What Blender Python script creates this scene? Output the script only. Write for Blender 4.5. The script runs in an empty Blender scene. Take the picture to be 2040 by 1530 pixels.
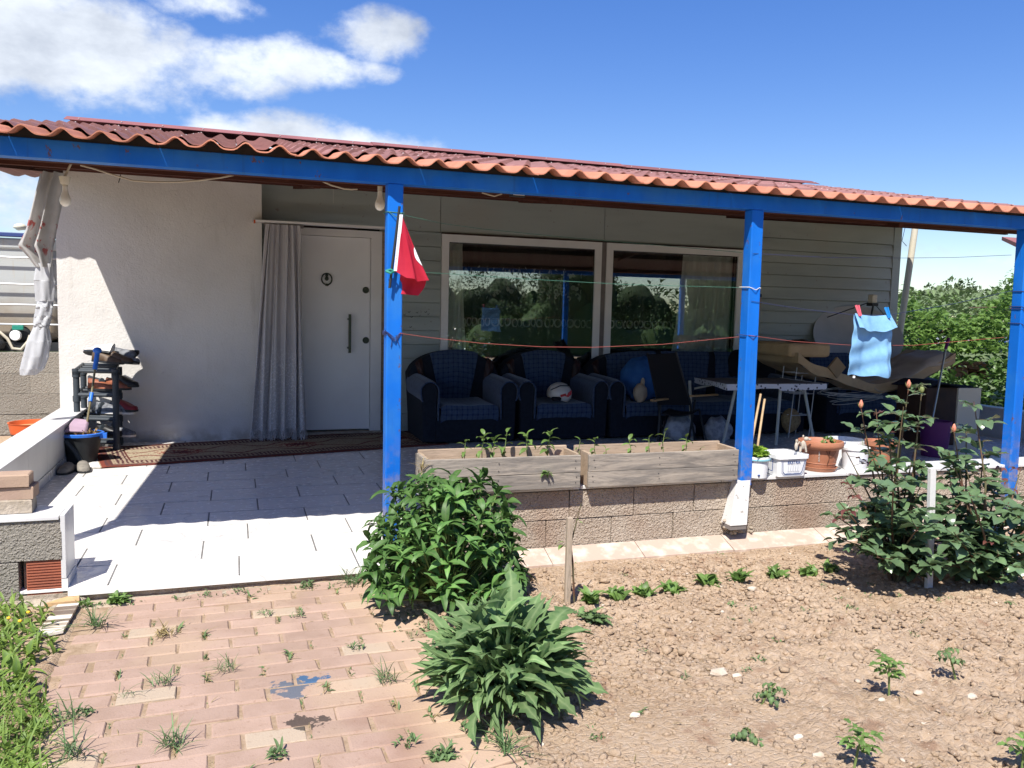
import bpy, math, random
import numpy as np
from mathutils import Vector, Matrix
from mathutils.noise import noise as mnoise

R = random.Random(7)
SC = bpy.context.scene
COL = SC.collection

# ------------------------------------------------------------------ camera
F, YAW, PITCH, ROLL, EYE = 1639.62, math.radians(18.643), math.radians(5.15), math.radians(1.376), 1.30
_cy, _sy = math.cos(YAW), math.sin(YAW)
_fw = Vector((_sy*math.cos(PITCH), _cy*math.cos(PITCH), -math.sin(PITCH)))
_rt = Vector((_cy, -_sy, 0)); _up = _rt.cross(_fw)
_r2 = math.cos(ROLL)*_rt + math.sin(ROLL)*_up
_u2 = -math.sin(ROLL)*_rt + math.cos(ROLL)*_up
cam = bpy.data.cameras.new('camera'); camo = bpy.data.objects.new('camera', cam); COL.objects.link(camo)
camo.matrix_world = Matrix(((_r2.x, _u2.x, -_fw.x, 0), (_r2.y, _u2.y, -_fw.y, 0), (_r2.z, _u2.z, -_fw.z, EYE), (0, 0, 0, 1)))
cam.sensor_fit = 'HORIZONTAL'; cam.sensor_width = 36.0; cam.lens = F/2040*36
cam.clip_start = 0.05; cam.clip_end = 3000
SC.camera = camo

def _ray(px, py):
    a, b = (px-1020)/F, -(py-765)/F
    return _r2*a + _u2*b + _fw
def PY(px, py, Y):
    d = _ray(px, py); t = Y/d.y
    return Vector((d.x*t, Y, EYE+d.z*t))
def PZ(px, py, Z=0.0):
    d = _ray(px, py); t = (Z-EYE)/d.z
    return Vector((d.x*t, d.y*t, Z))

# ------------------------------------------------------------------ world, sun, exposure
SUN_DIR = Vector((.41, .57, -1.0)).normalized()
world = bpy.data.worlds.new('World'); SC.world = world; world.use_nodes = True
wn, wl = world.node_tree.nodes, world.node_tree.links
bg = wn['Background']
sky = wn.new('ShaderNodeTexSky'); sky.sky_type = 'NISHITA'; sky.sun_disc = False
sky.sun_elevation = math.radians(55); sky.sun_rotation = math.radians(215.7)
sky.air_density = 1.0; sky.dust_density = 0.25; sky.ozone_density = 3.0
SKY_STRENGTH = 0.104
bg.inputs['Strength'].default_value = SKY_STRENGTH
SUN_POWER = 5.0
EXPOSURE = 0.68
def build_sky():
    tc = wn.new('ShaderNodeTexCoord')
    def mth(op, a, b=None, c=None, clamp=False):
        n = wn.new('ShaderNodeMath'); n.operation = op; n.use_clamp = clamp
        for i, x in enumerate((a, b, c)):
            if x is None: continue
            if isinstance(x, (int, float)): n.inputs[i].default_value = x
            else: wl.new(x, n.inputs[i])
        return n.outputs[0]
    def noise(scale, detail, rough=.55, loc=(0, 0, 0), sc=(1, 1, 1)):
        m = wn.new('ShaderNodeMapping'); m.inputs['Location'].default_value = loc; m.inputs['Scale'].default_value = sc
        wl.new(tc.outputs['Generated'], m.inputs[0])
        n = wn.new('ShaderNodeTexNoise'); n.inputs['Scale'].default_value = scale; n.inputs['Detail'].default_value = detail
        n.inputs['Roughness'].default_value = rough
        wl.new(m.outputs[0], n.inputs['Vector']); return n.outputs['Fac']
    # cumulus clouds at real directions of the sky: (direction, half width, half height, weight)
    blobs = []
    for px, py, rx, ry, wgt in ((130, 95, 285, 100, .95), (395, 125, 165, 55, .8), (30, 30, 260, 100, .9), (760, 72, 95, 48, .95),
                                (600, 130, 120, 40, .5), (740, 140, 60, 20, .35), (590, 285, 240, 52, 1.0), (330, 292, 220, 30, .7), (120, 278, 100, 24, .6), (10, 370, 150, 70, .45),
                                (2000, 520, 330, 40, .18), (395, 12, 95, 28, .7)):
        d = _ray(px, py).normalized(); blobs.append((d, rx/F, ry/F, wgt))
    for az, el, rx, ry, wgt in ((-100, 30, .5, .18, 1), (110, 40, .35, .12, .9), (-160, 16, .4, .07, .6)):
        a, e = math.radians(az), math.radians(el)
        blobs.append((Vector((math.sin(a)*math.cos(e), math.cos(a)*math.cos(e), math.sin(e))), rx, ry, wgt))
    tot = None
    for d, rx, ry, wgt in blobs:
        side = Vector((0, 0, 1)).cross(d).normalized(); up = d.cross(side)
        def dot(v):
            n = wn.new('ShaderNodeVectorMath'); n.operation = 'DOT_PRODUCT'
            wl.new(tc.outputs['Generated'], n.inputs[0]); n.inputs[1].default_value = v; return n.outputs['Value']
        a = mth('MULTIPLY', dot(side), 1/rx); b = mth('MULTIPLY', dot(up), 1/ry)
        q = mth('ADD', mth('MULTIPLY', a, a), mth('MULTIPLY', b, b))
        g = mth('MULTIPLY', mth('SUBTRACT', 1.15, q), wgt)
        front = mth('GREATER_THAN', dot(d), 0.3)
        g = mth('MULTIPLY', mth('MAXIMUM', g, -1.0), front)
        g = mth('SUBTRACT', g, mth('MULTIPLY', mth('SUBTRACT', 1.0, front), 1.0))
        tot = g if tot is None else mth('MAXIMUM', tot, g)
    n1 = noise(7, 9, .6, (2, 5, 1), (1, 1, 1.6))
    n2 = noise(20, 6, .6, (7, 1, 4), (1, 1, 1.3))
    dens = mth('ADD', mth('ADD', tot, mth('MULTIPLY', mth('SUBTRACT', n1, .5), 3.6)), mth('MULTIPLY', mth('SUBTRACT', n2, .5), 1.3))
    mr = wn.new('ShaderNodeMapRange'); mr.interpolation_type = 'SMOOTHSTEP'
    mr.inputs['From Min'].default_value = -.05; mr.inputs['From Max'].default_value = 1.0
    mr.inputs['To Max'].default_value = .95
    wl.new(dens, mr.inputs['Value'])
    shade = noise(5.5, 7, .6, (5.0, 2.2, 3.1), (1, 1, 1.8))
    ramp = wn.new('ShaderNodeValToRGB')
    ramp.color_ramp.elements[0].position = .30; ramp.color_ramp.elements[0].color = (3.3, 3.65, 4.3, 1)
    ramp.color_ramp.elements[1].position = .56; ramp.color_ramp.elements[1].color = (6.2, 6.6, 7.1, 1)
    wl.new(shade, ramp.inputs[0])
    hs = wn.new('ShaderNodeHueSaturation'); hs.inputs['Hue'].default_value = .521; hs.inputs['Saturation'].default_value = 1.5; hs.inputs['Value'].default_value = 1.42
    gm = wn.new('ShaderNodeGamma'); gm.inputs[1].default_value = .78
    wl.new(sky.outputs[0], gm.inputs[0]); wl.new(gm.outputs[0], hs.inputs['Color'])
    mix = wn.new('ShaderNodeMix'); mix.data_type = 'RGBA'
    wl.new(mr.outputs[0], mix.inputs['Factor']); wl.new(hs.outputs[0], mix.inputs[6]); wl.new(ramp.outputs[0], mix.inputs[7])
    wl.new(mix.outputs[2], bg.inputs['Color'])
build_sky()
sun = bpy.data.lights.new('sun', 'SUN'); sun.energy = SUN_POWER; sun.angle = math.radians(.53); sun.color = (1, .955, .88)
suno = bpy.data.objects.new('sun', sun); COL.objects.link(suno)
suno.rotation_euler = SUN_DIR.to_track_quat('-Z', 'Y').to_euler(); suno.location = (-6, -8, 15)
SC.view_settings.view_transform = 'Standard'; SC.view_settings.look = 'None'
SC.view_settings.exposure = EXPOSURE; SC.view_settings.gamma = 1; SC.view_settings.use_curve_mapping = False
SC.cycles.max_bounces = 8; SC.cycles.transparent_max_bounces = 24; SC.cycles.diffuse_bounces = 5

# ------------------------------------------------------------------ helpers: objects
ORG = {}
def _tag(o, label=None, cat=None, group=None, kind=None):
    if label: o['label'] = label
    if cat: o['category'] = cat
    if group: o['group'] = group
    if kind: o['kind'] = kind
    return o
def thing(name, label, cat, loc=(0, 0, 0), group=None, kind=None):
    o = bpy.data.objects.new(name, None); o.empty_display_size = .1; COL.objects.link(o)
    o.location = loc; ORG[o.name] = Vector(loc)
    return _tag(o, label, cat, group, kind)

class MB:
    def __init__(s): s.v, s.f, s.a, s.uv = [], [], [], None
    def add(s, vs, fs, at=None):
        n = len(s.v); s.v += [tuple(p) for p in vs]; s.f += [tuple(i+n for i in q) for q in fs]
        s.a += at if at else [0.0]*len(vs); return s
    def box(s, x0, x1, y0, y1, z0, z1, taper=0):
        t = taper
        vs = [(x0, y0, z0), (x1, y0, z0), (x1, y1, z0), (x0, y1, z0), (x0+t, y0+t, z1), (x1-t, y0+t, z1), (x1-t, y1-t, z1), (x0+t, y1-t, z1)]
        return s.add(vs, [(0, 3, 2, 1), (4, 5, 6, 7), (0, 1, 5, 4), (1, 2, 6, 5), (2, 3, 7, 6), (3, 0, 4, 7)])
    def obox(s, c, size, M=None):
        b = MB().box(-size[0]/2, size[0]/2, -size[1]/2, size[1]/2, -size[2]/2, size[2]/2)
        M = M or Matrix.Identity(3)
        return s.add([Vector(c)+M @ Vector(p) for p in b.v], b.f)
    def bar(s, p, q, w, h, up=(0, 0, 1)):
        p, q = Vector(p), Vector(q); d = (q-p).normalized(); u = Vector(up)
        if abs(d.dot(u)) > .95: u = Vector((0, 1, 0))
        x = d.cross(u).normalized(); u = x.cross(d)
        vs = [a+x*sx*w/2+u*sz*h/2 for a in (p, q) for sx, sz in ((-1, -1), (1, -1), (1, 1), (-1, 1))]
        return s.add(vs, [(3, 2, 1, 0), (4, 5, 6, 7), (0, 1, 5, 4), (1, 2, 6, 5), (2, 3, 7, 6), (3, 0, 4, 7)])
    def tube(s, pts, r, n=8, cap=True):
        pts = [Vector(p) for p in pts]; m = len(pts); rs = r if isinstance(r, (list, tuple)) else [r]*m
        vs, fs = [], []; prev = None
        for i, p in enumerate(pts):
            d = (pts[min(i+1, m-1)]-pts[max(i-1, 0)])
            d = d.normalized() if d.length > 1e-9 else Vector((0, 0, 1))
            if prev is None:
                a = Vector((0, 0, 1)) if abs(d.z) < .9 else Vector((1, 0, 0)); x = d.cross(a).normalized()
            else: x = (prev-d*prev.dot(d)); x = x.normalized() if x.length > 1e-6 else d.orthogonal().normalized()
            prev = x; y = d.cross(x)
            for k in range(n):
                t = 2*math.pi*k/n; vs.append(p+(x*math.cos(t)+y*math.sin(t))*rs[i])
        for i in range(m-1):
            for k in range(n):
                fs.append((i*n+k, i*n+(k+1) % n, (i+1)*n+(k+1) % n, (i+1)*n+k))
        if cap: fs += [tuple(reversed(range(n))), tuple(range((m-1)*n, m*n))]
        return s.add(vs, fs)
    def lathe(s, c, prof, n=24, sx=1, sy=1):
        vs, fs = [], []; m = len(prof)
        for r, z in prof:
            for k in range(n):
                t = 2*math.pi*k/n; vs.append((c[0]+r*sx*math.cos(t), c[1]+r*sy*math.sin(t), c[2]+z))
        for i in range(m-1):
            for k in range(n): fs.append((i*n+k, i*n+(k+1) % n, (i+1)*n+(k+1) % n, (i+1)*n+k))
        return s.add(vs, fs)
    def ball(s, c, rx, ry, rz, n=12, m=8, fn=None):
        vs, fs = [], []
        for i in range(m+1):
            th = math.pi*i/m
            for k in range(n):
                ph = 2*math.pi*k/n; d = Vector((math.sin(th)*math.cos(ph), math.sin(th)*math.sin(ph), math.cos(th)))
                w = fn(d) if fn else 1
                vs.append((c[0]+d.x*rx*w, c[1]+d.y*ry*w, c[2]+d.z*rz*w))
        for i in range(m):
            for k in range(n): fs.append((i*n+k, (i+1)*n+k, (i+1)*n+(k+1) % n, i*n+(k+1) % n))
        return s.add(vs, fs)
    def grid(s, fn, nu, nv, thick=0):
        vs = [Vector(fn(i/nu, j/nv)) for j in range(nv+1) for i in range(nu+1)]
        fs = [(j*(nu+1)+i, j*(nu+1)+i+1, (j+1)*(nu+1)+i+1, (j+1)*(nu+1)+i) for j in range(nv) for i in range(nu)]
        if thick:
            n = len(vs); w = nu+1
            nor = [Vector((0, 0, 0)) for _ in vs]
            for q in fs:
                nn = (vs[q[1]]-vs[q[0]]).cross(vs[q[2]]-vs[q[0]])
                for i in q: nor[i] = nor[i]+nn
            low = [v-nr.normalized()*thick if nr.length > 0 else v for v, nr in zip(vs, nor)]
            allf = fs+[tuple(i+n for i in reversed(q)) for q in fs]
            ring = [i for i in range(nu+1)]+[j*w+nu for j in range(1, nv+1)]+[nv*w+i for i in range(nu-1, -1, -1)]+[j*w for j in range(nv-1, 0, -1)]
            for a, b in zip(ring, ring[1:]+ring[:1]): allf.append((b, a, a+n, b+n))
            return s.add(vs+low, allf)
        return s.add(vs, fs)
    def prism(s, poly, y0, y1):
        n = len(poly)
        vs = [(x, y0, z) for x, z in poly]+[(x, y1, z) for x, z in poly]
        fs = [tuple(range(n)), tuple(reversed(range(n, 2*n)))]+[(i, i+n, (i+1) % n+n, (i+1) % n) for i in range(n)]
        return s.add(vs, fs)
    def merge(s, me, M):
        return s.add([M @ Vector(p) for p in me.v], me.f, list(me.a))
    def mesh(s, name, m=None, smooth=False, off=None, angle=40):
        me = bpy.data.meshes.new(name)
        vs = s.v if off is None else [(p[0]-off.x, p[1]-off.y, p[2]-off.z) for p in s.v]
        me.from_pydata(vs, [], s.f)
        if any(s.a):
            at = me.attributes.new('rib', 'FLOAT', 'POINT'); at.data.foreach_set('value', s.a)
        if smooth:
            me.polygons.foreach_set('use_smooth', [True]*len(me.polygons))
            if smooth != 'all': me.set_sharp_from_angle(angle=math.radians(angle))
        if m: me.materials.append(m)
        me.update(); return me
    def build(s, name, m, parent=None, smooth=False, label=None, cat=None, group=None, kind=None, bevel=0, org=None, angle=40):
        off = ORG.get(parent.name, Vector((0, 0, 0))) if parent else (Vector(org) if org else None)
        me = s.mesh(name, m, smooth, off, angle)
        o = bpy.data.objects.new(name, me); COL.objects.link(o)
        if parent: o.parent = parent; ORG[o.name] = off
        else:
            o.location = off if off else (0, 0, 0); ORG[o.name] = Vector(o.location)
        if bevel:
            b = o.modifiers.new('bevel', 'BEVEL'); b.width = bevel; b.segments = 2; b.limit_method = 'ANGLE'; b.angle_limit = math.radians(40)
        return _tag(o, label, cat, group, kind)

def inst(name, me, parent, M):
    """one more object that shares mesh data; M is a world matrix"""
    o = bpy.data.objects.new(name, me); COL.objects.link(o)
    if parent:
        o.parent = parent; M = Matrix.Translation(-ORG[parent.name]) @ M
    o.matrix_basis = M; ORG[o.name] = ORG[parent.name] if parent else M.translation.copy(); return o
def TRS(loc, rz=0, rx=0, ry=0, sc=1):
    S = Matrix.Diagonal((sc, sc, sc, 1)) if isinstance(sc, (int, float)) else Matrix.Diagonal((*sc, 1))
    return Matrix.Translation(loc) @ Matrix.Rotation(rz, 4, 'Z') @ Matrix.Rotation(rx, 4, 'X') @ Matrix.Rotation(ry, 4, 'Y') @ S

# ------------------------------------------------------------------ helpers: materials
class NT:
    def __init__(s, name):
        s.m = bpy.data.materials.new(name); s.m.use_nodes = True
        s.n, s.l = s.m.node_tree.nodes, s.m.node_tree.links
        s.b = s.n['Principled BSDF']; s.out = s.n['Material Output']
        s.geo = s.n.new('ShaderNodeNewGeometry'); s.pos = s.geo.outputs['Position']
    def set(s, k, v):
        i = s.b.inputs[k]
        if hasattr(v, 'is_linked') or hasattr(v, 'links'): s.l.new(v, i)
        else: i.default_value = (*v, 1) if isinstance(v, tuple) and len(v) == 3 and i.type == 'RGBA' else v
    def math(s, op, a, b=None, c=None, clamp=False):
        n = s.n.new('ShaderNodeMath'); n.operation = op; n.use_clamp = clamp
        for i, x in enumerate((a, b, c)):
            if x is None: continue
            if isinstance(x, (int, float)): n.inputs[i].default_value = x
            else: s.l.new(x, n.inputs[i])
        return n.outputs[0]
    def obj(s): return s.n.new('ShaderNodeTexCoord').outputs['Object']
    def rnd(s): return s.n.new('ShaderNodeObjectInfo').outputs['Random']
    def attr(s, name): n = s.n.new('ShaderNodeAttribute'); n.attribute_name = name; return n.outputs['Fac']
    def xyz(s, v): n = s.n.new('ShaderNodeSeparateXYZ'); s.l.new(v, n.inputs[0]); return n.outputs
    def map(s, v, sc=(1, 1, 1), loc=(0, 0, 0), rot=(0, 0, 0)):
        n = s.n.new('ShaderNodeMapping'); s.l.new(v, n.inputs[0])
        n.inputs['Scale'].default_value = sc; n.inputs['Location'].default_value = loc; n.inputs['Rotation'].default_value = rot; return n.outputs[0]
    def jit(s, v, k=10):
        n = s.n.new('ShaderNodeVectorMath'); n.operation = 'ADD'; s.l.new(v, n.inputs[0])
        m = s.n.new('ShaderNodeCombineXYZ'); r = s.rnd()
        s.l.new(s.math('MULTIPLY', r, k), m.inputs[0]); s.l.new(s.math('MULTIPLY', r, k*1.7), m.inputs[1]); s.l.new(s.math('MULTIPLY', r, k*.6), m.inputs[2])
        s.l.new(m.outputs[0], n.inputs[1]); return n.outputs[0]
    def noise(s, scale, detail=4, rough=.55, v=None, dist=0):
        n = s.n.new('ShaderNodeTexNoise'); n.inputs['Scale'].default_value = scale; n.inputs['Detail'].default_value = detail
        n.inputs['Roughness'].default_value = rough; n.inputs['Distortion'].default_value = dist
        s.l.new(v if v is not None else s.pos, n.inputs['Vector']); return n.outputs['Fac']
    def voro(s, scale, v=None, feat='F1', out='Distance', rnd=1):
        n = s.n.new('ShaderNodeTexVoronoi'); n.feature = feat; n.inputs['Scale'].default_value = scale; n.inputs['Randomness'].default_value = rnd
        s.l.new(v if v is not None else s.pos, n.inputs['Vector']); return n.outputs[out]
    def wave(s, scale, dist=0, detail=2, dscale=1, v=None, dirn='X', kind='BANDS'):
        n = s.n.new('ShaderNodeTexWave'); n.wave_type = kind
        if kind == 'BANDS': n.bands_direction = dirn
        else: n.rings_direction = dirn
        n.inputs['Scale'].default_value = scale; n.inputs['Distortion'].default_value = dist; n.inputs['Detail'].default_value = detail; n.inputs['Detail Scale'].default_value = dscale
        s.l.new(v if v is not None else s.pos, n.inputs['Vector']); return n.outputs['Fac']
    def rng(s, v, a, b, c=0, d=1, smooth=True):
        n = s.n.new('ShaderNodeMapRange'); n.interpolation_type = 'SMOOTHSTEP' if smooth else 'LINEAR'
        n.inputs['From Min'].default_value = a; n.inputs['From Max'].default_value = b; n.inputs['To Min'].default_value = c; n.inputs['To Max'].default_value = d
        s.l.new(v, n.inputs['Value']); return n.outputs[0]
    def mix(s, fac, a, b, blend='MIX'):
        n = s.n.new('ShaderNodeMix'); n.data_type = 'RGBA'; n.blend_type = blend
        for k, x in ((0, fac), (6, a), (7, b)):
            if isinstance(x, (int, float)): n.inputs[k].default_value = x
            elif isinstance(x, tuple): n.inputs[k].default_value = (*x, 1)
            else: s.l.new(x, n.inputs[k])
        return n.outputs[2]
    def scale(s, col, k):
        """multiply a colour by a scalar socket"""
        n = s.n.new('ShaderNodeVectorMath'); n.operation = 'SCALE'
        if isinstance(col, tuple): n.inputs[0].default_value = col
        else: s.l.new(col, n.inputs[0])
        s.l.new(k, n.inputs['Scale']); return n.outputs[0]
    def bump(s, h, strength=.5, dist=.01):
        n = s.n.new('ShaderNodeBump'); n.inputs['Strength'].default_value = strength; n.inputs['Distance'].default_value = dist
        s.l.new(h, n.inputs['Height']); s.l.new(n.outputs[0], s.b.inputs['Normal']); return n
def mat(name, c1, c2=None, scale=6, rough=.6, bump=0, bscale=80, bdist=.004, spec=.3, rand=0, lo=.38, hi=.64, metal=0, detail=5, stretch=None):
    t = NT(name); v = t.map(t.pos, stretch) if stretch else None
    col = c1
    if c2: col = t.mix(t.rng(t.noise(scale, detail, v=v), lo, hi), c1, c2)
    if rand: col = t.scale(col, t.rng(t.rnd(), 0, 1, 1-rand, 1+rand, False))
    t.set('Base Color', col); t.set('Roughness', rough); t.set('Specular IOR Level', spec); t.set('Metallic', metal)
    if bump: t.bump(t.noise(bscale, 4, v=v), bump, bdist)
    return t.m
def leafmat(name, c1, c2, rough=.5, trans=.25, rib=(.16, .24, .09), spec=.35, rand=.25):
    t = NT(name)
    col = t.mix(t.rng(t.noise(30, 3), .35, .65), c1, c2)
    col = t.mix(t.rng(t.noise(7, 3), .5, .7, 0, .5), col, tuple(min(1, a*1.35+.012) for a in c1))
    col = t.mix(t.math('MULTIPLY', t.rng(t.noise(95, 4, .7), .66, .74), .35), col, (.22, .18, .06))
    col = t.mix(t.math('MULTIPLY', t.math('POWER', t.attr('rib'), 5), .75), col, rib)
    col = t.scale(col, t.rng(t.rnd(), 0, 1, 1-rand, 1+rand, False))
    t.set('Base Color', col); t.set('Roughness', rough); t.set('Specular IOR Level', spec)
    t.bump(t.noise(140, 3), .25, .002)
    if trans:
        tr = t.n.new('ShaderNodeBsdfTranslucent'); t.l.new(t.mix(.5, col, t.scale(col, t.math('ADD', t.rnd(), 1.2))), tr.inputs[0])
        ms = t.n.new('ShaderNodeMixShader'); ms.inputs[0].default_value = trans
        t.l.new(t.b.outputs[0], ms.inputs[1]); t.l.new(tr.outputs[0], ms.inputs[2]); t.l.new(ms.outputs[0], t.out.inputs[0])
    return t.m

def m_soil():
    t = NT('soil_earth')
    n = t.noise(2.2, 6); n2 = t.noise(45, 6, .7)
    col = t.mix(t.rng(n, .35, .65), (.43, .305, .20), (.51, .375, .255))
    col = t.mix(t.rng(n2, .42, .7), col, (.55, .425, .315))
    col = t.mix(t.rng(t.noise(9, 5), .56, .72), col, (.36, .235, .155))
    col = t.mix(t.math('GREATER_THAN', t.noise(110, 2), .70), col, (.62, .55, .45))
    t.set('Base Color', col); t.set('Roughness', .95); t.set('Specular IOR Level', .1)
    ck = t.voro(24, t.map(t.pos, (1, 1.5, .4)), 'DISTANCE_TO_EDGE'); w = t.noise(9, 6, .7)
    h = t.math('ADD', t.math('MULTIPLY', t.rng(t.math('ADD', ck, t.math('MULTIPLY', t.math('SUBTRACT', w, .5), .5)), 0, .16), .22), t.noise(70, 8, .78))
    t.bump(h, .8, .022); return t.m
def m_block(name='concrete_block', k=1.0, grey=0.0):
    t = NT(name)
    p = t.jit(t.pos)
    col = t.mix(t.rng(t.noise(5, 4, v=p), .35, .65), (.46, .375, .295), (.52, .44, .355))
    col = t.mix(t.rng(t.noise(90, 4, .7), .5, .7), col, (.29, .23, .17))
    col = t.mix(t.rng(t.noise(1.7, 3), .52, .7), col, (.41, .30, .225))
    if grey: col = t.mix(grey, col, (.30, .285, .25))
    col = t.scale(col, t.rng(t.rnd(), 0, 1, .9*k, 1.1*k, False))
    t.set('Base Color', col); t.set('Roughness', .95); t.set('Specular IOR Level', .1)
    h = t.math('SUBTRACT', t.noise(70, 5, .62), t.math('MULTIPLY', t.rng(t.voro(80), .0, .5), .3))
    t.bump(h, 1.0, .028); return t.m
def m_brick():
    t = NT('path_brick')
    col = t.mix(t.rng(t.noise(7, 4), .35, .68), (.385, .27, .213), (.335, .232, .178))
    col = t.mix(t.rng(t.rnd(), .88, .93), col, (.37, .295, .22))
    col = t.mix(t.rng(t.noise(2.0, 4), .5, .68, 0, .75), col, (.40, .29, .205))
    col = t.scale(col, t.rng(t.rnd(), 0, 1, .9, 1.12, False))
    col = t.mix(t.rng(t.noise(45, 6, .7), .55, .72, 0, .7), col, (.26, .17, .12))
    # spilt blue and black paint across a few bricks
    x, y, z = t.xyz(t.pos)
    wob = t.math('MULTIPLY', t.math('SUBTRACT', t.noise(14, 6, .65), .5), .34)
    def spot(cx, cy, r, kx=1.0):
        dx = t.math('MULTIPLY', t.math('SUBTRACT', x, cx), kx); dy = t.math('SUBTRACT', y, cy)
        d = t.math('SQRT', t.math('ADD', t.math('MULTIPLY', dx, dx), t.math('MULTIPLY', dy, dy)))
        return t.rng(t.math('ADD', d, wob), r*1.02, r*.8)
    a = PZ(592, 1366, -.06); b = PZ(612, 1438, -.06); c = PZ(610, 1356, -.06)
    col = t.mix(t.math('MULTIPLY', spot(a.x, a.y, .07), .8), col, (.055, .095, .14))
    col = t.mix(t.math('MULTIPLY', spot(c.x, c.y, .035), .9), col, (.05, .11, .20))
    col = t.mix(t.math('MULTIPLY', spot(b.x, b.y, .055), .8), col, (.02, .02, .02))
    sx = t.math('ADD', x, t.math('MULTIPLY', t.noise(5, 5), .4)); sy_ = t.math('ADD', y, t.math('MULTIPLY', t.noise(4, 5, v=t.map(t.pos, loc=(5, 5, 5))), .5))
    col = t.mix(t.math('MULTIPLY', t.math('MULTIPLY', t.rng(sx, .5, .7), t.rng(sy_, 3.05, 2.8)), .6), col, (.25, .145, .105))
    # earth trodden over the right-hand edge
    col = t.mix(t.rng(t.math('ADD', x, t.math('MULTIPLY', t.noise(3, 4), .5)), .62, .95, 0, .85), col, (.46, .33, .23))
    t.set('Base Color', col); t.set('Roughness', .9); t.set('Specular IOR Level', .12)
    t.bump(t.noise(130, 5, .65), .5, .004); return t.m
def m_tile():
    t = NT('marble_tile')
    p = t.jit(t.pos)
    w = t.noise(1.7, 2, .5, v=t.map(p, (1, 1.5, 1), rot=(0, 0, .5)), dist=.3)
    vein = t.rng(t.math('ABSOLUTE', t.math('SUBTRACT', w, .5)), .0, .011, 1, 0)
    vein = t.math('MULTIPLY', vein, t.rng(t.noise(2, 2, v=p), .5, .62))
    col = t.mix(t.rng(t.noise(1.6, 3, v=p), .5, .8, 0, .7), (.82, .795, .755), (.72, .70, .665))
    col = t.mix(t.math('MULTIPLY', vein, .5), col, (.27, .28, .30))
    col = t.mix(t.rng(t.noise(2.2, 2), .5, .8, 0, .35), col, (.60, .53, .44))
    t.set('Base Color', col); t.set('Roughness', t.rng(t.noise(20, 3), .3, .7, .12, .30)); t.set('Specular IOR Level', .55)
    return t.m
def m_wood(name, c1, c2, c3=None, ax='X', sc=14, rough=.85):
    t = NT(name); st = {'X': (.16, 1.4, 1.4), 'Y': (1.4, .16, 1.4), 'Z': (1.4, 1.4, .16)}[ax]
    p = t.map(t.jit(t.pos, 3), st)
    g = t.noise(sc, 7, .65, v=p, dist=1.2); g2 = t.noise(sc*6, 4, .6, v=p)
    col = t.mix(t.rng(g, .36, .64), c1, c2)
    col = t.mix(t.rng(g2, .5, .75, 0, .55), col, c3 or tuple(x*.45 for x in c2))
    k = t.voro(3.0, t.map(t.jit(t.pos, 3), (1.0, 1.0, 1.9)))
    col = t.mix(t.rng(k, .055, .03, 0, .85), col, tuple(x*.28 for x in c2))
    t.set('Base Color', col); t.set('Roughness', rough); t.set('Specular IOR Level', .15)
    t.bump(t.math('ADD', g2, g), .45, .004); return t.m
def m_plaster():
    t = NT('white_plaster')
    col = t.mix(t.rng(t.noise(1.3, 5), .35, .7), (.70, .68, .65), (.61, .59, .565))
    x, y, z = t.xyz(t.pos)
    col = t.mix(t.math('MULTIPLY', t.rng(t.noise(28, 6, .7), .60, .72), .35), col, (.42, .40, .38))
    col = t.mix(t.math('MULTIPLY', t.rng(z, .16, .0), t.rng(t.noise(6, 5), .4, .6)), col, (.42, .38, .33))
    drip = t.math('MULTIPLY', t.rng(t.noise(9, 4, v=t.map(t.pos, (1, 1, .07))), .56, .74), t.rng(t.noise(1.6, 3), .42, .6))
    col = t.mix(t.math('MULTIPLY', drip, .38), col, (.40, .37, .33))
    col = t.mix(t.math('MULTIPLY', t.rng(t.voro(5, t.map(t.pos, (1, 1, .6)), 'DISTANCE_TO_EDGE'), .006, .0), t.math('MULTIPLY', t.rng(t.noise(.9, 3), .58, .66), .45)), col, (.30, .28, .26))
    t.set('Base Color', col); t.set('Roughness', .9); t.set('Specular IOR Level', .15)
    t.bump(t.math('ADD', t.noise(55, 7, .65), t.math('MULTIPLY', t.noise(6, 4), 1.5)), .55, .008); return t.m
def m_siding():
    t = NT('painted_siding')
    p = t.map(t.pos, (.35, 1, 2.2))
    col = t.mix(t.rng(t.noise(2.2, 5, v=p), .38, .66), (.37, .41, .39), (.31, .345, .33))
    col = t.mix(t.math('MULTIPLY', t.rng(t.noise(17, 5, .6), .665, .70), .55), col, (.20, .16, .13))
    col = t.mix(t.rng(t.noise(1.1, 3), .55, .75, 0, .5), col, (.37, .36, .32))
    t.set('Base Color', col); t.set('Roughness', .6); t.set('Specular IOR Level', .3)
    t.bump(t.noise(40, 4, v=p), .12, .003); return t.m
def m_roof(name, a, b, edge):
    t = NT(name); k = t.rng(t.rnd(), 0, 1, .82, 1.16, False)
    col = t.mix(t.rng(t.noise(4, 6, .6), .36, .66), a, b)
    col = t.mix(t.rng(t.noise(38, 5, .7), .58, .74, 0, .6), col, edge)
    col = t.mix(t.rng(t.noise(11, 7, .72), .58, .70, 0, .55), col, (.14, .115, .09)); col = t.mix(t.rng(t.noise(55, 4, .7), .66, .72, 0, .6), col, (.36, .33, .27))
    col = t.scale(col, k)
    t.set('Base Color', col); t.set('Roughness', .75); t.set('Specular IOR Level', .25); t.bump(t.noise(90, 4), .35, .004); return t.m
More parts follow.
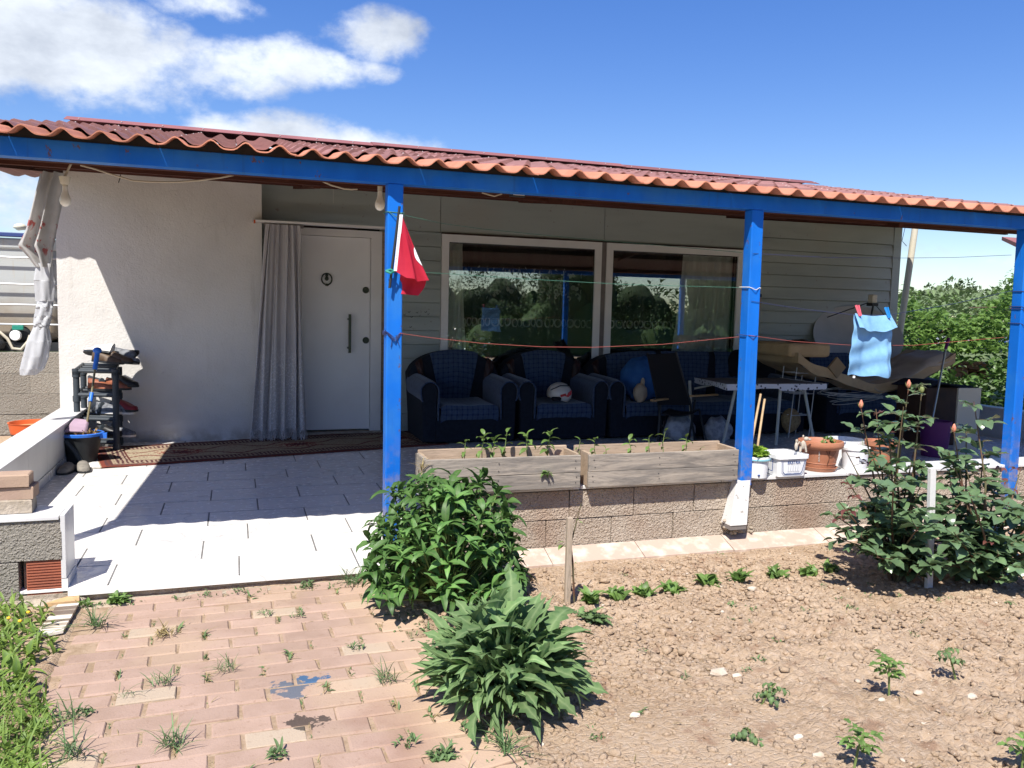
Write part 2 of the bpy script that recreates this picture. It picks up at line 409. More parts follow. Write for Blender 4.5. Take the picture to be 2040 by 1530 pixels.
def m_blue():
    t = NT('blue_paint')
    p = t.map(t.pos, (1, 1, .25))
    col = t.mix(t.rng(t.noise(8, 5, v=p), .3, .75), (.005, .12, .51), (.008, .15, .60))
    col = t.mix(t.math('MULTIPLY', t.rng(t.noise(60, 5, .7), .69, .73), .6), col, (.02, .05, .16))
    col = t.mix(t.rng(t.noise(2.6, 5, .65), .46, .68, 0, .55), col, (.035, .18, .48))
    col = t.mix(t.math('MULTIPLY', t.rng(t.noise(19, 7, .72, v=t.map(t.pos, (1, 1, .6), (4, 4, 4))), .635, .66), .85), col, (.12, .06, .04))
    z = t.xyz(t.pos)[2]
    col = t.mix(t.math('MULTIPLY', t.rng(z, .75, .0), t.rng(t.noise(16, 6, .7), .42, .62)), col, (.26, .20, .15))
    col = t.mix(t.math('MULTIPLY', t.rng(t.noise(34, 3, v=t.map(t.pos, (1, 1, .06))), .58, .7), .3), col, (.02, .08, .26))
    t.set('Base Color', col); t.set('Roughness', .5); t.set('Specular IOR Level', .18); t.bump(t.noise(50, 3, v=p), .15, .002); return t.m
def m_plaid():
    t = NT('blue_plaid_fabric'); x, y, z = t.xyz(t.obj())
    def lines(c, per, w):
        f = t.math('FRACT', t.math('MULTIPLY', c, 1/per)); return t.rng(t.math('ABSOLUTE', t.math('SUBTRACT', f, .5)), w, w+.1, 1, 0)
    yz = t.math('ADD', y, z)
    a = lines(x, .052, .07); b = lines(yz, .052, .07)
    g = t.math('MAXIMUM', a, b); c2 = t.math('MULTIPLY', a, b)
    col = t.mix(t.rng(t.noise(25, 4), .3, .7), (.055, .085, .145), (.038, .058, .10))
    col = t.mix(t.math('MULTIPLY', g, .5), col, (.012, .028, .085)); col = t.mix(c2, col, (.01, .02, .06))
    t.set('Base Color', col); t.set('Roughness', .95); t.set('Specular IOR Level', .1); t.bump(t.noise(220, 3), .4, .003)
    t.b.inputs['Sheen Weight'].default_value = .25; return t.m
def m_rug():
    t = NT('woven_rug'); x, y, z = t.xyz(t.obj())   # x along the runner, y across
    ay = t.math('ABSOLUTE', y)
    per = 1.02
    fx = t.math('MULTIPLY', t.math('ABSOLUTE', t.math('SUBTRACT', t.math('FRACT', t.math('ADD', t.math('MULTIPLY', x, 1/per), .32)), .5)), per)
    rad = t.math('SQRT', t.math('ADD', t.math('MULTIPLY', fx, fx), t.math('MULTIPLY', t.math('MULTIPLY', ay, ay), 3.2)))
    ang = t.math('ARCTAN2', t.math('MULTIPLY', ay, 1.8), fx)
    pet = t.math('ADD', rad, t.math('MULTIPLY', t.math('SINE', t.math('MULTIPLY', ang, 18)), .03))
    grain = t.noise(70, 3, .6); gr = t.math('SUBTRACT', grain, .5)
    base = t.mix(t.rng(grain, .4, .6), (.36, .30, .21), (.27, .22, .15))
    med = t.rng(t.math('ADD', pet, t.math('MULTIPLY', gr, .12)), .205, .195)
    med2 = t.rng(t.math('ADD', pet, t.math('MULTIPLY', gr, .1)), .095, .085)
    vine = t.rng(t.math('ABSOLUTE', t.math('ADD', t.math('SUBTRACT', ay, t.math('ADD', .14, t.math('MULTIPLY', t.math('SINE', t.math('MULTIPLY', x, 12.3)), .07))), t.math('MULTIPLY', gr, .07))), .024, .012)
    col = t.mix(t.math('MULTIPLY', vine, .9), base, (.14, .035, .03))
    speck = t.rng(t.math('ADD', t.voro(30, t.map(t.obj(), (1, 1.2, 1))), t.math('MULTIPLY', gr, .35)), .30, .20)
    col = t.mix(t.math('MULTIPLY', speck, .75), col, (.10, .04, .04))
    col = t.mix(med, col, (.20, .045, .035)); col = t.mix(t.math('MULTIPLY', med, t.rng(t.noise(45, 2), .5, .56)), col, (.40, .32, .22))
    col = t.mix(med2, col, (.10, .03, .035))
    end = t.math('MAXIMUM', t.math('SUBTRACT', t.math('ABSOLUTE', x), 1.26), -9)
    def band(lo, hi, c, amt=1.0):
        nonlocal col
        e = t.math('MAXIMUM', ay, t.math('ADD', end, .27 if True else 0))
        f = t.math('MULTIPLY', t.math('GREATER_THAN', e, lo), t.math('LESS_THAN', e, hi))
        col = t.mix(t.math('MULTIPLY', f, amt), col, c)
    pat = t.rng(t.math('ADD', t.wave(9, 3, 2, 3, v=t.obj()), gr), .45, .6)
    band(.27, .285, (.10, .035, .03)); band(.285, .40, t.mix(pat, (.085, .04, .04), (.30, .23, .165))); band(.40, .415, (.30, .23, .165)); band(.415, .47, t.mix(pat, (.12, .045, .035), (.085, .04, .04))); band(.47, .5, (.16, .045, .032))
    t.set('Base Color', col); t.set('Roughness', 1); t.set('Specular IOR Level', .05); t.bump(grain, .6, .004); return t.m
def m_sheer():
    t = NT('sheer_lace_curtain'); x, y, z = t.xyz(t.pos)
    alpha = t.rng(t.noise(6, 3, v=t.map(t.pos, (6, 1, .08))), .3, .7, .05, .16)
    v = t.voro(15, t.map(t.pos, (1.3, 0, 1)))
    lace = t.rng(t.math('ABSOLUTE', t.math('SUBTRACT', v, .36)), .20, .05)
    ring = t.rng(t.math('ABSOLUTE', t.math('SUBTRACT', t.voro(24, t.map(t.pos, (.55, 0, .36), (0, 0, .21)), rnd=.15), .40)), .13, .04)
    edge = t.math('MULTIPLY', t.math('ABSOLUTE', t.math('SUBTRACT', t.math('FRACT', t.math('MULTIPLY', x, 11)), .5)), .16)
    band1 = t.math('MULTIPLY', t.math('LESS_THAN', z, t.math('ADD', 1.70, edge)), t.math('GREATER_THAN', z, t.math('SUBTRACT', 1.49, edge)))
    band2 = t.math('MULTIPLY', t.math('LESS_THAN', z, 1.205), t.math('GREATER_THAN', z, 1.11))
    left = t.math('LESS_THAN', x, 3.75)
    a = t.math('ADD', alpha, t.math('MULTIPLY', t.math('MULTIPLY', t.math('MULTIPLY', band1, left), lace), .60))
    a = t.math('ADD', a, t.math('MULTIPLY', t.math('MULTIPLY', band2, ring), .60))
    t.set('Base Color', (.80, .80, .74)); t.set('Roughness', .9); t.set('Alpha', t.math('MINIMUM', a, 1)); return t.m
def m_glass():
    t = NT('window_glass')
    g = t.n.new('ShaderNodeBsdfGlossy'); g.inputs['Roughness'].default_value = .004; g.inputs['Color'].default_value = (.92, .97, 1, 1)
    tr = t.n.new('ShaderNodeBsdfTransparent'); tr.inputs[0].default_value = (.95, .97, .96, 1)
    fr = t.n.new('ShaderNodeFresnel'); fr.inputs['IOR'].default_value = 1.52
    ms = t.n.new('ShaderNodeMixShader'); t.l.new(t.math('ADD', t.math('MULTIPLY', fr.outputs[0], 1.7), .12, clamp=True), ms.inputs[0])
    t.l.new(tr.outputs[0], ms.inputs[1]); t.l.new(g.outputs[0], ms.inputs[2]); t.l.new(ms.outputs[0], t.out.inputs[0]); return t.m
def m_lacecurtain():
    t = NT('grey_lace_curtain'); x, y, z = t.xyz(t.pos)
    band = t.math('MULTIPLY', t.rng(z, .95, .75), t.rng(t.noise(75, 4, .6, dist=1), .52, .60))
    col = t.mix(t.math('MULTIPLY', band, .8), (.46, .445, .455), (.72, .71, .73))
    t.set('Base Color', col); t.set('Roughness', .9); t.bump(t.math('ADD', t.noise(160, 3), band), .5, .004); return t.m
def m_printcloth():
    t = NT('white_cloth_with_red_flowers'); x, y, z = t.xyz(t.pos)
    fl = t.math('MULTIPLY', t.rng(t.noise(17, 4, .6), .57, .61), t.math('MULTIPLY', t.rng(z, 1.97, 1.87), t.rng(z, 1.60, 1.66)))
    col = t.mix(t.rng(t.noise(9, 3), .3, .7), (.58, .57, .555), (.50, .485, .465))
    col = t.mix(t.math('MULTIPLY', fl, .85), col, (.42, .05, .045))
    t.set('Base Color', col); t.set('Roughness', .9)
    tr = t.n.new('ShaderNodeBsdfTranslucent'); t.l.new(col, tr.inputs[0]); ms = t.n.new('ShaderNodeMixShader'); ms.inputs[0].default_value = .3
    t.l.new(t.b.outputs[0], ms.inputs[1]); t.l.new(tr.outputs[0], ms.inputs[2]); t.l.new(ms.outputs[0], t.out.inputs[0]); return t.m
def m_cloth(name, c1, c2, trans=.25, sc=12):
    t = NT(name); col = t.mix(t.rng(t.noise(sc, 4), .3, .7), c1, c2)
    t.set('Base Color', col); t.set('Roughness', .95); t.set('Specular IOR Level', .1); t.bump(t.noise(260, 3), .35, .003)
    tr = t.n.new('ShaderNodeBsdfTranslucent'); t.l.new(col, tr.inputs[0]); ms = t.n.new('ShaderNodeMixShader'); ms.inputs[0].default_value = trans
    t.l.new(t.b.outputs[0], ms.inputs[1]); t.l.new(tr.outputs[0], ms.inputs[2]); t.l.new(ms.outputs[0], t.out.inputs[0]); return t.m
def m_spots():
    t = NT('spotted_tablecloth')
    d = t.voro(26); col = t.mix(t.rng(d, .30, .24), (.62, .62, .66), (.05, .05, .07))
    t.set('Base Color', col); t.set('Roughness', .6); return t.m
def m_terracotta():
    t = NT('terracotta')
    col = t.mix(t.rng(t.noise(6, 5), .35, .7), (.36, .135, .07), (.42, .18, .10))
    t.set('Base Color', col); t.set('Roughness', .6); t.bump(t.noise(90, 3), .15, .002); return t.m
def m_stripes():
    t = NT('striped_ceramic_tile'); x, y, z = t.xyz(t.obj())
    n = t.noise(26, 2, .4, v=t.map(t.obj(), (.02, 1, 1)))
    col = t.mix(t.rng(n, .46, .50), (.17, .13, .10), (.42, .36, .28)); col = t.mix(t.rng(n, .56, .58), col, (.70, .66, .58))
    t.set('Base Color', col); t.set('Roughness', .5); return t.m
def m_bark():
    return mat('tree_bark', (.13, .09, .06), (.08, .055, .04), 14, .95, .8, 40, .02)
def m_tank():
    t = NT('white_tank_plastic'); x, y, z = t.xyz(t.pos)
    low = t.math('MULTIPLY', t.rng(t.math('ADD', z, t.math('MULTIPLY', t.noise(3, 4), .5)), 1.75, 1.25), .9)
    col = t.mix(low, (.42, .44, .44), (.24, .19, .13))
    col = t.mix(t.rng(t.noise(9, 5, v=t.map(t.pos, (3, 3, .25))), .58, .75, 0, .5), col, (.42, .36, .26))
    t.set('Base Color', col); t.set('Roughness', .45); return t.m

M = dict(
    soil=m_soil(), block=m_block(), block_g=m_block('grey_block', .95, .8), brick=m_brick(), tile=m_tile(), plaster=m_plaster(), siding=m_siding(), blue=m_blue(),
    tile_bed=mat('tile_grout', (.17, .165, .16), (.13, .125, .12), 9, .95),
    sand=mat('joint_sand', (.36, .26, .18), (.27, .19, .12), 25, .95, .6, 90),
    marble=mat('white_marble', (.66, .655, .645), (.58, .575, .57), 2.5, .35, 0, spec=.4),
    travertine=mat('pink_travertine', (.43, .325, .26), (.56, .48, .40), 13, .8, .5, 40, lo=.44, hi=.68),
    hollow=mat('red_hollow_brick', (.36, .115, .065), (.30, .10, .06), 9, .9, .5, 60),
    mortar=mat('mortar', (.40, .34, .27), (.30, .25, .19), 14, .95, .8, 45, .012),
    roof=m_roof('maroon_roof_sheet', (.29, .145, .13), (.235, .115, .105), (.36, .21, .17)),
    roof_o=m_roof('orange_roof_sheet', (.52, .215, .135), (.45, .175, .105), (.33, .14, .095)),
    ridge=m_roof('ridge_metal', (.25, .10, .10), (.21, .085, .085), (.33, .15, .13)),
    soffit=m_wood('brown_soffit_wood', (.085, .032, .022), (.06, .022, .016)),
    screw=mat('screw_cap', (.42, .36, .34), rough=.6),
    pvc=mat('white_pvc', (.78, .765, .74), (.74, .725, .70), 4, .4, spec=.4),
    doorw=mat('white_door', (.82, .815, .80), (.78, .77, .755), 2, .4, spec=.35),
    seal=mat('grey_brown_mullion', (.22, .19, .175), (.18, .16, .15), 8, .7),
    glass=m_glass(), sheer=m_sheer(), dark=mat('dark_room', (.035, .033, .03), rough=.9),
    drape=m_cloth('pale_drape', (.90, .91, .83), (.84, .85, .77), .1, 5),
    metal=mat('brushed_metal', (.33, .32, .30), rough=.35, metal=.9), iron=mat('dark_iron', (.05, .05, .05), rough=.5, metal=.6),
    bronze=mat('dark_bronze', (.06, .075, .055), rough=.4, metal=.5),
    lacec=m_lacecurtain(), print=m_printcloth(), whitecloth=m_cloth('white_cloth', (.62, .63, .65), (.54, .55, .57), .3),
    rug=m_rug(), fringe=mat('white_fringe', (.68, .66, .62), (.5, .48, .45), 40, .95),
    plaid=m_plaid(), navy=mat('navy_fabric', (.012, .016, .026), (.009, .012, .02), 30, .95, .4, 200),
    maroon=mat('dark_maroon_wood', (.035, .010, .008), (.022, .008, .006), 12, .45),
    blackp=mat('black_plastic', (.018, .02, .022), (.024, .027, .03), 8, .5, spec=.35),
    greyp=mat('slate_grey_plastic', (.035, .045, .055), (.045, .055, .065), 8, .5, spec=.35),
    bluep=mat('bright_blue_plastic', (.03, .16, .62), rough=.4), pinkp=mat('dusty_pink_plastic', (.42, .30, .38), (.36, .26, .33), 8, .5),
    whitep=mat('white_plastic', (.78, .79, .80), (.72, .73, .74), 5, .4, spec=.4), aquap=mat('aqua_rim', (.25, .58, .68), rough=.4),
    straw=mat('straw', (.40, .27, .13), (.26, .17, .08), 40, .95, .8, 120), brass=mat('brass_pole', (.30, .25, .14), rough=.4, metal=.7),
    purple=mat('purple_plastic', (.10, .015, .10), rough=.5), lab_blue=mat('printed_blue', (.06, .10, .26), rough=.5), lab_grey=mat('printed_grey', (.42, .44, .50), rough=.5),
    terra=m_terracotta(), crack=mat('dark_crack', (.07, .03, .02), rough=.9), potsoil=mat('pot_earth', (.16, .10, .065), (.24, .16, .10), 30, .98, .9, 60, .01),
    wood=m_wood('weathered_board', (.355, .305, .25), (.20, .178, .155)), woodin=m_wood('board_inside', (.42, .32, .235), (.35, .265, .19)),
    cane=mat('bamboo_cane', (.50, .36, .21), (.42, .29, .16), 20, .6), stakew=m_wood('grey_stake', (.42, .34, .26), (.34, .27, .20), ax='Z'),
    whitewash=mat('flaking_white_paint', (.60, .59, .57), (.34, .31, .27), 30, .8, .3, 60, lo=.62, hi=.70),
    clay=mat('beige_clay', (.46, .40, .33), (.36, .31, .25), 20, .9, .5, 90), stone=mat('pale_stone', (.56, .48, .39), (.48, .39, .30), 15, .9, .6, 60, rand=.12),
    red=m_cloth('red_flag_cloth', (.66, .045, .08), (.58, .03, .06), .35, 6), white=mat('white_print', (.78, .78, .78), rough=.8),
    towel=m_cloth('light_blue_towel', (.29, .55, .80), (.24, .48, .75), .25, 30), pegr=mat('pink_peg', (.65, .12, .16), rough=.4), pegb=mat('blue_peg', (.02, .22, .58), rough=.4),
    string_g=mat('green_string', (.05, .16, .11), rough=.7), string_r=mat('red_string', (.33, .08, .065), rough=.7), string_w=mat('pale_string', (.6, .6, .55), rough=.7), string_b=mat('dark_blue_string', (.03, .04, .12), rough=.7),
    foam=mat('beige_foam', (.52, .37, .21), (.44, .31, .175), 5, .95, .5, 120), fawn=mat('fawn_cloth', (.48, .385, .285), (.41, .325, .24), 7, .95),
    dish=mat('grey_dish', (.42, .41, .39), (.38, .37, .35), 4, .5), card=mat('cardboard', (.30, .21, .12), rough=.9), cabinet=mat('dark_cabinet', (.07, .035, .022), (.05, .026, .018), 8, .6),
    cream=mat('cream_panel', (.52, .48, .38), rough=.6), bagblue=m_cloth('blue_bag_plastic', (.05, .16, .42), (.035, .12, .34), .2, 8), bagw=mat('pale_bag', (.42, .42, .44), (.22, .22, .24), 14, .5, .4, 30, .02),
    black=mat('black_fabric', (.010, .010, .013), rough=.9), armwood=mat('armrest_wood', (.40, .24, .11), rough=.5),
    helmet=mat('cream_helmet_shell', (.62, .57, .50), rough=.3, spec=.5), hred=mat('red_mark', (.50, .03, .03), rough=.35),
    tabletop=mat('dull_table_top', (.14, .13, .13), rough=.5), legw=mat('cream_steel', (.52, .52, .45), rough=.4), wire=mat('white_wire', (.60, .60, .58), rough=.4),
    spots=m_spots(), stripes=m_stripes(), cotto=mat('cut_tile_edge', (.52, .34, .17), (.42, .27, .14), 20, .7), tankm=m_tank(), cage=mat('galvanised_tube', (.50, .53, .56), rough=.35, metal=.6),
    bulb=mat('bulb_white', (.80, .79, .74), rough=.3), fixture=mat('ivory_fixture', (.60, .57, .48), rough=.5), cable=mat('ivory_cable', (.50, .45, .35), rough=.5),
    orange=mat('orange_bucket', (.60, .11, .03), rough=.5), tan=mat('tan_bucket_inside', (.38, .25, .12), rough=.7), teal=mat('teal_plastic', (.02, .22, .16), rough=.4),
    shoe_br=mat('brown_leather', (.10, .065, .04), (.07, .045, .03), 12, .5), shoe_tan=mat('tan_leather', (.30, .10, .05), (.22, .08, .045), 14, .45), shoe_bk=mat('black_leather', (.012, .012, .014), rough=.4),
    shoe_gr=mat('grey_trainer', (.20, .21, .23), (.10, .105, .12), 30, .7), shoe_wh=mat('white_trainer', (.62, .60, .57), rough=.6), shoe_rd=mat('dark_red_shoe', (.22, .02, .03), rough=.5), slip=mat('taupe_slipper', (.24, .22, .19), (.18, .165, .145), 20, .95, .4, 150),
    bark=m_bark(), stem=mat('green_stem', (.16, .22, .07), (.12, .16, .05), 30, .7), rosestem=mat('rose_cane', (.11, .10, .05), (.13, .06, .04), 12, .7),
    l_bush=leafmat('bush_leaf', (.105, .215, .05), (.065, .155, .038), .5, .22, rand=.38), l_this=leafmat('thistle_leaf', (.15, .235, .092), (.10, .18, .07), .72, .22, (.27, .36, .17), spec=.18, rand=.35),
    l_rose=leafmat('rose_leaf', (.095, .155, .08), (.12, .195, .085), .26, .15, (.12, .18, .09), .6), l_red=leafmat('young_red_leaf', (.10, .03, .03), (.14, .055, .04), .35, .2, (.16, .07, .05), .5),
    l_seed=leafmat('seedling_leaf', (.15, .25, .06), (.11, .20, .05), .45, .3), l_let=leafmat('lettuce_leaf', (.28, .42, .05), (.22, .36, .05), .45, .35),
    l_weed=leafmat('weed_leaf', (.12, .19, .07), (.09, .15, .06), .6, .2), l_dry=leafmat('dry_grass', (.36, .28, .12), (.24, .20, .09), .8, .2, (.4, .3, .15)),
    l_grass=leafmat('verge_leaf', (.25, .36, .065), (.16, .27, .05), .5, .35), l_blue=leafmat('grass_blade', (.12, .20, .08), (.09, .16, .065), .5, .3),
    l_vine=leafmat('vine_leaf', (.15, .25, .05), (.09, .17, .04), .45, .35), l_tree=leafmat('tree_leaf', (.045, .08, .024), (.065, .11, .032), .7, .04, spec=.1), l_far=leafmat('far_leaf', (.10, .135, .06), (.075, .105, .05), .7, .1), l_dark=leafmat('ivy_leaf', (.05, .10, .025), (.07, .13, .03), .4, .2),
    bud=mat('peach_bud', (.62, .25, .16), (.55, .18, .12), 60, .6), budg=mat('green_sepal', (.20, .24, .09), rough=.6), shedroof=mat('galvanised_sheet', (.55, .58, .60), (.48, .5, .52), 4, .4, metal=.3), rubble=mat('brick_rubble', (.36, .18, .12), (.28, .15, .11), 9, .9),
    core=mat('crown_shade_core', (.030, .050, .016), (.042, .066, .022), 8, .95), navyrim=mat('navy_rim', (.035, .06, .20), rough=.5),  # first colour: shade inside the crowns, put into the added light-blocking lumps
    meadow=mat('garden_green', (.10, .15, .05), (.15, .18, .08), 3, .95),
)

# ================================================================== THE SETTING
YF = 4.13      # front line of the porch: posts, beam, low wall
YW = 8.45      # siding wall of the house
YP = 8.22      # face of the plastered wall
def lerp(a, b, t): return a+(b-a)*t
def hashgrid(seed, n=256): return np.random.RandomState(seed).rand(n, n)
def vnoise(x, y, seed):
    g = hashgrid(seed); xi = np.floor(x).astype(int); yi = np.floor(y).astype(int); fx = x-xi; fy = y-yi
    fx = fx*fx*(3-2*fx); fy = fy*fy*(3-2*fy); a = lambda i, j: g[(xi+i) % 256, (yi+j) % 256]
    return (a(0, 0)*(1-fx)+a(1, 0)*fx)*(1-fy)+(a(0, 1)*(1-fx)+a(1, 1)*fx)*fy-.5
def gz(x, y):
    """height of the ground, numpy arrays"""
    x = np.asarray(x, float); y = np.asarray(y, float)
    z = -.05+.05*vnoise(x*1.1+9, y*1.1+3, 1)*np.clip((y+30)/30, 0, 1)
    near = ((x > -1.7) & (x < 7) & (y < 4.2) & (y > .5))
    rough = np.clip(.5+2.6*vnoise(x*.9+50, y*.9+20, 5)+.35*np.clip((x-1.6), -1, 1), .2, 1.3)
    z = z+near*rough*(.034*vnoise(x*6+40, y*6+40, 2)-.012*np.abs(vnoise(x*13+7, y*16+70, 3))+.006-.010*np.abs(vnoise(x*29, y*34, 4))+.005+.018*vnoise(x*47, y*47, 6)+.010*vnoise(x*90, y*90, 12))
    edge = np.clip((.80+.10*vnoise(y*5+60, x*0+3, 7)-x)/.10, 0, 1)*np.clip((x+.66)/.05, 0, 1)*np.clip((4.06-y)/.02, 0, 1)
    z = z*(1-edge)+(-.088+.006*vnoise(x*30, y*30, 8))*edge
    k = np.clip((y-3.86)/.1, 0, 1)*(x > .9)*(x < 6.7); z = z*(1-k)+(-.055+.02*vnoise(x*9, y*9, 9))*k
    ins = (y > 4.08) & (y < 12.4) & (x > -1.46) & (x < 8.0)
    z = np.where(ins, -.25, z)
    far = np.clip((np.hypot(x, y)-30)/300, 0, 1); return z+far*1.5*vnoise(x*.006+20, y*.006+20, 11)-far*.6
def gz1(x, y): return float(gz(np.array([x]), np.array([y]))[0])
def spaced(lo, hi, a, b, st, grow):
    s = list(np.arange(a, b+1e-6, st)); d = st; v = a
    left = []
    while v > lo: d *= grow; v -= d; left.append(max(v, lo))
    d = st; v = s[-1]; right = []
    while v < hi: d *= grow; v += d; right.append(min(v, hi))
    return np.array(left[::-1]+s+right)
def build_ground():
    xs = spaced(-700, 900, -1.7, 5.0, .0165, 1.16); ys = spaced(-500, 1500, 1.6, 4.06, .0145, 1.16)
    X, Y = np.meshgrid(xs, ys); Z = gz(X, Y); nx, ny = len(xs), len(ys)
    v = np.stack([X.ravel(), Y.ravel(), Z.ravel()], 1)
    i = np.arange(nx-1); j = np.arange(ny-1); I, J = np.meshgrid(i, j); a = (J*nx+I).ravel()
    f = np.stack([a, a+1, a+1+nx, a+nx], 1)
    me = bpy.data.meshes.new('garden_soil'); me.vertices.add(len(v)); me.vertices.foreach_set('co', v.ravel().astype(np.float32))
    me.loops.add(len(f)*4); me.loops.foreach_set('vertex_index', f.ravel().astype(np.int32)); me.polygons.add(len(f))
    me.polygons.foreach_set('loop_start', np.arange(0, len(f)*4, 4, dtype=np.int32)); me.polygons.foreach_set('use_smooth', np.ones(len(f), bool))
    me.update(calc_edges=True); me.validate()
    me.materials.append(M['soil']); me.materials.append(M['meadow'])
    mi = ((np.abs(X[:-1, :-1])+np.abs(Y[:-1, :-1])) > 16).ravel().astype(np.int32); me.polygons.foreach_set('material_index', mi)
    o = bpy.data.objects.new('garden_soil', me); COL.objects.link(o); _tag(o, kind='structure')
build_ground()

# clods and pebbles lying on the dug soil: nobody could count them
def rock_batch(name, n, m, area, size, seed, flat=.6):
    rs = np.random.RandomState(seed)
    t = (1+5**.5)/2
    iv = np.array([(-1, t, 0), (1, t, 0), (-1, -t, 0), (1, -t, 0), (0, -1, t), (0, 1, t), (0, -1, -t), (0, 1, -t), (t, 0, -1), (t, 0, 1), (-t, 0, -1), (-t, 0, 1)])/math.sqrt(1+t*t)
    fa = np.array([(0, 11, 5), (0, 5, 1), (0, 1, 7), (0, 7, 10), (0, 10, 11), (1, 5, 9), (5, 11, 4), (11, 10, 2), (10, 7, 6), (7, 1, 8), (3, 9, 4), (3, 4, 2), (3, 2, 6), (3, 6, 8), (3, 8, 9), (4, 9, 5), (2, 4, 11), (6, 2, 10), (8, 6, 7), (9, 8, 1)])
    P = []
    while len(P) < n:
        x = rs.uniform(area[0], area[1]); y = rs.uniform(area[2], area[3])
        d = .38+1.5*vnoise(np.array([x*1.4+30]), np.array([y*1.4+3]), 21)[0]+.30*max(0, min(1, x-1.3))+.25*max(0, 2.6-y)
        if rs.rand() < d: P.append((x, y))
    P = np.array(P); z = gz(P[:, 0], P[:, 1])
    s = size[0]+(size[1]-size[0])*rs.rand(n)**4.0
    V = iv[None]*(1+rs.uniform(-.45, .45, (n, 12, 1)))
    a = rs.uniform(0, 6.28, n); c, si = np.cos(a)[:, None], np.sin(a)[:, None]
    V = V*np.array([1.25, .9, flat])*s[:, None, None]
    X = V[:, :, 0]*c-V[:, :, 1]*si+P[:, :1]; Y = V[:, :, 0]*si+V[:, :, 1]*c+P[:, 1:]; Z = V[:, :, 2]+(z+s*flat*.12)[:, None]
    me = bpy.data.meshes.new(name); v = np.stack([X, Y, Z], 2).reshape(-1, 3); f = (fa[None]+np.arange(n)[:, None, None]*12).reshape(-1, 3)
    me.vertices.add(len(v)); me.vertices.foreach_set('co', v.ravel().astype(np.float32)); me.loops.add(f.size); me.loops.foreach_set('vertex_index', f.ravel().astype(np.int32))
    me.polygons.add(len(f)); me.polygons.foreach_set('loop_start', np.arange(0, f.size, 3, dtype=np.int32)); me.update(calc_edges=True); me.materials.append(m)
    o = bpy.data.objects.new(name, me); COL.objects.link(o); return o
_tag(rock_batch('large_clods', 1500, M['soil'], (.80, 5.0, 1.6, 3.9), (.008, .030), 13, .6), kind='stuff', label='larger dry clods of earth lying on the dug garden soil')
_tag(rock_batch('soil_clods', 23000, M['soil'], (.72, 5.0, 1.6, 3.97), (.003, .017), 3, .6), kind='stuff', label='small dry clods of earth scattered over the dug garden soil')
_tag(rock_batch('pebbles', 500, M['stone'], (.72, 5.0, 1.6, 3.97), (.003, .011), 4), kind='stuff', label='pale pebbles scattered over the dug garden soil')

# ---- brick path
path = thing('brick_path', 'path of pale pink paving bricks in running bond', 'path', (0, 3, -.09), kind='structure')
del path['category']; del path['label']
def chamfer_box(L, W, H, c, rs, rough=.0):
    def ring(dx, dy, z): return [(sx*(L/2-dx)+rs.uniform(-rough, rough), sy*(W/2-dy)+rs.uniform(-rough, rough), z+rs.uniform(-rough, rough)*.5) for sx, sy in ((-1, -1), (1, -1), (1, 1), (-1, 1))]
    b = MB(); vs = ring(0, 0, 0)+ring(0, 0, H-c)+ring(c, c, H)
    fs = [(3, 2, 1, 0), (8, 9, 10, 11)]
    for a in (0, 4):
        for k in range(4): fs.append((a+k, a+(k+1) % 4, a+4+(k+1) % 4, a+4+k))
    return b.add(vs, fs)
bricks = [chamfer_box(.192-.006*R.random(), .0945-.002*R.random(), .055, .004+.003*R.random(), R, .0022).mesh('brick', M['brick']) for _ in range(8)]
for r in range(24):
    y = 3.99-.1*r
    off = -.05+(.1 if r % 2 else 0)+.05*(3.95-y)
    for k in range(-4, 6):
        x = off+.1+.2*k
        xr = .80+.05*math.sin(y*7)+.03*math.sin(y*17)
        if x < -.62 or x > xr: continue
        inst('brick', R.choice(bricks), path, TRS((x+R.uniform(-.004, .004), y+R.uniform(-.003, .003), -.115+R.uniform(-.003, .0025)), R.uniform(-.016, .016)+.01, R.uniform(-.020, .020), R.uniform(-.010, .010)))
jb = MB().box(-.66, .86, 1.62, 4.045, -.13, -.0655); jb.build('joint_sand', M['sand'], path)
# a couple of loose bricks half sunk in the soil at the lower end of the path
for px, py, rz in ((985, 1510, .25), (905, 1535, .1)):
    p = PZ(px, py, -.06); inst('brick', bricks[1], path, TRS((p.x, p.y, -.105), rz, .03, .04))

# ---- tiled porch floor
porch = thing('porch_floor', '', '', (0, 6, 0), kind='structure')
MB().box(-1.46, .87, 4.06, 8.46, -.14, -.022).box(.87, 8.08, 4.15, 8.46, -.14, -.0222).build('floor_slab', M['mortar'], porch)
MB().box(-1.44, .87, 4.075, 8.45, -.021, -.0010).box(.872, 8.06, 4.16, 8.45, -.021, -.0012).build('tile_grout', M['tile_bed'], porch)
TW, TD = .572, .3265
offs = [-.56, -.17, -.51, -.16, -.44, -.16, -.44, -.20, -.5, -.1, -.4, -.2, -.45, -.1]
tcache = {}
def tile_mesh(w, d):
    k = (round(w, 3), round(d, 3))
    if k not in tcache: tcache[k] = chamfer_box(w-.0075, d-.0095, .012, .0015, R).mesh('floor_tile', M['tile'])
    return tcache[k]
for r in range(14):
    y0 = 4.055 if r == 0 else 4.052+TD*r; y1 = min(4.052+TD*(r+1), 8.45)
    x = offs[r]-TW*4
    while x < 8.06:
        a, b = max(x, -1.44), min(x+TW, 8.06)
        ya = y0
        if r == 0 and b > .86:
            if a < .85: b = .868
            else: ya = 4.17
        if b-a > .03: inst('floor_tile', tile_mesh(b-a, y1-ya), porch, TRS(((a+b)/2, (ya+y1)/2, -.012+R.uniform(-.0006, .0006))))
        x += TW
MB().box(-.72, .80, 4.035, 4.054, -.03, .0).build('edge_strip', M['tile'], porch)
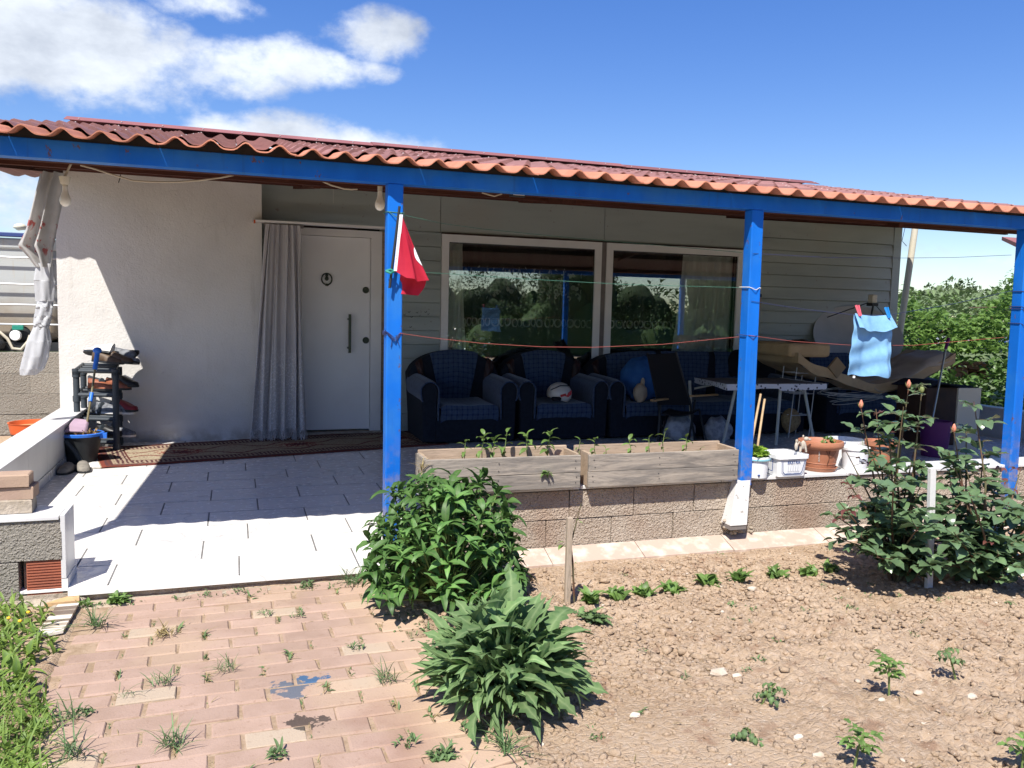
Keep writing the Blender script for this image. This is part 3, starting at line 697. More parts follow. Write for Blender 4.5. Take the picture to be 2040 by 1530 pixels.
MB().box(-.74, .84, 3.985, 4.06, -.13, -.062, .01).build('mortar_bed', M['mortar'], porch)

# ================================================================== HOUSE
house = thing('house', 'single storey cabin with a white wall, grey siding, maroon tiled roof and blue porch frame', 'house', (3, YW, 0))
MB().box(-1.49, .243, YP, 8.47, 0, 2.52).build('plaster_wall', M['plaster'], house)
side = MB().box(-1.49, -1.40, 8.471, 12.3, 0, 2.35).box(7.90, 8.0, 8.60, 12.3, 0, 2.4).box(-1.49, 8.0, 12.31, 12.4, 0, 2.35); side.build('outer_wall', M['plaster'], house)
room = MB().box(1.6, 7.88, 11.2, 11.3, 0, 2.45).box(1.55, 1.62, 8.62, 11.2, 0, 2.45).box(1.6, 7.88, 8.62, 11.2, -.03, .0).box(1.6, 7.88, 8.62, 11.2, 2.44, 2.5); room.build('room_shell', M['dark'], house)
# siding: each board laps the one below
def siding_board(x0, x1, z0, z1, lip=.019):
    z1 -= .008
    b = MB(); vs = [(x0, YW-lip, z0), (x1, YW-lip, z0), (x1, YW-.002, z1), (x0, YW-.002, z1), (x0, YW+.02, z0), (x1, YW+.02, z0), (x1, YW+.02, z1), (x0, YW+.02, z1)]
    b.add(vs, [(0, 1, 2, 3), (5, 4, 7, 6), (4, 5, 1, 0), (3, 2, 6, 7), (4, 0, 3, 7), (1, 5, 6, 2)]); return b
EXPO = .1445
for k in range(15):
    z0 = .055+k*EXPO; z1 = min(z0+EXPO, 2.075)
    siding_board(1.452, 2.036, z0, z1).build('siding_board', M['siding'], house)
for k in range(16):
    z0 = .055+k*EXPO+.01; z1 = z0+EXPO if k < 15 else 2.51
    siding_board(5.745, 7.88, z0, z1).build('siding_board', M['siding'], house)
MB().box(5.70, 5.742, YW-.018, YW+.02, .03, 2.08).build('window_batten', M['siding'], house)
MB().box(7.882, 8.0, YW-.022, YW+.14, 0, 2.50).build('corner_trim', M['siding'], house)
for x0, x1 in ((.25, 2.021), (2.027, 3.884), (3.890, 5.742)):
    MB().box(x0, x1, YW-.006, YW+.02, 2.085, 2.51).build('upper_panel', M['siding'], house)
MB().box(2.04, 5.70, YW-.004, YW+.02, .03, .548).build('lower_panel', M['siding'], house)
MB().box(.25, 7.9, YW+.021, YW+.10, -.02, .03).box(.25, .60, YW+.021, YW+.10, .03, 2.5).box(1.41, 2.05, YW+.021, YW+.10, .03, 2.5).box(5.69, 7.9, YW+.021, YW+.10, .03, 2.5).box(.6, 5.7, YW+.021, YW+.10, 2.09, 2.5).box(2.04, 5.7, YW+.021, YW+.10, .03, .545).build('wall_core', M['siding'], house)
MB().box(3.858, 3.917, YW-.012, YW+.06, .55, 2.07).build('mullion', M['seal'], house)
# door
dy = YW-.02
df = MB().box(1.303, 1.412, dy-.03, YW+.02, .02, 2.055).box(.50, .620, dy-.03, YW+.02, .02, 2.055).box(.620, 1.303, dy-.03, YW+.02, 1.985, 2.055)
dframe = df.build('door_frame', M['pvc'], house)
door = MB().box(.623, 1.300, dy-.005, dy+.05, .045, 1.982).build('door', M['doorw'], house, label='plain white front door with a round knocker', bevel=.004)
MB().box(.5, 1.43, dy-.06, YW+.02, 0, .03).build('door_threshold', M['mortar'], house)
MB().box(1.414, 1.450, dy+.005, YW+.02, .03, 2.055).build('door_packer', M['woodin'], house)
kp = PY(651, 556, dy-.02)
kn = MB()
kn.tube([(kp.x+.05*math.cos(a), dy-.022, kp.z+.056*math.sin(a)) for a in [i*math.pi/12 for i in range(25)]], .007, 8)
kn.ball((kp.x, dy-.02, kp.z+.005), .020, .016, .022).ball((kp.x, dy-.018, kp.z+.036), .016, .014, .016).ball((kp.x, dy-.025, kp.z-.058), .02, .012, .012)
kn.build('door_knocker', M['bronze'], door, smooth=True)
h0, h1 = PY(697, 626, dy-.05), PY(697, 703, dy-.05)
hb = MB().tube([(h0.x, dy-.055, h0.z), (h0.x, dy-.055, h1.z)], .014, 12)
for z in (h0.z-.05, h1.z+.05): hb.tube([(h0.x-.002, dy-.055, z), (h0.x-.012, dy, z)], .010, 8)
hb.build('door_handle', M['bronze'], door, smooth=True)
for py in (578, 678):
    p = PY(729, py, dy-.012)
    lb = MB().lathe((0, 0, 0), [(0, .016), (.010, .016), (.012, .010), (.026, .012), (.033, .006), (.034, 0)], 20)
    b2 = MB().add([(p.x+x, dy-.006-z, p.z+y) for x, y, z in lb.v], lb.f); b2.build('door_lock', M['bronze'], door, smooth=True)
# windows; the panes sit a degree and a half askew in their frames
PANE = -.0285
def window(x0, x1, nm):
    fw = .078; z0, z1 = .55, 2.066; y0, y1 = YW-.028, YW+.045
    fr = MB().box(x0, x1, y0, y1, z1-fw, z1).box(x0, x1, y0, y1, z0, z0+fw).box(x0, x0+fw, y0, y1, z0+fw, z1-fw).box(x1-fw, x1, y0, y1, z0+fw, z1-fw)
    w = fr.build('window', M['pvc'], house)
    xc, hwp = (x0+x1)/2, (x1-x0)/2-fw+.010; dyp = PANE*hwp
    MB().add([(xc+sx_*hwp, YW+.010+sx_*dyp+t_, z_) for t_ in (0, .004) for sx_, z_ in ((-1, z0+fw-.012), (1, z0+fw-.012), (1, z1-fw+.012), (-1, z1-fw+.012))], [(0, 1, 2, 3), (7, 6, 5, 4), (4, 5, 1, 0), (5, 6, 2, 1), (6, 7, 3, 2), (7, 4, 0, 3)]).build('pane', M['glass'], w)
    g = .008
    gk = MB().box(x0+fw, x1-fw, y0+.02, y1-.02, z1-fw-g, z1-fw-.0005).box(x0+fw, x0+fw+g, y0+.02, y1-.02, z0+fw, z1-fw-g-.0005).box(x1-fw-g, x1-fw, y0+.02, y1-.02, z0+fw, z1-fw-g-.0005)
    gk.build('gasket', M['blackp'], w)
window(2.04, 3.857, 'l'); window(3.918, 5.692, 'r')
MB().box(2.035, 3.862, YW-.04, YW-.008, 2.067, 2.079).build('drip_strip', M['maroon'], house)
MB().box(3.913, 5.70, YW-.04, YW-.008, 2.067, 2.079).build('drip_strip', M['maroon'], house)
# curtains behind the panes
def drape(x0, x1, w0, w1, flare0, flare1, seed):
    rr = random.Random(seed)
    def fn(u, v):
        top = (lerp(x0, x1, u)); bot = lerp(w0, w1, u); t = v**1.6
        x = lerp(top, bot, t); return (x, YW+.10+.022*math.sin(u*22+seed)+.012*math.sin(u*51+v*2), lerp(2.0, .5, v))
    return MB().grid(fn, 70, 10)
drape(2.10, 2.29, 2.09, 2.38, 0, 0, 1).build('drape', M['drape'], house, smooth='all')
drape(4.94, 5.64, 4.79, 5.64, 0, 0, 4).build('drape', M['drape'], house, smooth='all')
MB().grid(lambda u, v: (lerp(2.08, 5.66, u), YW+.30+.03*math.sin(u*120)+.02*math.sin(u*47+1), lerp(2.02, .5, v)), 260, 4).build('sheer_curtain', M['sheer'], house, smooth='all')

# ---- roof
WP, CREST = .1487, -.692
def wave_h(x):
    f = (x-CREST)/WP; c = math.cos(2*math.pi*f); return .036*((c+1)/2)**1.9
def roof_z(y): return 1.968+.197*(y-3.985)
def roof_sheet(x0, x1, y0, y1, m, name, course=.42, thick=.006, lift=0):
    nx = max(4, int(round((x1-x0)/WP*12))); rows = []
    y = y0
    while y < y1-1e-4:
        ye = min(y+course, y1); rows.append((y, .020)); rows.append((ye, .0)); y = ye
    b = MB(); vs, fs = [], []
    for yy, ad in rows:
        for i in range(nx+1):
            x = lerp(x0, x1, i/nx); vs.append((x, yy-ad*.06, roof_z(yy)+wave_h(x)+ad+lift))
    w = nx+1; n = len(vs)
    vs += [(x, yy, z-thick) for x, yy, z in vs]
    for j in range(len(rows)-1):
        for i in range(nx):
            q = (j*w+i, j*w+i+1, (j+1)*w+i+1, (j+1)*w+i); fs.append(q); fs.append(tuple(k+n for k in reversed(q)))
    for i in range(nx):
        fs.append((i+1, i, i+n, i+1+n)); a = (len(rows)-1)*w; fs.append((a+i, a+i+1, a+i+1+n, a+i+n))
    for j in range(len(rows)-1):
        fs.append((j*w, (j+1)*w, (j+1)*w+n, j*w+n)); e = w-1; fs.append(((j+1)*w+e, j*w+e, j*w+e+n, (j+1)*w+e+n))
    b.add(vs, fs); return b.build(name, m, house, smooth=True, angle=50)
SW = WP*4; sx = CREST-WP/2-SW*1
k = 0
x = CREST-WP*.5-WP*5
while x < 8.3:
    roof_sheet(x, x+SW-.003, 3.985+R.uniform(-.006, .006), 4.43, M['roof_o'], 'eave_sheet', .45, lift=R.uniform(-.003, .002)); x += SW
xs0 = CREST-WP*3.25; x = xs0
while x < 5.60:
    sh = roof_sheet(x, min(x+SW-.004, 5.66), 4.40, 7.30, M['roof'], 'roof_sheet', .42, lift=.003+R.uniform(-.002, .003))
    sc = MB()
    for yy in (4.47, 4.9, 5.75, 6.6, 7.12):
        for q in (0, 2): 
            cx = CREST+WP*round((x+.1+WP*q-CREST)/WP); sc.ball((cx, yy, roof_z(yy)+.052), .0065, .0065, .006, 6, 4)
    sc.build('roof_screws', M['screw'], sh, smooth=True, kind='stuff')
    x += SW
# ridge flashing in three lapped lengths, then the rear slope
for a, b_, dz in ((xs0-.05, 1.15, 0), (1.12, 3.5, .006), (3.47, 5.70, 0)):
    rb = MB().grid(lambda u, v, a=a, b_=b_, dz=dz: (lerp(a, b_, u), [7.16, 7.22, 7.30, 7.44, 7.58][int(round(v*4))], dz+[2.662, 2.686, 2.712, 2.705, 2.66][int(round(v*4))]), 1, 4, .003)
    r_ = rb.build('ridge_cap', M['ridge'], house)
    s_ = MB(); q = a+.1
    while q < b_-.05: s_.ball((q, 7.19, dz+2.679), .007, .007, .006, 6, 4); q += .297
    s_.build('ridge_screws', M['screw'], r_, smooth=True, kind='stuff')
MB().grid(lambda u, v: (lerp(-1.5, 8.2, u), lerp(7.45, 12.7, v), lerp(2.62, 2.30, v)), 1, 1, .01).build('rear_roof', M['roof'], house)
MB().grid(lambda u, v: (lerp(5.66, 8.25, u), lerp(4.42, 7.5, v), lerp(2.03, 2.52, v)), 1, 1, .01).build('side_roof', M['roof'], house)
MB().grid(lambda u, v: (lerp(-1.45, -1.16, u), lerp(4.42, 7.5, v), lerp(2.03, 2.52, v)), 1, 1, .01).build('side_roof', M['roof'], house)
# soffit deck, boards and purlins
for i in range(12):
    x0, x1 = lerp(-1.45, 8.22, i/12)+.004, lerp(-1.45, 8.22, (i+1)/12)-.004
    MB().grid(lambda u, v: (lerp(x0, x1, u), lerp(4.18, 8.46, v), lerp(1.972, 2.516, v)), 1, 1, .012).build('soffit_board', M['soffit'], house)
MB().grid(lambda u, v: (lerp(-2.15, -1.452, u), lerp(7.78, 9.6, v), lerp(2.46, 2.56, v)+.012*math.cos(u*29)), 24, 1, .03).build('side_eave', M['roof'], house)
for y, h in ((4.55, .05), (5.75, .06), (7.1, .06)):
    z = 1.972+(y-4.18)*.1271-.014
    MB().box(-1.45, 8.2, y-.02, y+.02, z-h, z-.002).build('purlin', M['soffit'], house)
for x, y0, y1 in ((-1.44, 4.2, 8.2), (.55, 6.0, 8.2), (2.2, 5.2, 6.4), (5.3, 5.6, 8.2)):
    MB().bar((x, y0, 1.972+(y0-4.18)*.1271-.055), (x, y1, 1.972+(y1-4.18)*.1271-.055), .045, .07).build('rafter', M['soffit'], house)
# blue beam and posts
MB().box(-1.50, 8.25, YF-.04, YF+.04, 1.904, 1.986).build('front_beam', M['blue'], house, bevel=.004)
ff = MB()
ns = 700; vs = []
for yy in (YF-.025, YF+.03):
    for i in range(ns+1):
        x = lerp(-1.46, 8.24, i/ns); vs += [(x, yy, 1.9862), (x, yy, roof_z(yy)+wave_h(x)+.008)]
m2 = 2*(ns+1); ff.add(vs, [q for i in range(ns) for q in ((2*i, 2*i+2, 2*i+3, 2*i+1), (m2+2*i+2, m2+2*i, m2+2*i+1, m2+2*i+3), (2*i+1, 2*i+3, m2+2*i+3, m2+2*i+1))])
ff.build('foam_filler', M['blackp'], house, kind='stuff')
def post(x, z0=-.02, lean=0, w=.078):
    b = MB(); h = w/2
    vs = [(x+sx*h+lean*(0 if z else 1), YF+sy*h-.003+(0 if z else -.012), (1.9035 if z else z0)) for z in (0, 1) for sx, sy in ((-1, -1), (1, -1), (1, 1), (-1, 1))]
    b.add(vs, [(3, 2, 1, 0), (4, 5, 6, 7), (0, 1, 5, 4), (1, 2, 6, 5), (2, 3, 7, 6), (3, 0, 4, 7)])
    return b.build('post', M['blue'], house, bevel=.006)
p0 = post(-1.42); p1 = post(.752); p2 = post(2.842, .30); p3 = post(4.935, .12); p4 = post(7.1)
# boxed foot under the middle post, flaking white
ft = MB(); c0, c1 = PY(1480, 957, YF-.05), PY(1469, 1046, YF-.09)
vs = [(c1.x-.056, YF-.105, c1.z), (c1.x+.056, YF-.105, c1.z), (c1.x+.056, YF-.004, c1.z), (c1.x-.056, YF-.004, c1.z), (c0.x-.044, YF-.055, c0.z), (c0.x+.05, YF-.055, c0.z), (c0.x+.05, YF-.004, c0.z), (c0.x-.044, YF-.004, c0.z)]
ft.add(vs, [(3, 2, 1, 0), (4, 5, 6, 7), (0, 1, 5, 4), (1, 2, 6, 5), (2, 3, 7, 6), (3, 0, 4, 7)])
fo = ft.build('post_foot', M['whitewash'], p2, bevel=.003)
MB().box(c1.x-.054, c1.x+.054, YF-.10, YF-.004, c1.z-.025, c1.z-.002).build('foot_plate', M['seal'], fo)
MB().box(.70, .80, YF-.062, YF-.048, .02, .085).build('base_plate', M['maroon'], p1)
# string tied round the posts
def ties(post_, x, zs, m, sag=.02, w=.078):
    b = MB(); h = w/2+.004
    for z in zs:
        b.tube([(x-h, YF-h, z), (x+h, YF-h, z-.003), (x+h, YF+h, z), (x-h, YF+h, z+.002), (x-h, YF-h, z)], .0028, 5)
        b.tube([(x-h*.8, YF-h-.002, z), (x, YF-h-.016, z-sag), (x+h*.8, YF-h-.002, z)], .0022, 5)
    b.build('tied_string', m, post_)
ties(p1, .752, (1.175, 1.168, 1.161), M['string_b'], .03); ties(p1, .752, (1.765,), M['string_g'], .025)
ties(p2, 2.84, (1.462,), M['string_w'], .015); ties(p2, 2.84, (1.185,), M['string_b'], .006)
ties(p3, 4.935, (1.50, 1.40, 1.385, 1.29), M['string_b'], .02)
b = MB(); b.tube([(.705, YF-.05, 1.185), (.74, YF-.055, 1.14), (.735, YF-.052, 1.10)], .002, 4); b.tube([(.76, YF-.052, 1.16), (.775, YF-.055, 1.11)], .002, 4); b.build('loose_string_end', M['string_b'], p1)
# downpipe on the right-hand corner
a, b_ = PY(1824, 448, 8.7), PY(1796, 640, 8.7)
MB().tube([a+(a-b_)*.12, a, b_, b_+(b_-a)*.35, (b_.x-.17, 8.7, .02)], .042, 12).build('downpipe', M['cream'], house, smooth=True)
# small wall fittings
p = PY(1507, 598, YW-.02); MB().box(p.x-.03, p.x+.03, YW-.035, YW-.010, p.z-.04, p.z+.04).build('socket', M['pvc'], house, bevel=.004)
hb = MB()
for px, py in ((806, 627), (815, 622), (820, 632), (831, 623), (836, 629), (848, 622), (853, 626), (818, 652)):
    p = PY(px, py, YW-.012); hb.tube([(p.x-.012, YW-.014, p.z+.006), (p.x, YW-.02, p.z-.004), (p.x+.012, YW-.014, p.z+.012)], .0025, 4)
hb.build('wall_hooks', M['iron'], house)

# ================================================================== LOW WALLS
def block_mesh(L, H, D=.19):
    return chamfer_box(L-.006, D, H-.005, .004, R, .002).mesh('concrete_block', M['block'])
BL = .392
bm_full = [block_mesh(BL, .162) for _ in range(4)]; bm_half = [block_mesh(BL/2, .162) for _ in range(2)]
rw = thing('low_block_wall', 'low two course concrete block wall with a white cap along the right of the porch front', 'wall', (3.5, YF, 0))
H2 = .162
jx0 = PY(1381, 1015, YF).x    # a vertical joint of the upper course
for c in range(2):
    off = (jx0 % BL) if c == 1 else ((PY(1217, 1060, YF).x) % BL)
    x = off+BL*1
    while x < .90: x += BL
    if x > 1.0: inst('concrete_block', block_mesh(x-.885, .162), rw, TRS(((x+.885)/2, YF+.095, -.005+c*H2)))
    while x < 8.0:
        L = BL; cx = x+BL/2
        if not (c == 0 and cx > 2.62 and cx < 2.86 and False):
            inst('concrete_block', R.choice(bm_full), rw, TRS((cx, YF+.095+.0+R.uniform(-.004, .003), -.005+c*H2+R.uniform(-.001, .001)), R.uniform(-.004, .004)))
        x += BL
x = .90
while x < 8.0:
    e = min(x+.9, 8.05); MB().box(x+.002, e-.002, YF-.014, YF+.21, .322, .342).build('cap_slab', M['marble'], rw, bevel=.003); x = e
rb = MB(); rb2 = random.Random(4)
for _ in range(26):
    p = PY(1440+rb2.uniform(0, 62), 1040+rb2.uniform(-6, 24), YF-.02); rb.ball((p.x, YF-.02+rb2.uniform(-.03, .02), max(p.z, 0)), rb2.uniform(.008, .022), .014, rb2.uniform(.008, .016), 6, 4)
rb.build('broken_mortar', M['mortar'], rw)
sp = thing('side_parapet', 'grey marble faced side parapet at the right end of the porch', 'wall', (8.12, 6.3, 0))
for k in range(4): MB().box(8.08, 8.20, 4.35+k*1.03, 5.37+k*1.03, 0, .318).build('marble_panel', M['marble'], sp)
MB().box(8.06, 8.22, 4.345, 8.44, .320, .338).build('cap_slab', M['marble'], sp)
kb = thing('kerb', 'pinkish travertine kerb strip sloping down at the foot of the block wall', 'kerb', (3.5, 4.05, -.03))
x = .98
for L in (.62, .55, .57, .66, .52, .72, .6, .55, .64, .5):
    k0, k1 = 3.975+R.uniform(-.012, .012), YF-.006
    vs = [(x+.002, k0, -.075), (x+L-.003, k0, -.075), (x+L-.003, k0, -.048), (x+.002, k0, -.048), (x+.002, k1, -.03), (x+L-.003, k1, -.03), (x+L-.003, k1, .004), (x+.002, k1, .004)]
    MB().add(vs, [(0, 1, 2, 3), (3, 2, 6, 7), (5, 4, 7, 6), (4, 0, 3, 7), (1, 5, 6, 2), (0, 4, 5, 1)]).build('kerb_stone', M['travertine'], kb); x += L

lw = thing('left_parapet', 'low parapet of white marble over concrete blocks beside the left of the porch', 'wall', (-1.3, 4.2, 0))
# short return facing the camera: block above, hollow brick and block below
Hb = .172
inst('concrete_block', chamfer_box(.50, .19, .178, .004, R, .003).mesh('concrete_block', M['block_g']), lw, TRS((-.995, 4.155, .138)))
inst('concrete_block', bm_full[0], lw, TRS((-1.40, 4.155, .150)))
inst('concrete_block', chamfer_box(.34, .19, .196, .004, R, .003).mesh('concrete_block', M['block_g']), lw, TRS((-1.085, 4.15, -.065)))
inst('concrete_block', bm_full[2], lw, TRS((-1.46, 4.15, -.035)))
hbk = MB().box(-.888, -.745, 4.070, 4.23, -.04, .132)
for i in range(13): z = -.035+i*.0128; hbk.box(-.887, -.746, 4.065, 4.0698, z, z+.0062)
hbk.build('hollow_brick', M['hollow'], lw)
MB().box(-.905, -.885, 4.10, 4.22, -.1, .135).box(-.90, -.74, 4.10, 4.24, -.14, -.042).build('mortar_bed', M['mortar'], lw)
MB().box(-1.52, -.752, 4.052, 4.27, .318, .334).build('cap_slab', M['marble'], lw, bevel=.002)
MB().box(-.7485, -.728, 4.06, 4.275, .046, .338).build('end_panel', M['marble'], lw, bevel=.002)
MB().box(-.7485, -.724, 4.062, 4.285, 0, .044).build('end_skirting', M['tile'], lw)
for k in range(7):
    y0 = 4.275+k*.562; y1 = min(y0+.558, 8.215)
    MB().box(-1.288, -1.272, y0, y1, .07, .318).build('marble_panel', M['marble'], lw)
    MB().box(-1.292, -1.268, y0, y1, .0, .066).build('skirting_tile', M['tile'], lw)
    MB().box(-1.478, -1.262, y0, y1, .320, .336).build('cap_slab', M['marble'], lw)
MB().box(-1.47, -1.29, 4.28, 8.21, -.1, .316).build('wall_core', M['block'], lw)

# concrete block wall further back on the left, with the tank on it
by = 9.05
bw = thing('block_wall', 'grey concrete block wall standing behind the left parapet under the tank', 'wall', (-2.4, by, 0))
ztop = PY(60, 702, by).z
full = chamfer_box(.395, .19, .197, .003, R, .002).mesh('concrete_block', M['block_g'])
jx = PY(57, 790, by).x
for c in range(6):
    for k in range(-6, 3):
        inst('concrete_block', full, bw, TRS((jx+.2+.4*k+R.uniform(-.006, .006)+(.01 if c % 2 else -.008), by+.095+R.uniform(-.006, .006), ztop-.2*(c+1)), R.uniform(-.006, .006)))

# ================================================================== THINGS IN THE PORCH
# ---- runner rug
A, B = PZ(200, 934, 0), PZ(835, 890, 0)
ang = math.atan2(B.y-A.y, B.x-A.x); RL, RW = 3.0, .97
ux, uy = Vector((math.cos(ang), math.sin(ang), 0)), Vector((-math.sin(ang), math.cos(ang), 0))
rc = A+ux*RL/2+uy*RW/2
rug = thing('runner_rug', 'long patterned runner rug in dark red and beige along the door wall', 'rug', (rc.x, rc.y, .0))
rug.rotation_euler = (0, 0, ang)
g = MB().grid(lambda u, v: ((u-.5)*RL, (v-.5)*RW, .010+.004*math.sin(u*31)*math.sin(v*9)+.006*math.exp(-((u-.02)/.02)**2)), 60, 12, .007)
o = bpy.data.objects.new('rug_field', g.mesh('rug_field', M['rug'], 'all')); COL.objects.link(o); o.parent = rug
g = MB()
for i in range(70):
    y = (i/69-.5)*RW*.98; g.tube([(-RL/2+.004, y, .008), (-RL/2-.04, y+R.uniform(-.008, .008), .012), (-RL/2-.085-R.uniform(0, .02), y+R.uniform(-.02, .02), .005)], .005, 5)
o = bpy.data.objects.new('rug_fringe', g.mesh('rug_fringe', M['fringe'])); COL.objects.link(o); o.parent = rug

# ---- armchairs and sofas
def seat_unit(name, label, cat, loc, w, rz=0, group=None, cushions=1, panel=(-.26, .24, -.15, .15), flat=2.0):
    t = thing(name, label, cat, loc, group); t.rotation_euler = (0, 0, 0)
    ox, oy = loc[0], loc[1]; hw = w/2; aw = .185
    def P(b): return MB().add([(p[0]+ox, p[1]+oy, p[2]) for p in b.v], b.f)
    def part(nm, b, m, **k): 
        o = P(b).build(nm, m, t, **k); return o
    b = MB().box(-hw+.035, hw-.035, -.40, .38, .02, .26); part('base', b, M['navy'], bevel=.03)
    cw = (w-2*aw)/cushions
    for i in range(cushions):
        x0 = -hw+aw+cw*i; xa, xb = x0+.004, x0+cw-.004
        def cush(u, v):
            f = v*4; s_ = [(-.405, .24), (-.425, .31), (-.405, .385), (-.1, .39), (.24, .40)]; j = min(int(f), 3); y_, z_ = lerp(s_[j][0], s_[j+1][0], f-j), lerp(s_[j][1], s_[j+1][1], f-j); e = min(1, min(u, 1-u)*9)
            return (lerp(xa, xb, u), y_, z_-.025*(1-e)**2-(.028*math.sin(math.pi*u)*math.sin(math.pi*min(1, max(0, v*1.6-.7))) if v > .45 else 0)+.006*mnoise((u*6+ox*3, v*6, 1)))
        part('seat_cushion', MB().grid(cush, 22, 16, .02), M['plaid'], smooth=True)
    # arched back
    def top(x): return .60+.268*max(0, 1-abs(x/(hw+.005))**flat)**.5
    n = 24; poly = [(-hw+.03, .2)]+[(lerp(-hw, hw, i/n), top(lerp(-hw, hw, i/n))) for i in range(n+1)]+[(hw-.03, .2)]
    back = part('back', MB().prism(poly, .20, .42), M['navy'], bevel=.03, smooth=True)
    def strip(xa_t, xb_t, xa_b, xb_b, y, zt=None, m=None, nm='back_panel', z0=.36):
        def fn(u, v):
            x = lerp(lerp(xa_b, xb_b, u), lerp(xa_t, xb_t, u), v); zt_ = top(lerp(xa_t, xb_t, u))+.006
            z = lerp(z0, zt_, v); bow = .03*math.sin(math.pi*u)*math.sin(math.pi*min(1, v*1.1))+.010*mnoise((u*4+ox*5, v*4, 2)); yy = y-bow+(.0 if v < .93 else (v-.93)/.07*.03)
            return (x, yy, z)
        part(nm, MB().grid(fn, 14, 16, -.012), m or M['plaid'], smooth=True)
    np_ = cushions
    for i in range(np_):
        cx = (-hw+aw+cw*(i+.5)); strip(cx+panel[0], cx+panel[1], cx+panel[2], cx+panel[3], .188)
    for s in (-1, 1):
        strip(s*(hw-.13), s*(hw-.06), s*(hw-.17), s*(hw-.12), .19, m=M['maroon'], nm='back_trim', z0=.55)
    # scrolled arms: dark core, plaid covering rolled over the top
    for s in (-1, 1):
        cx = s*(hw-aw/2+.012); r = aw/2
        core = [(cx-r+.03, .03)]+[(cx+r*.82*math.cos(a), .515+.085*math.sin(a)) for a in [math.pi-i*math.pi/10 for i in range(11)]]+[(cx+r-.03, .03)]
        arm = part('arm', MB().prism(core, -.405, .32), M['navy'], bevel=.012, smooth=True)
        inner = -s
        prof = [(cx+inner*(r*.96), .245), (cx+inner*(r*.98), .40)]+[(cx+inner*r*1.02*math.cos(a), .52+.10*math.sin(a)) for a in [i*math.pi/12 for i in range(13)]]+[(cx-inner*(r*.97), .47), (cx-inner*(r*.80), .425)]
        m_ = len(prof)
        def fn(u, v):
            f = u*(m_-1); i = min(int(f), m_-2); q = f-i; x = lerp(prof[i][0], prof[i+1][0], q); z = lerp(prof[i][1], prof[i+1][1], q)
            return (x, lerp(-.413, .28, v), z+.02*v-(.01 if v < .04 else 0))
        bb = MB().grid(fn, m_*2, 8, .012 if s > 0 else -.012); oo = P(bb).build('arm_cover', M['plaid'], arm, smooth=True)
    return t
def unit_at(x, y): return (x, y, 0)
seat_unit('armchair', 'blue plaid armchair with dark frame nearest the front door, its seat empty', 'armchair', unit_at(2.13, 7.96), .95, group='armchairs and sofas against the house wall')
seat_unit('armchair', 'blue plaid armchair with a cream helmet on its seat', 'armchair', unit_at(3.115, 7.98), .96, group='armchairs and sofas against the house wall')
seat_unit('sofa', 'long blue plaid sofa under the right window with a blue bag on it', 'sofa', unit_at(4.80, 7.96), 2.40, group='armchairs and sofas against the house wall', cushions=3, panel=(-.30, .30, -.27, .27), flat=5)
seat_unit('sofa', 'dark blue sofa at the right end of the porch under a sagging beige foam mattress', 'sofa', unit_at(7.02, 7.9), 1.62, group='armchairs and sofas against the house wall', cushions=2, panel=(-.28, .28, -.26, .26), flat=5)
# jacket and dark cushion on the sofa back
c = MB().grid(lambda u, v: (5.35+u*.62, 8.05+.1*math.sin(v*3)-.02*math.sin(u*9), .90-v*.30-.10*u*u+.015*math.sin(u*14+v*6)), 24, 10, .03)
c.build('black_cloth', M['black'], smooth='all', label='black garment thrown over the right end of the long sofa back', cat='garment', org=(5.6, 8.1, .6))
# blue plastic bag, stuffed
q = PY(1280, 760, 7.75)
def lump(d): return 1+.16*mnoise((d.x*2.2+3, d.y*2.2, d.z*2.2))+.06*mnoise((d.x*6, d.y*6+4, d.z*6))
bb = MB().ball((q.x, 7.78, .60), .235, .17, .235, 28, 20, lump); bb.build('blue_bag', M['bagblue'], smooth='all', label='bulging bright blue plastic bag leaning on the long sofa', cat='bag', org=(q.x, 7.78, .4))
bb = MB().ball((q.x-.10, 7.60, .475), .075, .07, .10, 16, 12, lump).ball((q.x-.075, 7.60, .585), .025, .02, .05, 8, 6); bb.build('small_sack', M['fawn'], smooth='all', label='small beige tied sack in front of the blue bag', cat='sack', org=(q.x-.1, 7.6, .4))
# helmet
hp = PY(1118, 780, 7.62)
hel = thing('helmet', 'cream crash helmet with red marks lying on the second armchair', 'helmet', (hp.x, 7.68, .395))
def helm(d): return 1+.05*max(0, d.x)
sh = MB().ball((hp.x, 7.68, .47), .125, .13, .115, 24, 16, helm)
sh.v = [(x, y, max(z, .405-.035*((x-hp.x)/.12))) for x, y, z in sh.v]
hs_ = sh.build('shell', M['helmet'], hel, smooth='all')
MB().box(hp.x-.12, hp.x-.02, 7.545, 7.60, .41, .45).build('face_opening', M['black'], hs_, bevel=.018)
MB().add([(hp.x+.0, 7.547, .462), (hp.x+.095, 7.575, .515), (hp.x+.09, 7.565, .475), (hp.x+.05, 7.550, .445)], [(0, 1, 2, 3)]).build('red_flash', M['hred'], hs_)
MB().add([(hp.x-.04, 7.548, .47), (hp.x+.02, 7.546, .485), (hp.x+.025, 7.546, .462), (hp.x-.03, 7.547, .447)], [(0, 1, 2, 3)]).build('red_flash', M['hred'], hs_)
MB().tube([(hp.x-.11, 7.63, .51), (hp.x-.03, 7.575, .56), (hp.x+.08, 7.60, .555)], .006, 6).build('vent', M['iron'], hs_)

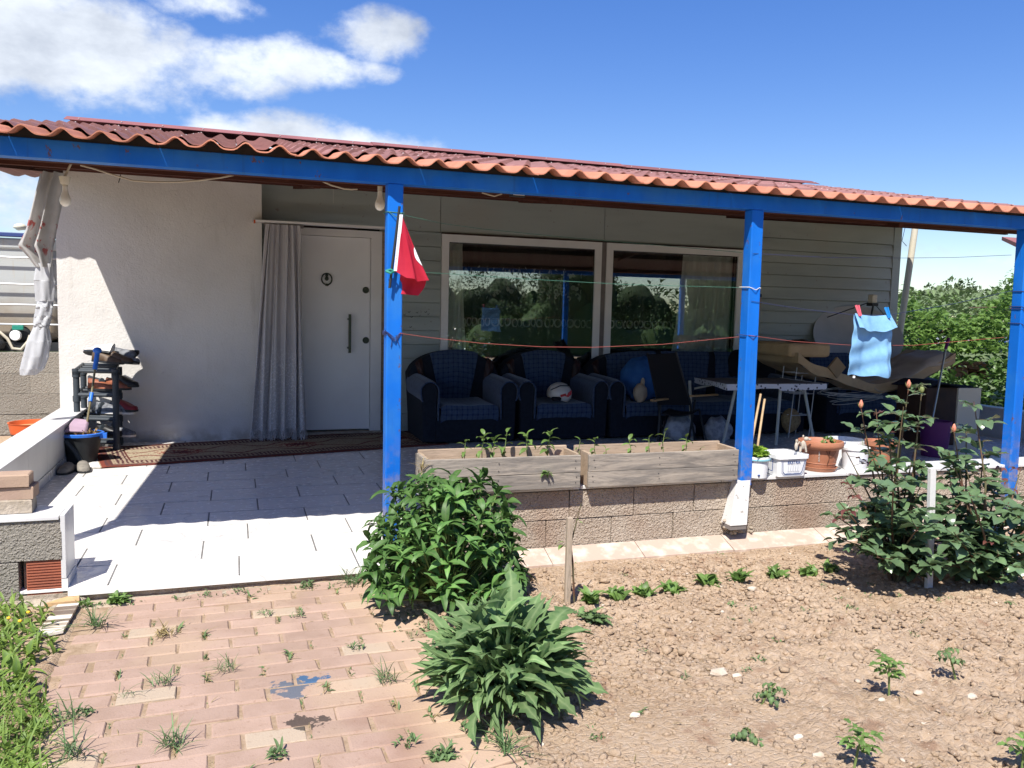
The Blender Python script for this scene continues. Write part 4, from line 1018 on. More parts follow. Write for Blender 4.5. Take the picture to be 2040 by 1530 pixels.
# ---- folding camp chair with wooden armrests
cc = thing('camping_chair', 'black folding camping chair with wooden armrests in front of the long sofa', 'chair', (4.17, 7.18, 0))
def bp(px, py, Y): return PY(px, py, Y)
bL0, bR0 = bp(1290, 706, 7.1), bp(1346, 703, 6.9); bL1, bR1 = bp(1312, 806, 7.25), bp(1376, 806, 7.05)
def fn(u, v): 
    p = bL0.lerp(bR0, u).lerp(bL1.lerp(bR1, u), v); p = p+Vector((.02, .03, 0))*math.sin(math.pi*v)*math.sin(math.pi*u); return p
MB().grid(fn, 8, 12, .012).build('backrest', M['black'], cc, smooth=True)
s0, s1 = bp(1318, 822, 7.22), bp(1380, 822, 7.02); fwd = Vector((.26, .30, .0))
MB().grid(lambda u, v: s0.lerp(s1, u)+fwd*v-Vector((0, 0, .03))*math.sin(math.pi*u), 8, 6, .012).build('seat', M['black'], cc, smooth=True)
for (a, b_) in ((bL0, bL1), (bR0, bR1)): MB().tube([a+Vector((0, 0, .01)), a.lerp(b_, .5), b_, b_+Vector((.10, .12, -.22)), Vector((b_.x+.24, b_.y+.28, .01))], .012, 8).build('frame_tube', M['iron'], cc, smooth=True)
for nm, pts in (('leg', (bL1+Vector((.05, .05, .03)), Vector((3.98, 7.22, .012)))), ('leg', (bR1+Vector((.12, .12, .03)), Vector((4.38, 7.30, .012)))), ('leg', (s0+fwd*.9, Vector((4.02, 7.26, .012)))), ('leg', (s1+fwd*.9, Vector((4.48, 7.12, .012))))):
    MB().tube(pts, .011, 8).build('leg', M['iron'], cc, smooth=True)
for a, b_ in ((bp(1299, 798, 7.05), bp(1356, 791, 7.3)), (bp(1377, 789, 6.95), bp(1428, 786, 7.2))): MB().bar(a, b_, .045, .018).build('armrest', M['armwood'], cc, bevel=.005)
# ---- low table with a spotted cloth edge
tb = thing('folding_table', 'low folding table with cream tube legs and a black spotted white cloth edge', 'table', (5.0, 7.05, 0))
tl, tr_, trb, tlb = PZ(1448, 766, .64), PZ(1647, 765, .64), PZ(1622, 757, .64), PZ(1362, 749, .64)
tlb = Vector((tlb.x, min(tlb.y, 7.5), .64)); trb = Vector((tr_.x-.02, 7.45, .64))
MB().add([(p.x, p.y, .62) for p in (tl, tr_, trb, tlb)]+[(p.x, p.y, .64) for p in (tl, tr_, trb, tlb)], [(3, 2, 1, 0), (4, 5, 6, 7), (0, 1, 5, 4), (1, 2, 6, 5), (2, 3, 7, 6), (3, 0, 4, 7)]).build('table_top', M['tabletop'], tb)
loop = [tlb, tl, tr_, trb]
def clf(u, v):
    f = u*3; i = min(int(f), 2); p = loop[i].lerp(loop[i+1], f-i); o_ = Vector((-.006, -.008, 0)); w = .006*math.sin(u*60)
    return (p.x+o_.x+w*.3, p.y+o_.y+w-.004*v, .644-v*(.052+.008*math.sin(u*23)+(.02 if .50 < u < .56 else 0)))
MB().grid(clf, 90, 2, .003).build('cloth_edge', M['spots'], tb, smooth=True)
for tp, btm in ((Vector((4.70, 6.98, .62)), (1440, 886)), (Vector((5.12, 6.85, .62)), (1546, 888)), (Vector((4.42, 7.40, .62)), (1378, 879)), (Vector((5.52, 7.02, .62)), (1622, 886))):
    e = PZ(btm[0], btm[1], .0); MB().tube([tp, Vector((e.x, e.y, .01))], .016, 10).build('leg', M['legw'], tb, smooth=True)
MB().tube([(4.46, 7.37, .54), (4.66, 7.25, .60)], .010, 8).build('brace', M['legw'], tb); MB().tube([(5.53, 7.0, .53), (5.32, 6.96, .61)], .010, 8).build('brace', M['legw'], tb)
# bags under the table
for (x, y, r, h, lab) in ((4.33, 7.42, .19, .15, 'pale crumpled plastic bag on the floor beneath the camping chair'), (4.72, 7.30, .16, .14, 'grey white bag on the floor under the table'), (5.0, 7.45, .2, .09, 'dark crumpled bag on the floor behind the table legs')):
    MB().ball((x, y, h*.8), r, r*.7, h, 20, 12, lambda d, x=x: 1+.22*mnoise((d.x*3+x*9, d.y*3, d.z*3))+.1*mnoise((d.x*8, d.y*8+x, d.z*8))).build('plastic_bag', M['bagw'] if 'dark' not in lab else M['black'], smooth='all', label=lab, cat='bag', group='bags on the porch floor', org=(x, y, 0))
# ---- white wire stand
ws = thing('wire_stand', 'thin white wire stand between the table and the foam mattress', 'stand', (5.62, 7.3, 0))
wa, wb = PY(1588, 728, 7.3), PY(1626, 738, 7.3)
for dyv in (0, .22):
    b = MB(); b.tube([(wa.x-.06, 7.3+dyv, .01), (wa.x, 7.3+dyv, wa.z-.02), (wa.x+.02, 7.3+dyv, wa.z), (wb.x-.02, 7.3+dyv, wb.z), (wb.x, 7.3+dyv, wb.z-.02), (wb.x-.05, 7.3+dyv, .01)], .005, 6)
    b.build('wire_frame', M['wire'], ws, smooth=True)
for z in (.25, .48, .70):
    b = MB()
    for dyv in (0, .075, .15, .22): b.tube([(wa.x-.05*(1-z), 7.3+dyv, z), (wb.x-.04*(1-z), 7.3+dyv, z)], .003, 5)
    b.build('wire_shelf', M['wire'], ws)
MB().ball((wa.x+.05, 7.42, .18), .11, .09, .13, 14, 10, lump).build('stored_sack', M['straw'], smooth='all', label='yellowish netted sack at the foot of the wire stand', cat='sack', org=(wa.x+.05, 7.42, 0))
# ---- satellite dish leaning on the wall
dc = Vector((7.22, 8.2, 1.08)); dish = thing('satellite_dish', 'grey satellite dish standing behind the foam mattress with its arm raised', 'satellite dish', (7.22, 8.2, .4))
nrm = Vector((-.25, -.85, .46)).normalized(); dx = nrm.cross(Vector((0, 0, 1))).normalized(); dz = dx.cross(nrm)*-1
if dz.z < 0: dz = -dz
def dfn(u, v):
    a = u*2*math.pi; r = .02+v*.98; return dc+dx*(.56*r*math.cos(a))+dz*(.42*r*math.sin(a))-nrm*(.11*(1-r*r))
MB().grid(dfn, 40, 8, .008).build('reflector', M['dish'], dish, smooth=True)
lp = PY(1738, 600, 7.6); MB().tube([dc-dz*.40, dc-dz*.05+nrm*.25, Vector((lp.x+.04, 7.62, lp.z))], .012, 8).build('feed_arm', M['greyp'], dish)
b = MB(); b.tube([dc+dx*.35+dz*.25, (lp.x, 7.6, lp.z)], .006, 6); b.tube([dc-dx*.42+dz*.22, (lp.x, 7.6, lp.z)], .006, 6); b.build('stay', M['greyp'], dish)
MB().box(lp.x-.035, lp.x+.035, 7.56, 7.64, lp.z-.02, lp.z+.075).build('receiver_head', M['fixture'], dish, bevel=.012); MB().box(lp.x-.04, lp.x+.045, 7.555, 7.645, lp.z-.055, lp.z-.021).build('receiver_clamp', M['blackp'], dish)
# ---- foam mattress sagging over the sofa arms, folded block and brown cloth on top
fm = thing('foam_mattress', 'thick beige foam mattress sagging across the right-hand sofa', 'mattress', (6.7, 7.3, .6))
cv = [PY(1572, 712, 7.3), PY(1610, 735, 7.3), PY(1668, 752, 7.25), PY(1730, 772, 7.2), PY(1780, 765, 7.2), PY(1845, 740, 7.2), PY(1895, 712, 7.2)]
cv = [Vector((p.x, 7.2, p.z)) for p in cv]
def cur(t):
    f = t*(len(cv)-1); i = min(int(f), len(cv)-2); q = f-i
    p0_, p1_, p2_, p3_ = cv[max(i-1, 0)], cv[i], cv[i+1], cv[min(i+2, len(cv)-1)]
    return .5*((2*p1_)+(p2_-p0_)*q+(2*p0_-5*p1_+4*p2_-p3_)*q*q+(3*p1_-p0_-3*p2_+p3_)*q**3)
def slab(u, v):
    s = [(0, -.05), (0, .05), (.72, .05), (.72, -.05), (0, -.05)]; f = v*4; i = min(int(f), 3); y, z = lerp(s[i][0], s[i+1][0], f-i), lerp(s[i][1], s[i+1][1], f-i)
    p = cur(u); return (p.x, p.y-.05+y+.01*math.sin(u*17), p.z+z+.008*math.sin(u*31+v*4))
g = MB().grid(slab, 40, 12); n0 = 41; g.f += [tuple(range(0, 41*12, 41)), tuple(reversed(range(40, 41*12+40, 41)))]
g.build('mattress', M['foam'], fm, smooth=True, angle=60)
a = PY(1568, 690, 7.25); b_ = PY(1650, 690, 7.25)
MB().box(a.x, b_.x, 7.2, 7.85, PY(1610, 712, 7.2).z, PY(1610, 684, 7.2).z).build('folded_foam', M['foam'], fm, bevel=.035, smooth=True)
def clo(u, v):
    p = cur(lerp(.52, .985, u)); return (p.x, 7.14+v*.55, p.z+.055+.03*mnoise((u*5, v*3, 1))-(.10*(1-v*8)*(.6+.4*math.sin(u*9)) if v < .125 else 0)+.06*math.exp(-((u-.72)/.25)**2))
MB().grid(clo, 40, 16, .012).build('brown_cloth', M['fawn'], smooth='all', label='fawn coloured cloth lying over the right half of the foam mattress', cat='cloth', org=(7.1, 7.3, .7))
p = PY(1612, 684, 7.3); MB().grid(lambda u, v: (p.x-.15+u*.32, 7.25+v*.4, p.z-.01+.05*math.sin(math.pi*u)*math.sin(math.pi*v)+.015*mnoise((u*6, v*6, 3))), 20, 14, .01).build('dark_red_cloth', M['maroon'], smooth='all', label='dark red crumpled cloth on top of the folded foam block', cat='cloth', org=(p.x, 7.3, p.z))
p, q = PY(1690, 742, 7.1), PY(1672, 715, 7.1); MB().obox((PY(1668, 732, 7.12).x, 7.13, PY(1668, 732, 7.12).z), (.16, .03, .15), Matrix.Rotation(.75, 3, 'Y')).build('cardboard_box', M['card'], label='small cardboard flap with a dark hand hole leaning on the foam mattress', cat='box', org=(PY(1668, 732, 7.12).x, 7.13, .7))
# coil of pale wire on the right-hand sofa
b = MB(); wc = PY(1715, 790, 7.3)
for k in range(7): b.tube([(wc.x+(.32+.02*k)*math.cos(a_)-.05*k*.3, 7.35+.12*math.sin(a_), wc.z+.02*k-.05+.04*math.cos(a_*1+k)) for a_ in [i*math.pi/14 for i in range(29)]], .003, 4)
b.build('wire_coil', M['wire'], smooth=True, label='loose coil of pale wire lying on the right-hand sofa', cat='wire', org=(wc.x, 7.35, wc.z))
# ---- brown cabinet, cream board, purple tub, mop at the right end
cb = thing('cabinet', 'dark brown cabinet with a black cover at the right end of the porch', 'cabinet', (6.35, 6.75, 0))
x0, x1 = PY(1845, 800, 6.6).x, PY(1907, 800, 6.6).x; zt = PY(1875, 772, 6.6).z
MB().box(x0, x1, 6.6, 7.0, .0, zt).build('carcass', M['cabinet'], cb, bevel=.006)
MB().grid(lambda u, v: (lerp(x0-.06, x1+.12, u), lerp(6.52, 7.02, v), zt+.012+.05*math.exp(-((u-.35)/.2)**2)+.01*math.sin(u*13+v*5)), 20, 8, .012).build('black_cover', M['black'], cb, smooth=True)
a, b_ = PY(1907, 773, 6.3), PY(1952, 773, 6.3)
MB().box(a.x, b_.x, 6.28, 6.30, .0, a.z).build('cream_board', M['cream'], label='cream coloured board standing against the brown cabinet', cat='board', org=(a.x, 6.3, 0), bevel=.002)
p = PY(1862, 878, 6.1); pt = thing('purple_tub', 'dark purple plastic tub on the porch floor behind the rose', 'tub', (p.x, 6.1, 0))
r0 = .14; MB().lathe((p.x, 6.1, 0), [(0, .004), (r0*.8, .004), (r0, PY(1862, 838, 6.1).z), (r0*.93, PY(1862, 838, 6.1).z-.002), (r0*.74, .02), (0, .02)], 28).build('tub_body', M['purple'], pt, smooth=True)
mp = thing('mop', 'mop with a grey pole and purple grip leaning on the cabinet', 'mop', (PZ(1856, 900, 0).x, 6.3, 0))
t0, t1, t2 = PY(1890, 674, 6.25), PY(1884, 695, 6.22), PY(1858, 832, 6.1)
MB().tube([t0, t1], .016, 10).build('grip', M['purple'], mp, smooth=True); MB().tube([t1, t2], .010, 8).build('pole', M['metal'], mp, smooth=True); MB().tube([t2, t2+(t2-t1)*.30], .014, 8).build('mop_socket', M['purple'], mp, smooth=True)
# brown broom handle leaning on the wall right of the window
t0, t1 = PY(1515, 592, YW-.06), PY(1500, 740, YW-.14)
bh = thing('broom', 'long brown broom handle with a black tip leaning on the siding', 'broom', (t1.x, YW-.2, 0))
MB().tube([t0, t1, (t1.x-.08, YW-.3, .05)], .012, 8).build('handle', M['armwood'], bh, smooth=True); MB().tube([t0, t0+Vector((.003, .003, .035))], .015, 8).build('tip', M['blackp'], bh)

# ---- shoe rack and shoes
sr = thing('shoe_rack', 'dark plastic four shelf shoe rack crammed with shoes beside the white wall', 'shoe rack', (-1.05, 8.0, 0))
fx0, fx1 = PY(152, 800, 7.86).x, PY(233, 800, 7.78).x
pts = {'fl': (PY(152, 760, 7.86).x, 7.86), 'fr': (PY(230, 760, 7.76).x, 7.76), 'bl': (PY(166, 740, 8.14).x, 8.14), 'br': (PY(236, 740, 8.08).x, 8.08)}
zt = PY(230, 742, 7.76).z
for k, (x, y) in pts.items():
    b = MB().tube([(x, y, .0), (x, y, zt+.02)], .026, 10)
    for z in (.04, .24, .45, .66, zt): b.tube([(x, y, z-.025), (x, y, z+.025)], .032, 10)
    b.build('rack_post', M['greyp'], sr, smooth=True)
SHZ = (.075, .275, .485, .69)
for z in SHZ:
    b = MB()
    for k in range(4):
        f = k/3; a = Vector((lerp(pts['fl'][0], pts['bl'][0], f), lerp(pts['fl'][1], pts['bl'][1], f), z+.03*f)); c = Vector((lerp(pts['fr'][0], pts['br'][0], f), lerp(pts['fr'][1], pts['br'][1], f), z+.03*f))
        b.tube([a, c], .018 if k in (0, 3) else .011, 8)
    for s_ in ('l', 'r'): b.tube([(*pts['f'+s_], z+.012), (*pts['b'+s_], z+.04)], .013, 6)
    b.build('rack_shelf', M['greyp'], sr, smooth=True)
def shoe(loc, rz, m, label, grp='shoes on and around the rack', L=.27, slipper=False, rx=0, ry=0, sole=None, nm='shoe', cat='shoe'):
    t = thing(nm, label, cat, loc, grp)
    n = 14; prof = []
    b = MB(); rows = []
    for i in range(n+1):
        u = i/n; x = (u-.5)*L
        w = .036+.014*math.sin(math.pi*min(1, u*1.05)**1.6) if u < .93 else .036*(1-(u-.93)/.07*.55)
        if u < .06: w *= .75+.25*u/.06
        h = lerp(.105, .092, u/.35) if u < .35 else lerp(.092, .050, min(1, (u-.35)/.5))
        if u > .93: h *= 1-(u-.93)/.07*.45
        if slipper: h = .03 if u < .42 else lerp(.075, .045, (u-.42)/.58)*(1 if u < .93 else .8)
        rows.append((x, w, h))
    vs, fs = [], []; k = 12
    for x, w, h in rows:
        for j in range(k):
            a = 2*math.pi*j/k; ca, sa = math.cos(a), math.sin(a)
            zz = .018+(h-.018)*max(0, sa)**.7 if sa > 0 else .018*(1+max(sa*3, -1))*.0+.014
            vs.append((x, w*math.copysign(abs(ca)**.75, ca)*(1-.28*max(0, sa)**2), zz))
    for i in range(n):
        for j in range(k): fs.append((i*k+j, i*k+(j+1) % k, (i+1)*k+(j+1) % k, (i+1)*k+j))
    fs += [tuple(reversed(range(k))), tuple(range(n*k, n*k+k))]
    Mx = Matrix.Rotation(rz, 3, 'Z') @ Matrix.Rotation(rx, 3, 'X') @ Matrix.Rotation(ry, 3, 'Y')
    def W(b): return MB().add([Vector(loc)+Mx @ Vector(p) for p in b.v], b.f)
    W(b.add(vs, fs)).build('upper', m, t, smooth=True, angle=60)
    s = MB(); poly = [(x, -w*1.06) for x, w, h in rows]+[(x, w*1.06) for x, w, h in reversed(rows)]
    s.add([(x, y, 0) for x, y in poly]+[(x, y, .017) for x, y in poly], [tuple(reversed(range(len(poly)))), tuple(range(len(poly), 2*len(poly)))]+[(i, (i+1) % len(poly), (i+1) % len(poly)+len(poly), i+len(poly)) for i in range(len(poly))])
    W(s).build('sole', sole or M['blackp'], t)
    o = MB().ball((-L*.22 if not slipper else -L*.2, 0, .066 if not slipper else .03), L*.16, .026, .022 if not slipper else .008, 12, 8); W(o).build('opening', M['shoe_bk'], t, smooth=True)
    return t
zt_ = SHZ[3]+.03
shoe((-1.14, 7.95, zt_+.11), 2.6, M['shoe_wh'], 'white trainer with a dark heel on the top left of the rack', rx=.5)
shoe((-1.05, 7.90, zt_+.035), -.35, M['shoe_br'], 'brown leather shoe at the front of the top shelf of the rack', ry=.08)
shoe((-.98, 7.90, zt_+.045), -.3, M['shoe_br'], 'second brown leather shoe on the top shelf, right of the blue pole', ry=.1)
shoe((-.95, 8.02, zt_+.085), -.5, M['shoe_gr'], 'grey trainer tipped over at the back right of the top shelf', rx=.6)
shoe((-.95, 8.05, zt_+.13), .4, M['shoe_bk'], 'black shoe lying upside down on top of the rack', rx=2.9)
shoe((-.92, 7.96, zt_+.03), -.6, M['shoe_gr'], 'grey sandal hanging over the top right corner of the rack', rx=-.3)
for i, (x, z, m, lab) in enumerate(((-1.06, SHZ[2]+.03, 'shoe_tan', 'tan leather shoe on the second shelf from the top'), (-.93, SHZ[2]+.035, 'shoe_tan', 'tan leather shoe at the right end of the second shelf from the top'), (-.86, SHZ[2]+.06, 'shoe_bk', 'black shoe sticking out at the right of the second shelf from the top'),
                           (-1.0, SHZ[1]+.035, 'shoe_gr', 'grey striped trainer on the third shelf from the top'), (-.90, SHZ[1]+.03, 'shoe_gr', 'second grey trainer on the third shelf from the top'), (-.87, SHZ[1]+.055, 'shoe_rd', 'dark red shoe at the back of the third shelf from the top'),
                           (-1.0, SHZ[0]+.035, 'shoe_bk', 'black shoe on the bottom shelf of the rack'), (-.90, SHZ[0]+.03, 'shoe_gr', 'grey shoe on the bottom shelf of the rack'))):
    shoe((x-.045, 7.93, z), -.35-.2*(i % 3), M[m], lab, L=.235, sole=M['shoe_wh'] if m == 'shoe_gr' else None)
for i, z in enumerate(SHZ[:3]):
    shoe((-1.14, 8.02, z+.035), 1.9, M['greyp'], ('black flat shoe at the left end of the bottom shelf', 'black flat shoe at the left end of the third shelf from the top', 'black flat shoe at the left end of the second shelf from the top')[i], L=.22)
p = PZ(163, 940, 0); shoe((p.x+.0, p.y+.06, .0), -1.35, M['slip'], 'taupe slipper in the sun in front of the black bucket', slipper=True, nm='slipper', cat='slipper', grp='pair of slippers')
p = PZ(132, 943, 0); shoe((p.x, p.y+.06, .0), -1.75, M['slip'], 'taupe slipper half in the shade beside the parapet', slipper=True, nm='slipper', cat='slipper', grp='pair of slippers')
# ---- black bucket with blue rim, straw brush, dustpan on a pole
bx, byy = PZ(160, 925, 0).x, 7.25
bk = thing('black_bucket', 'black bucket with a blue rim holding a straw brush', 'bucket', (bx, byy, 0))
MB().lathe((bx, byy, 0), [(0, .004), (.105, .004), (.150, .225), (.158, .225), (.158, .24), (.146, .24), (.100, .02), (0, .02)], 32).build('bucket_body', M['blackp'], bk, smooth=True)
rm = MB().lathe((bx, byy, 0), [(.147, .223), (.163, .223), (.166, .243), (.150, .247), (.147, .223)], 32); rm.box(bx+.14, bx+.19, byy-.05, byy-.01, .20, .24); rm.build('blue_rim', M['bluep'], bk, smooth=True)
MB().tube([(bx-.09, byy-.125, .20), (bx-.02, byy-.15, .11), (bx+.03, byy-.15, .0)], [.016, .018, .02], 8).build('side_rib', M['greyp'], bk, smooth=True)
br = MB(); rr = random.Random(9)
for i in range(260):
    a_ = rr.uniform(0, 6.28); r_ = rr.uniform(0, .11); s = Vector((bx-.01+r_*math.cos(a_), byy+r_*.8*math.sin(a_), .20)); br.tube([s, s+Vector((rr.uniform(-.05, .05), rr.uniform(-.06, .03), rr.uniform(.03, .075)))], .004, 3, False)
br.build('straw_brush', M['straw'], kind='stuff', label='bundle of brown straw from a hand brush in the bucket', org=(bx, byy, .28))
dp = thing('dustpan', 'dusty pink dustpan with a long pole and blue grips standing in the bucket', 'dustpan', (bx, byy-.02, .3))
d0, d1, d2, d3, d4 = PY(194, 703, 7.62), PY(189, 736, 7.58), PY(183, 783, 7.46), PY(180, 800, 7.42), PY(172, 850, 7.32)
pole = MB().tube([d1, d2], .009, 8).tube([d3, d4], .009, 8); pole.build('pole', M['brass'], dp, smooth=True)
MB().tube([d0, d1], .019, 10).tube([d2, d3], .017, 10).build('grip', M['bluep'], dp, smooth=True)
MB().ball(d0+Vector((0, 0, .02)), .035, .03, .028, 10, 8).build('hanging_knob', M['bluep'], dp, smooth=True)
a, b_ = PY(125, 858, 7.2), PY(177, 858, 7.25)
pan = MB(); w0 = (b_.x-a.x)
vs = [(a.x, 7.16, a.z-.012), (b_.x, 7.18, b_.z-.014), (b_.x-.01, 7.36, b_.z+.05), (a.x+.05, 7.34, a.z+.06), (a.x+.02, 7.15, a.z+.01), (b_.x-.02, 7.17, b_.z+.01), (b_.x-.02, 7.37, b_.z+.075), (a.x+.06, 7.35, a.z+.08)]
pan.add(vs, [(3, 2, 1, 0), (4, 5, 6, 7), (0, 1, 5, 4), (1, 2, 6, 5), (2, 3, 7, 6), (3, 0, 4, 7)]).build('pan', M['pinkp'], dp, bevel=.012, smooth=True)

# ---- curtain beside the door, its rail
cr = thing('curtain_rail', 'narrow white ledge with curtain rail over the door and curtain', 'rail', (.8, 8.15, 2.05))
z0 = PY(640, 450, 8.12).z
MB().box(.185, 1.418, 8.08, 8.20, z0+.004, z0+.022).build('rail_board', M['pvc'], cr); MB().box(.17, .184, 8.085, 8.195, z0-.004, z0+.02).build('end_cap', M['orange'], cr)
MB().box(.26, .62, 8.13, 8.16, z0-.03, z0+.002).build('rail_track', M['seal'], cr)
cu = thing('door_curtain', 'grey fringed lace curtain gathered to the left of the door', 'curtain', (.4, 8.12, 1.0))
def cfn(u, v):
    xt, xb = lerp(.275, .575, u), lerp(.135, .635, u); t = v**.8
    f = math.sin(u*2*math.pi*5.4+1.1*math.sin(u*7)+.35*v); g_ = math.sin(u*2*math.pi*11+2)
    e = .03*math.exp(-((u-1)/.06)**2)*math.exp(-((v-.06)/.1)**2)
    return (lerp(xt, xb, t)+.012*math.sin(u*23+v*3)+e, 8.10-.028*f*(.6+.6*v)-.008*g_-.02*v, lerp(z0-.012, .115, v)+.02*math.sin(u*30)*v*v*.4)
MB().grid(cfn, 160, 40).build('curtain_cloth', M['lacec'], cu, smooth='all')
fr_ = MB()
for i in range(150):
    u = i/149; p = Vector(cfn(u, 1.0)); fr_.tube([p, p+Vector((R.uniform(-.012, .012), R.uniform(-.015, .005), -.05)), p+Vector((R.uniform(-.02, .02), R.uniform(-.02, .0), -.085-R.uniform(0, .02)))], .0028, 4, False)
fr_.build('fringe', M['lacec'], cu)

# ---- tied cloth hanging at the left end
tc_ = thing('tied_cloth', 'white cloth with red flowers knotted and hanging at the left end of the porch', 'cloth', (-1.42, 7.18, 1.6))
YC = 7.18
outline = [(345, 80, 128, 0), (380, 66, 122, 0), (420, 56, 117, 0), (460, 46, 112, 0), (490, 33, 110, 0), (510, 55, 110, 0), (532, 74, 108, 0)]
def upper(u, v):
    f = v*(len(outline)-1); i = min(int(f), len(outline)-2); q = f-i
    y = lerp(outline[i][0], outline[i+1][0], q); xl = lerp(outline[i][1], outline[i+1][1], q); xr = lerp(outline[i][2], outline[i+1][2], q)
    p = PY(lerp(xl, xr, u), y, YC); a_ = math.sin(u*14+v*3.5); return (p.x+.014*a_, YC-.06*math.sin(math.pi*u)+.042*a_+.02*math.sin(u*31+v*5), p.z)
MB().grid(upper, 50, 40).build('flowered_drape', M['print'], tc_, smooth='all')
def tubec(rows, m, nm, tw=0):
    def fn(u, v):
        f = v*(len(rows)-1); i = min(int(f), len(rows)-2); q = f-i; q = q*q*(3-2*q)
        y = lerp(rows[i][0], rows[i+1][0], q); xl = lerp(rows[i][1], rows[i+1][1], q); xr = lerp(rows[i][2], rows[i+1][2], q); c_ = PY((xl+xr)/2, y, YC); r_ = abs(PY(xr, y, YC).x-PY(xl, y, YC).x)/2
        a_ = u*2*math.pi; w = 1+.10*math.sin(a_*5+v*tw)+.05*math.sin(a_*9-v*4); return (c_.x+r_*w*math.cos(a_), YC+r_*.7*w*math.sin(a_), c_.z+.006*math.sin(v*60+a_*2)*(1 if nm == 'knot' else .2))
    MB().grid(fn, 60, 36).build(nm, m, tc_, smooth='all')
tubec([(525, 72, 110), (560, 67, 110), (600, 73, 107)], M['whitecloth'], 'gathered_cloth', 3)
tubec([(596, 77, 104), (612, 72, 105), (632, 70, 102), (648, 66, 98), (655, 68, 94)], M['whitecloth'], 'knot', 9)
tubec([(650, 68, 96), (680, 54, 100), (710, 46, 96), (735, 42, 86), (747, 42, 72)], M['whitecloth'], 'hanging_tail', 4)

# ---- lamps and cables under the roof
for (px, pyt, pyb, Y, lab, fix) in ((129, 352, 404, 4.9, 'white lamp bulb hanging in an ivory holder at the left end of the porch', 1), (757, 374, 405, 4.75, 'white lamp bulb in a plain holder behind the first full-length blue post', 0)):
    p, q = PY(px, pyt, Y), PY(px, pyb, Y); h = p.z-q.z
    lb = thing('light_bulb', lab, 'lamp', (p.x, Y, p.z), 'bulbs under the porch roof')
    if fix: MB().lathe((p.x, Y, p.z), [(0, 0), (.028, 0), (.022, -.035), (.014, -.042), (.014, -.05)], 16).build('lamp_holder', M['fixture'], lb, smooth=True); MB().tube([PY(142, 325, Y), p], .006, 6).build('flex', M['cable'], lb)
    else: MB().lathe((p.x, Y, p.z+.012), [(0, .02), (.014, .02), (.014, -.03)], 14).build('lamp_holder', M['fixture'], lb, smooth=True)
    s = .046 if fix else .02
    MB().lathe((p.x, Y, p.z-s), [(0, 0), (.013, 0), (.014, -.025), (.019, -.045), (.026, -.062), (.0285, -.078), (.024, -.095), (.012, -.106), (0, -.109)], 20).build('glass_bulb', M['bulb'], lb, smooth=True)
def cab(pts, Y, m, r, lab): 
    P_ = [PY(a, b, Y) for a, b in pts]; MB().tube(P_, r, 6).build('cable', m, smooth=True, label=lab, cat='cable', org=P_[0], group='loose cables under the roof')
cab(((160, 329), (190, 337), (230, 350), (265, 360), (300, 362.5), (350, 363), (400, 359), (440, 354), (480, 346)), 5.0, M['cable'], .005, 'ivory cable sagging under the beam above the white wall')
cab(((640, 360), (660, 369), (685, 376), (700, 377.5), (712, 377)), 4.9, M['cable'], .005, 'short ivory cable end hanging above the door')
cab(((240, 336), (240, 352), (236, 364)), 8.0, M['iron'], .004, 'thin dark hook of wire hanging against the white wall')
cab(((664, 372), (664, 405)), 8.2, M['string_w'], .002, 'thin pale string hanging above the door'); cab(((960, 384), (985, 391), (1000, 386)), 4.5, M['cable'], .004, 'short tan cable loop under the beam between the first two full-length posts')
cab(((1805, 445), (1797, 480), (1806, 490)), 8.7, M['string_b'], .004, 'blue wire dangling beside the downpipe')
ll = thing('strip_light', 'small black and white strip light under the beam', 'lamp', PY(1030, 389, 4.25)); a, b_ = PY(1017, 388, 4.25), PY(1045, 391, 4.25)
MB().box(a.x, b_.x, 4.23, 4.27, a.z-.008, a.z+.008).build('strip_body', M['blackp'], ll); MB().box(a.x+.008, b_.x-.008, 4.225, 4.2295, a.z-.003, a.z+.006).build('strip_lens', M['pvc'], ll)

# ---- washing lines, towel, pegs
def line(pts, m, lab): MB().tube([PY(a, b, YF-.05+d) for a, b, d in pts], .0014, 5).build('washing_line', m, label=lab, cat='line', group='strings tied between the posts', org=PY(pts[0][0], pts[0][1], YF))
line(((797, 427, 0), (880, 445, .1), (960, 456, .2), (1100, 470, .4), (1200, 479, .5), (1478, 503, .08)), M['string_g'], 'dark green string running from the flag stick across the tops of the windows')
line(((797, 540, 0), (900, 546, .06), (1050, 556, .08), (1250, 567, .06), (1475, 573, .0)), M['string_g'], 'green string across the middle of the windows between two blue posts')
line(((796, 664, 0), (860, 673, .02), (960, 684, .03), (1080, 691, .04), (1180, 692, .04), (1320, 686, .03), (1472, 671, 0)), M['string_r'], 'red string sagging across the bottom of the windows')
line(((1492, 668, 0), (1580, 680, .02), (1700, 688, .03), (1820, 688, .02), (2000, 672, 0)), M['string_r'], 'red string running behind the towel to the right-hand post')
YT = YF-.045
line(((1497, 600, 0), (1600, 616, 0), (1698, 627, 0), (1770, 628, 0), (1900, 605, 0), (2012, 580, 0)), M['string_b'], 'dark string the blue towel is pegged to')
line(((1500, 505, 0), (1650, 513, .1), (1800, 514, .1), (1900, 513, .05), (2015, 508, 0)), M['string_b'], 'dark wire crossing the sky beside the downpipe')
tw = thing('towel', 'light blue towel pegged over a line near the right-hand post', 'towel', (3.7, YT, 1.15))
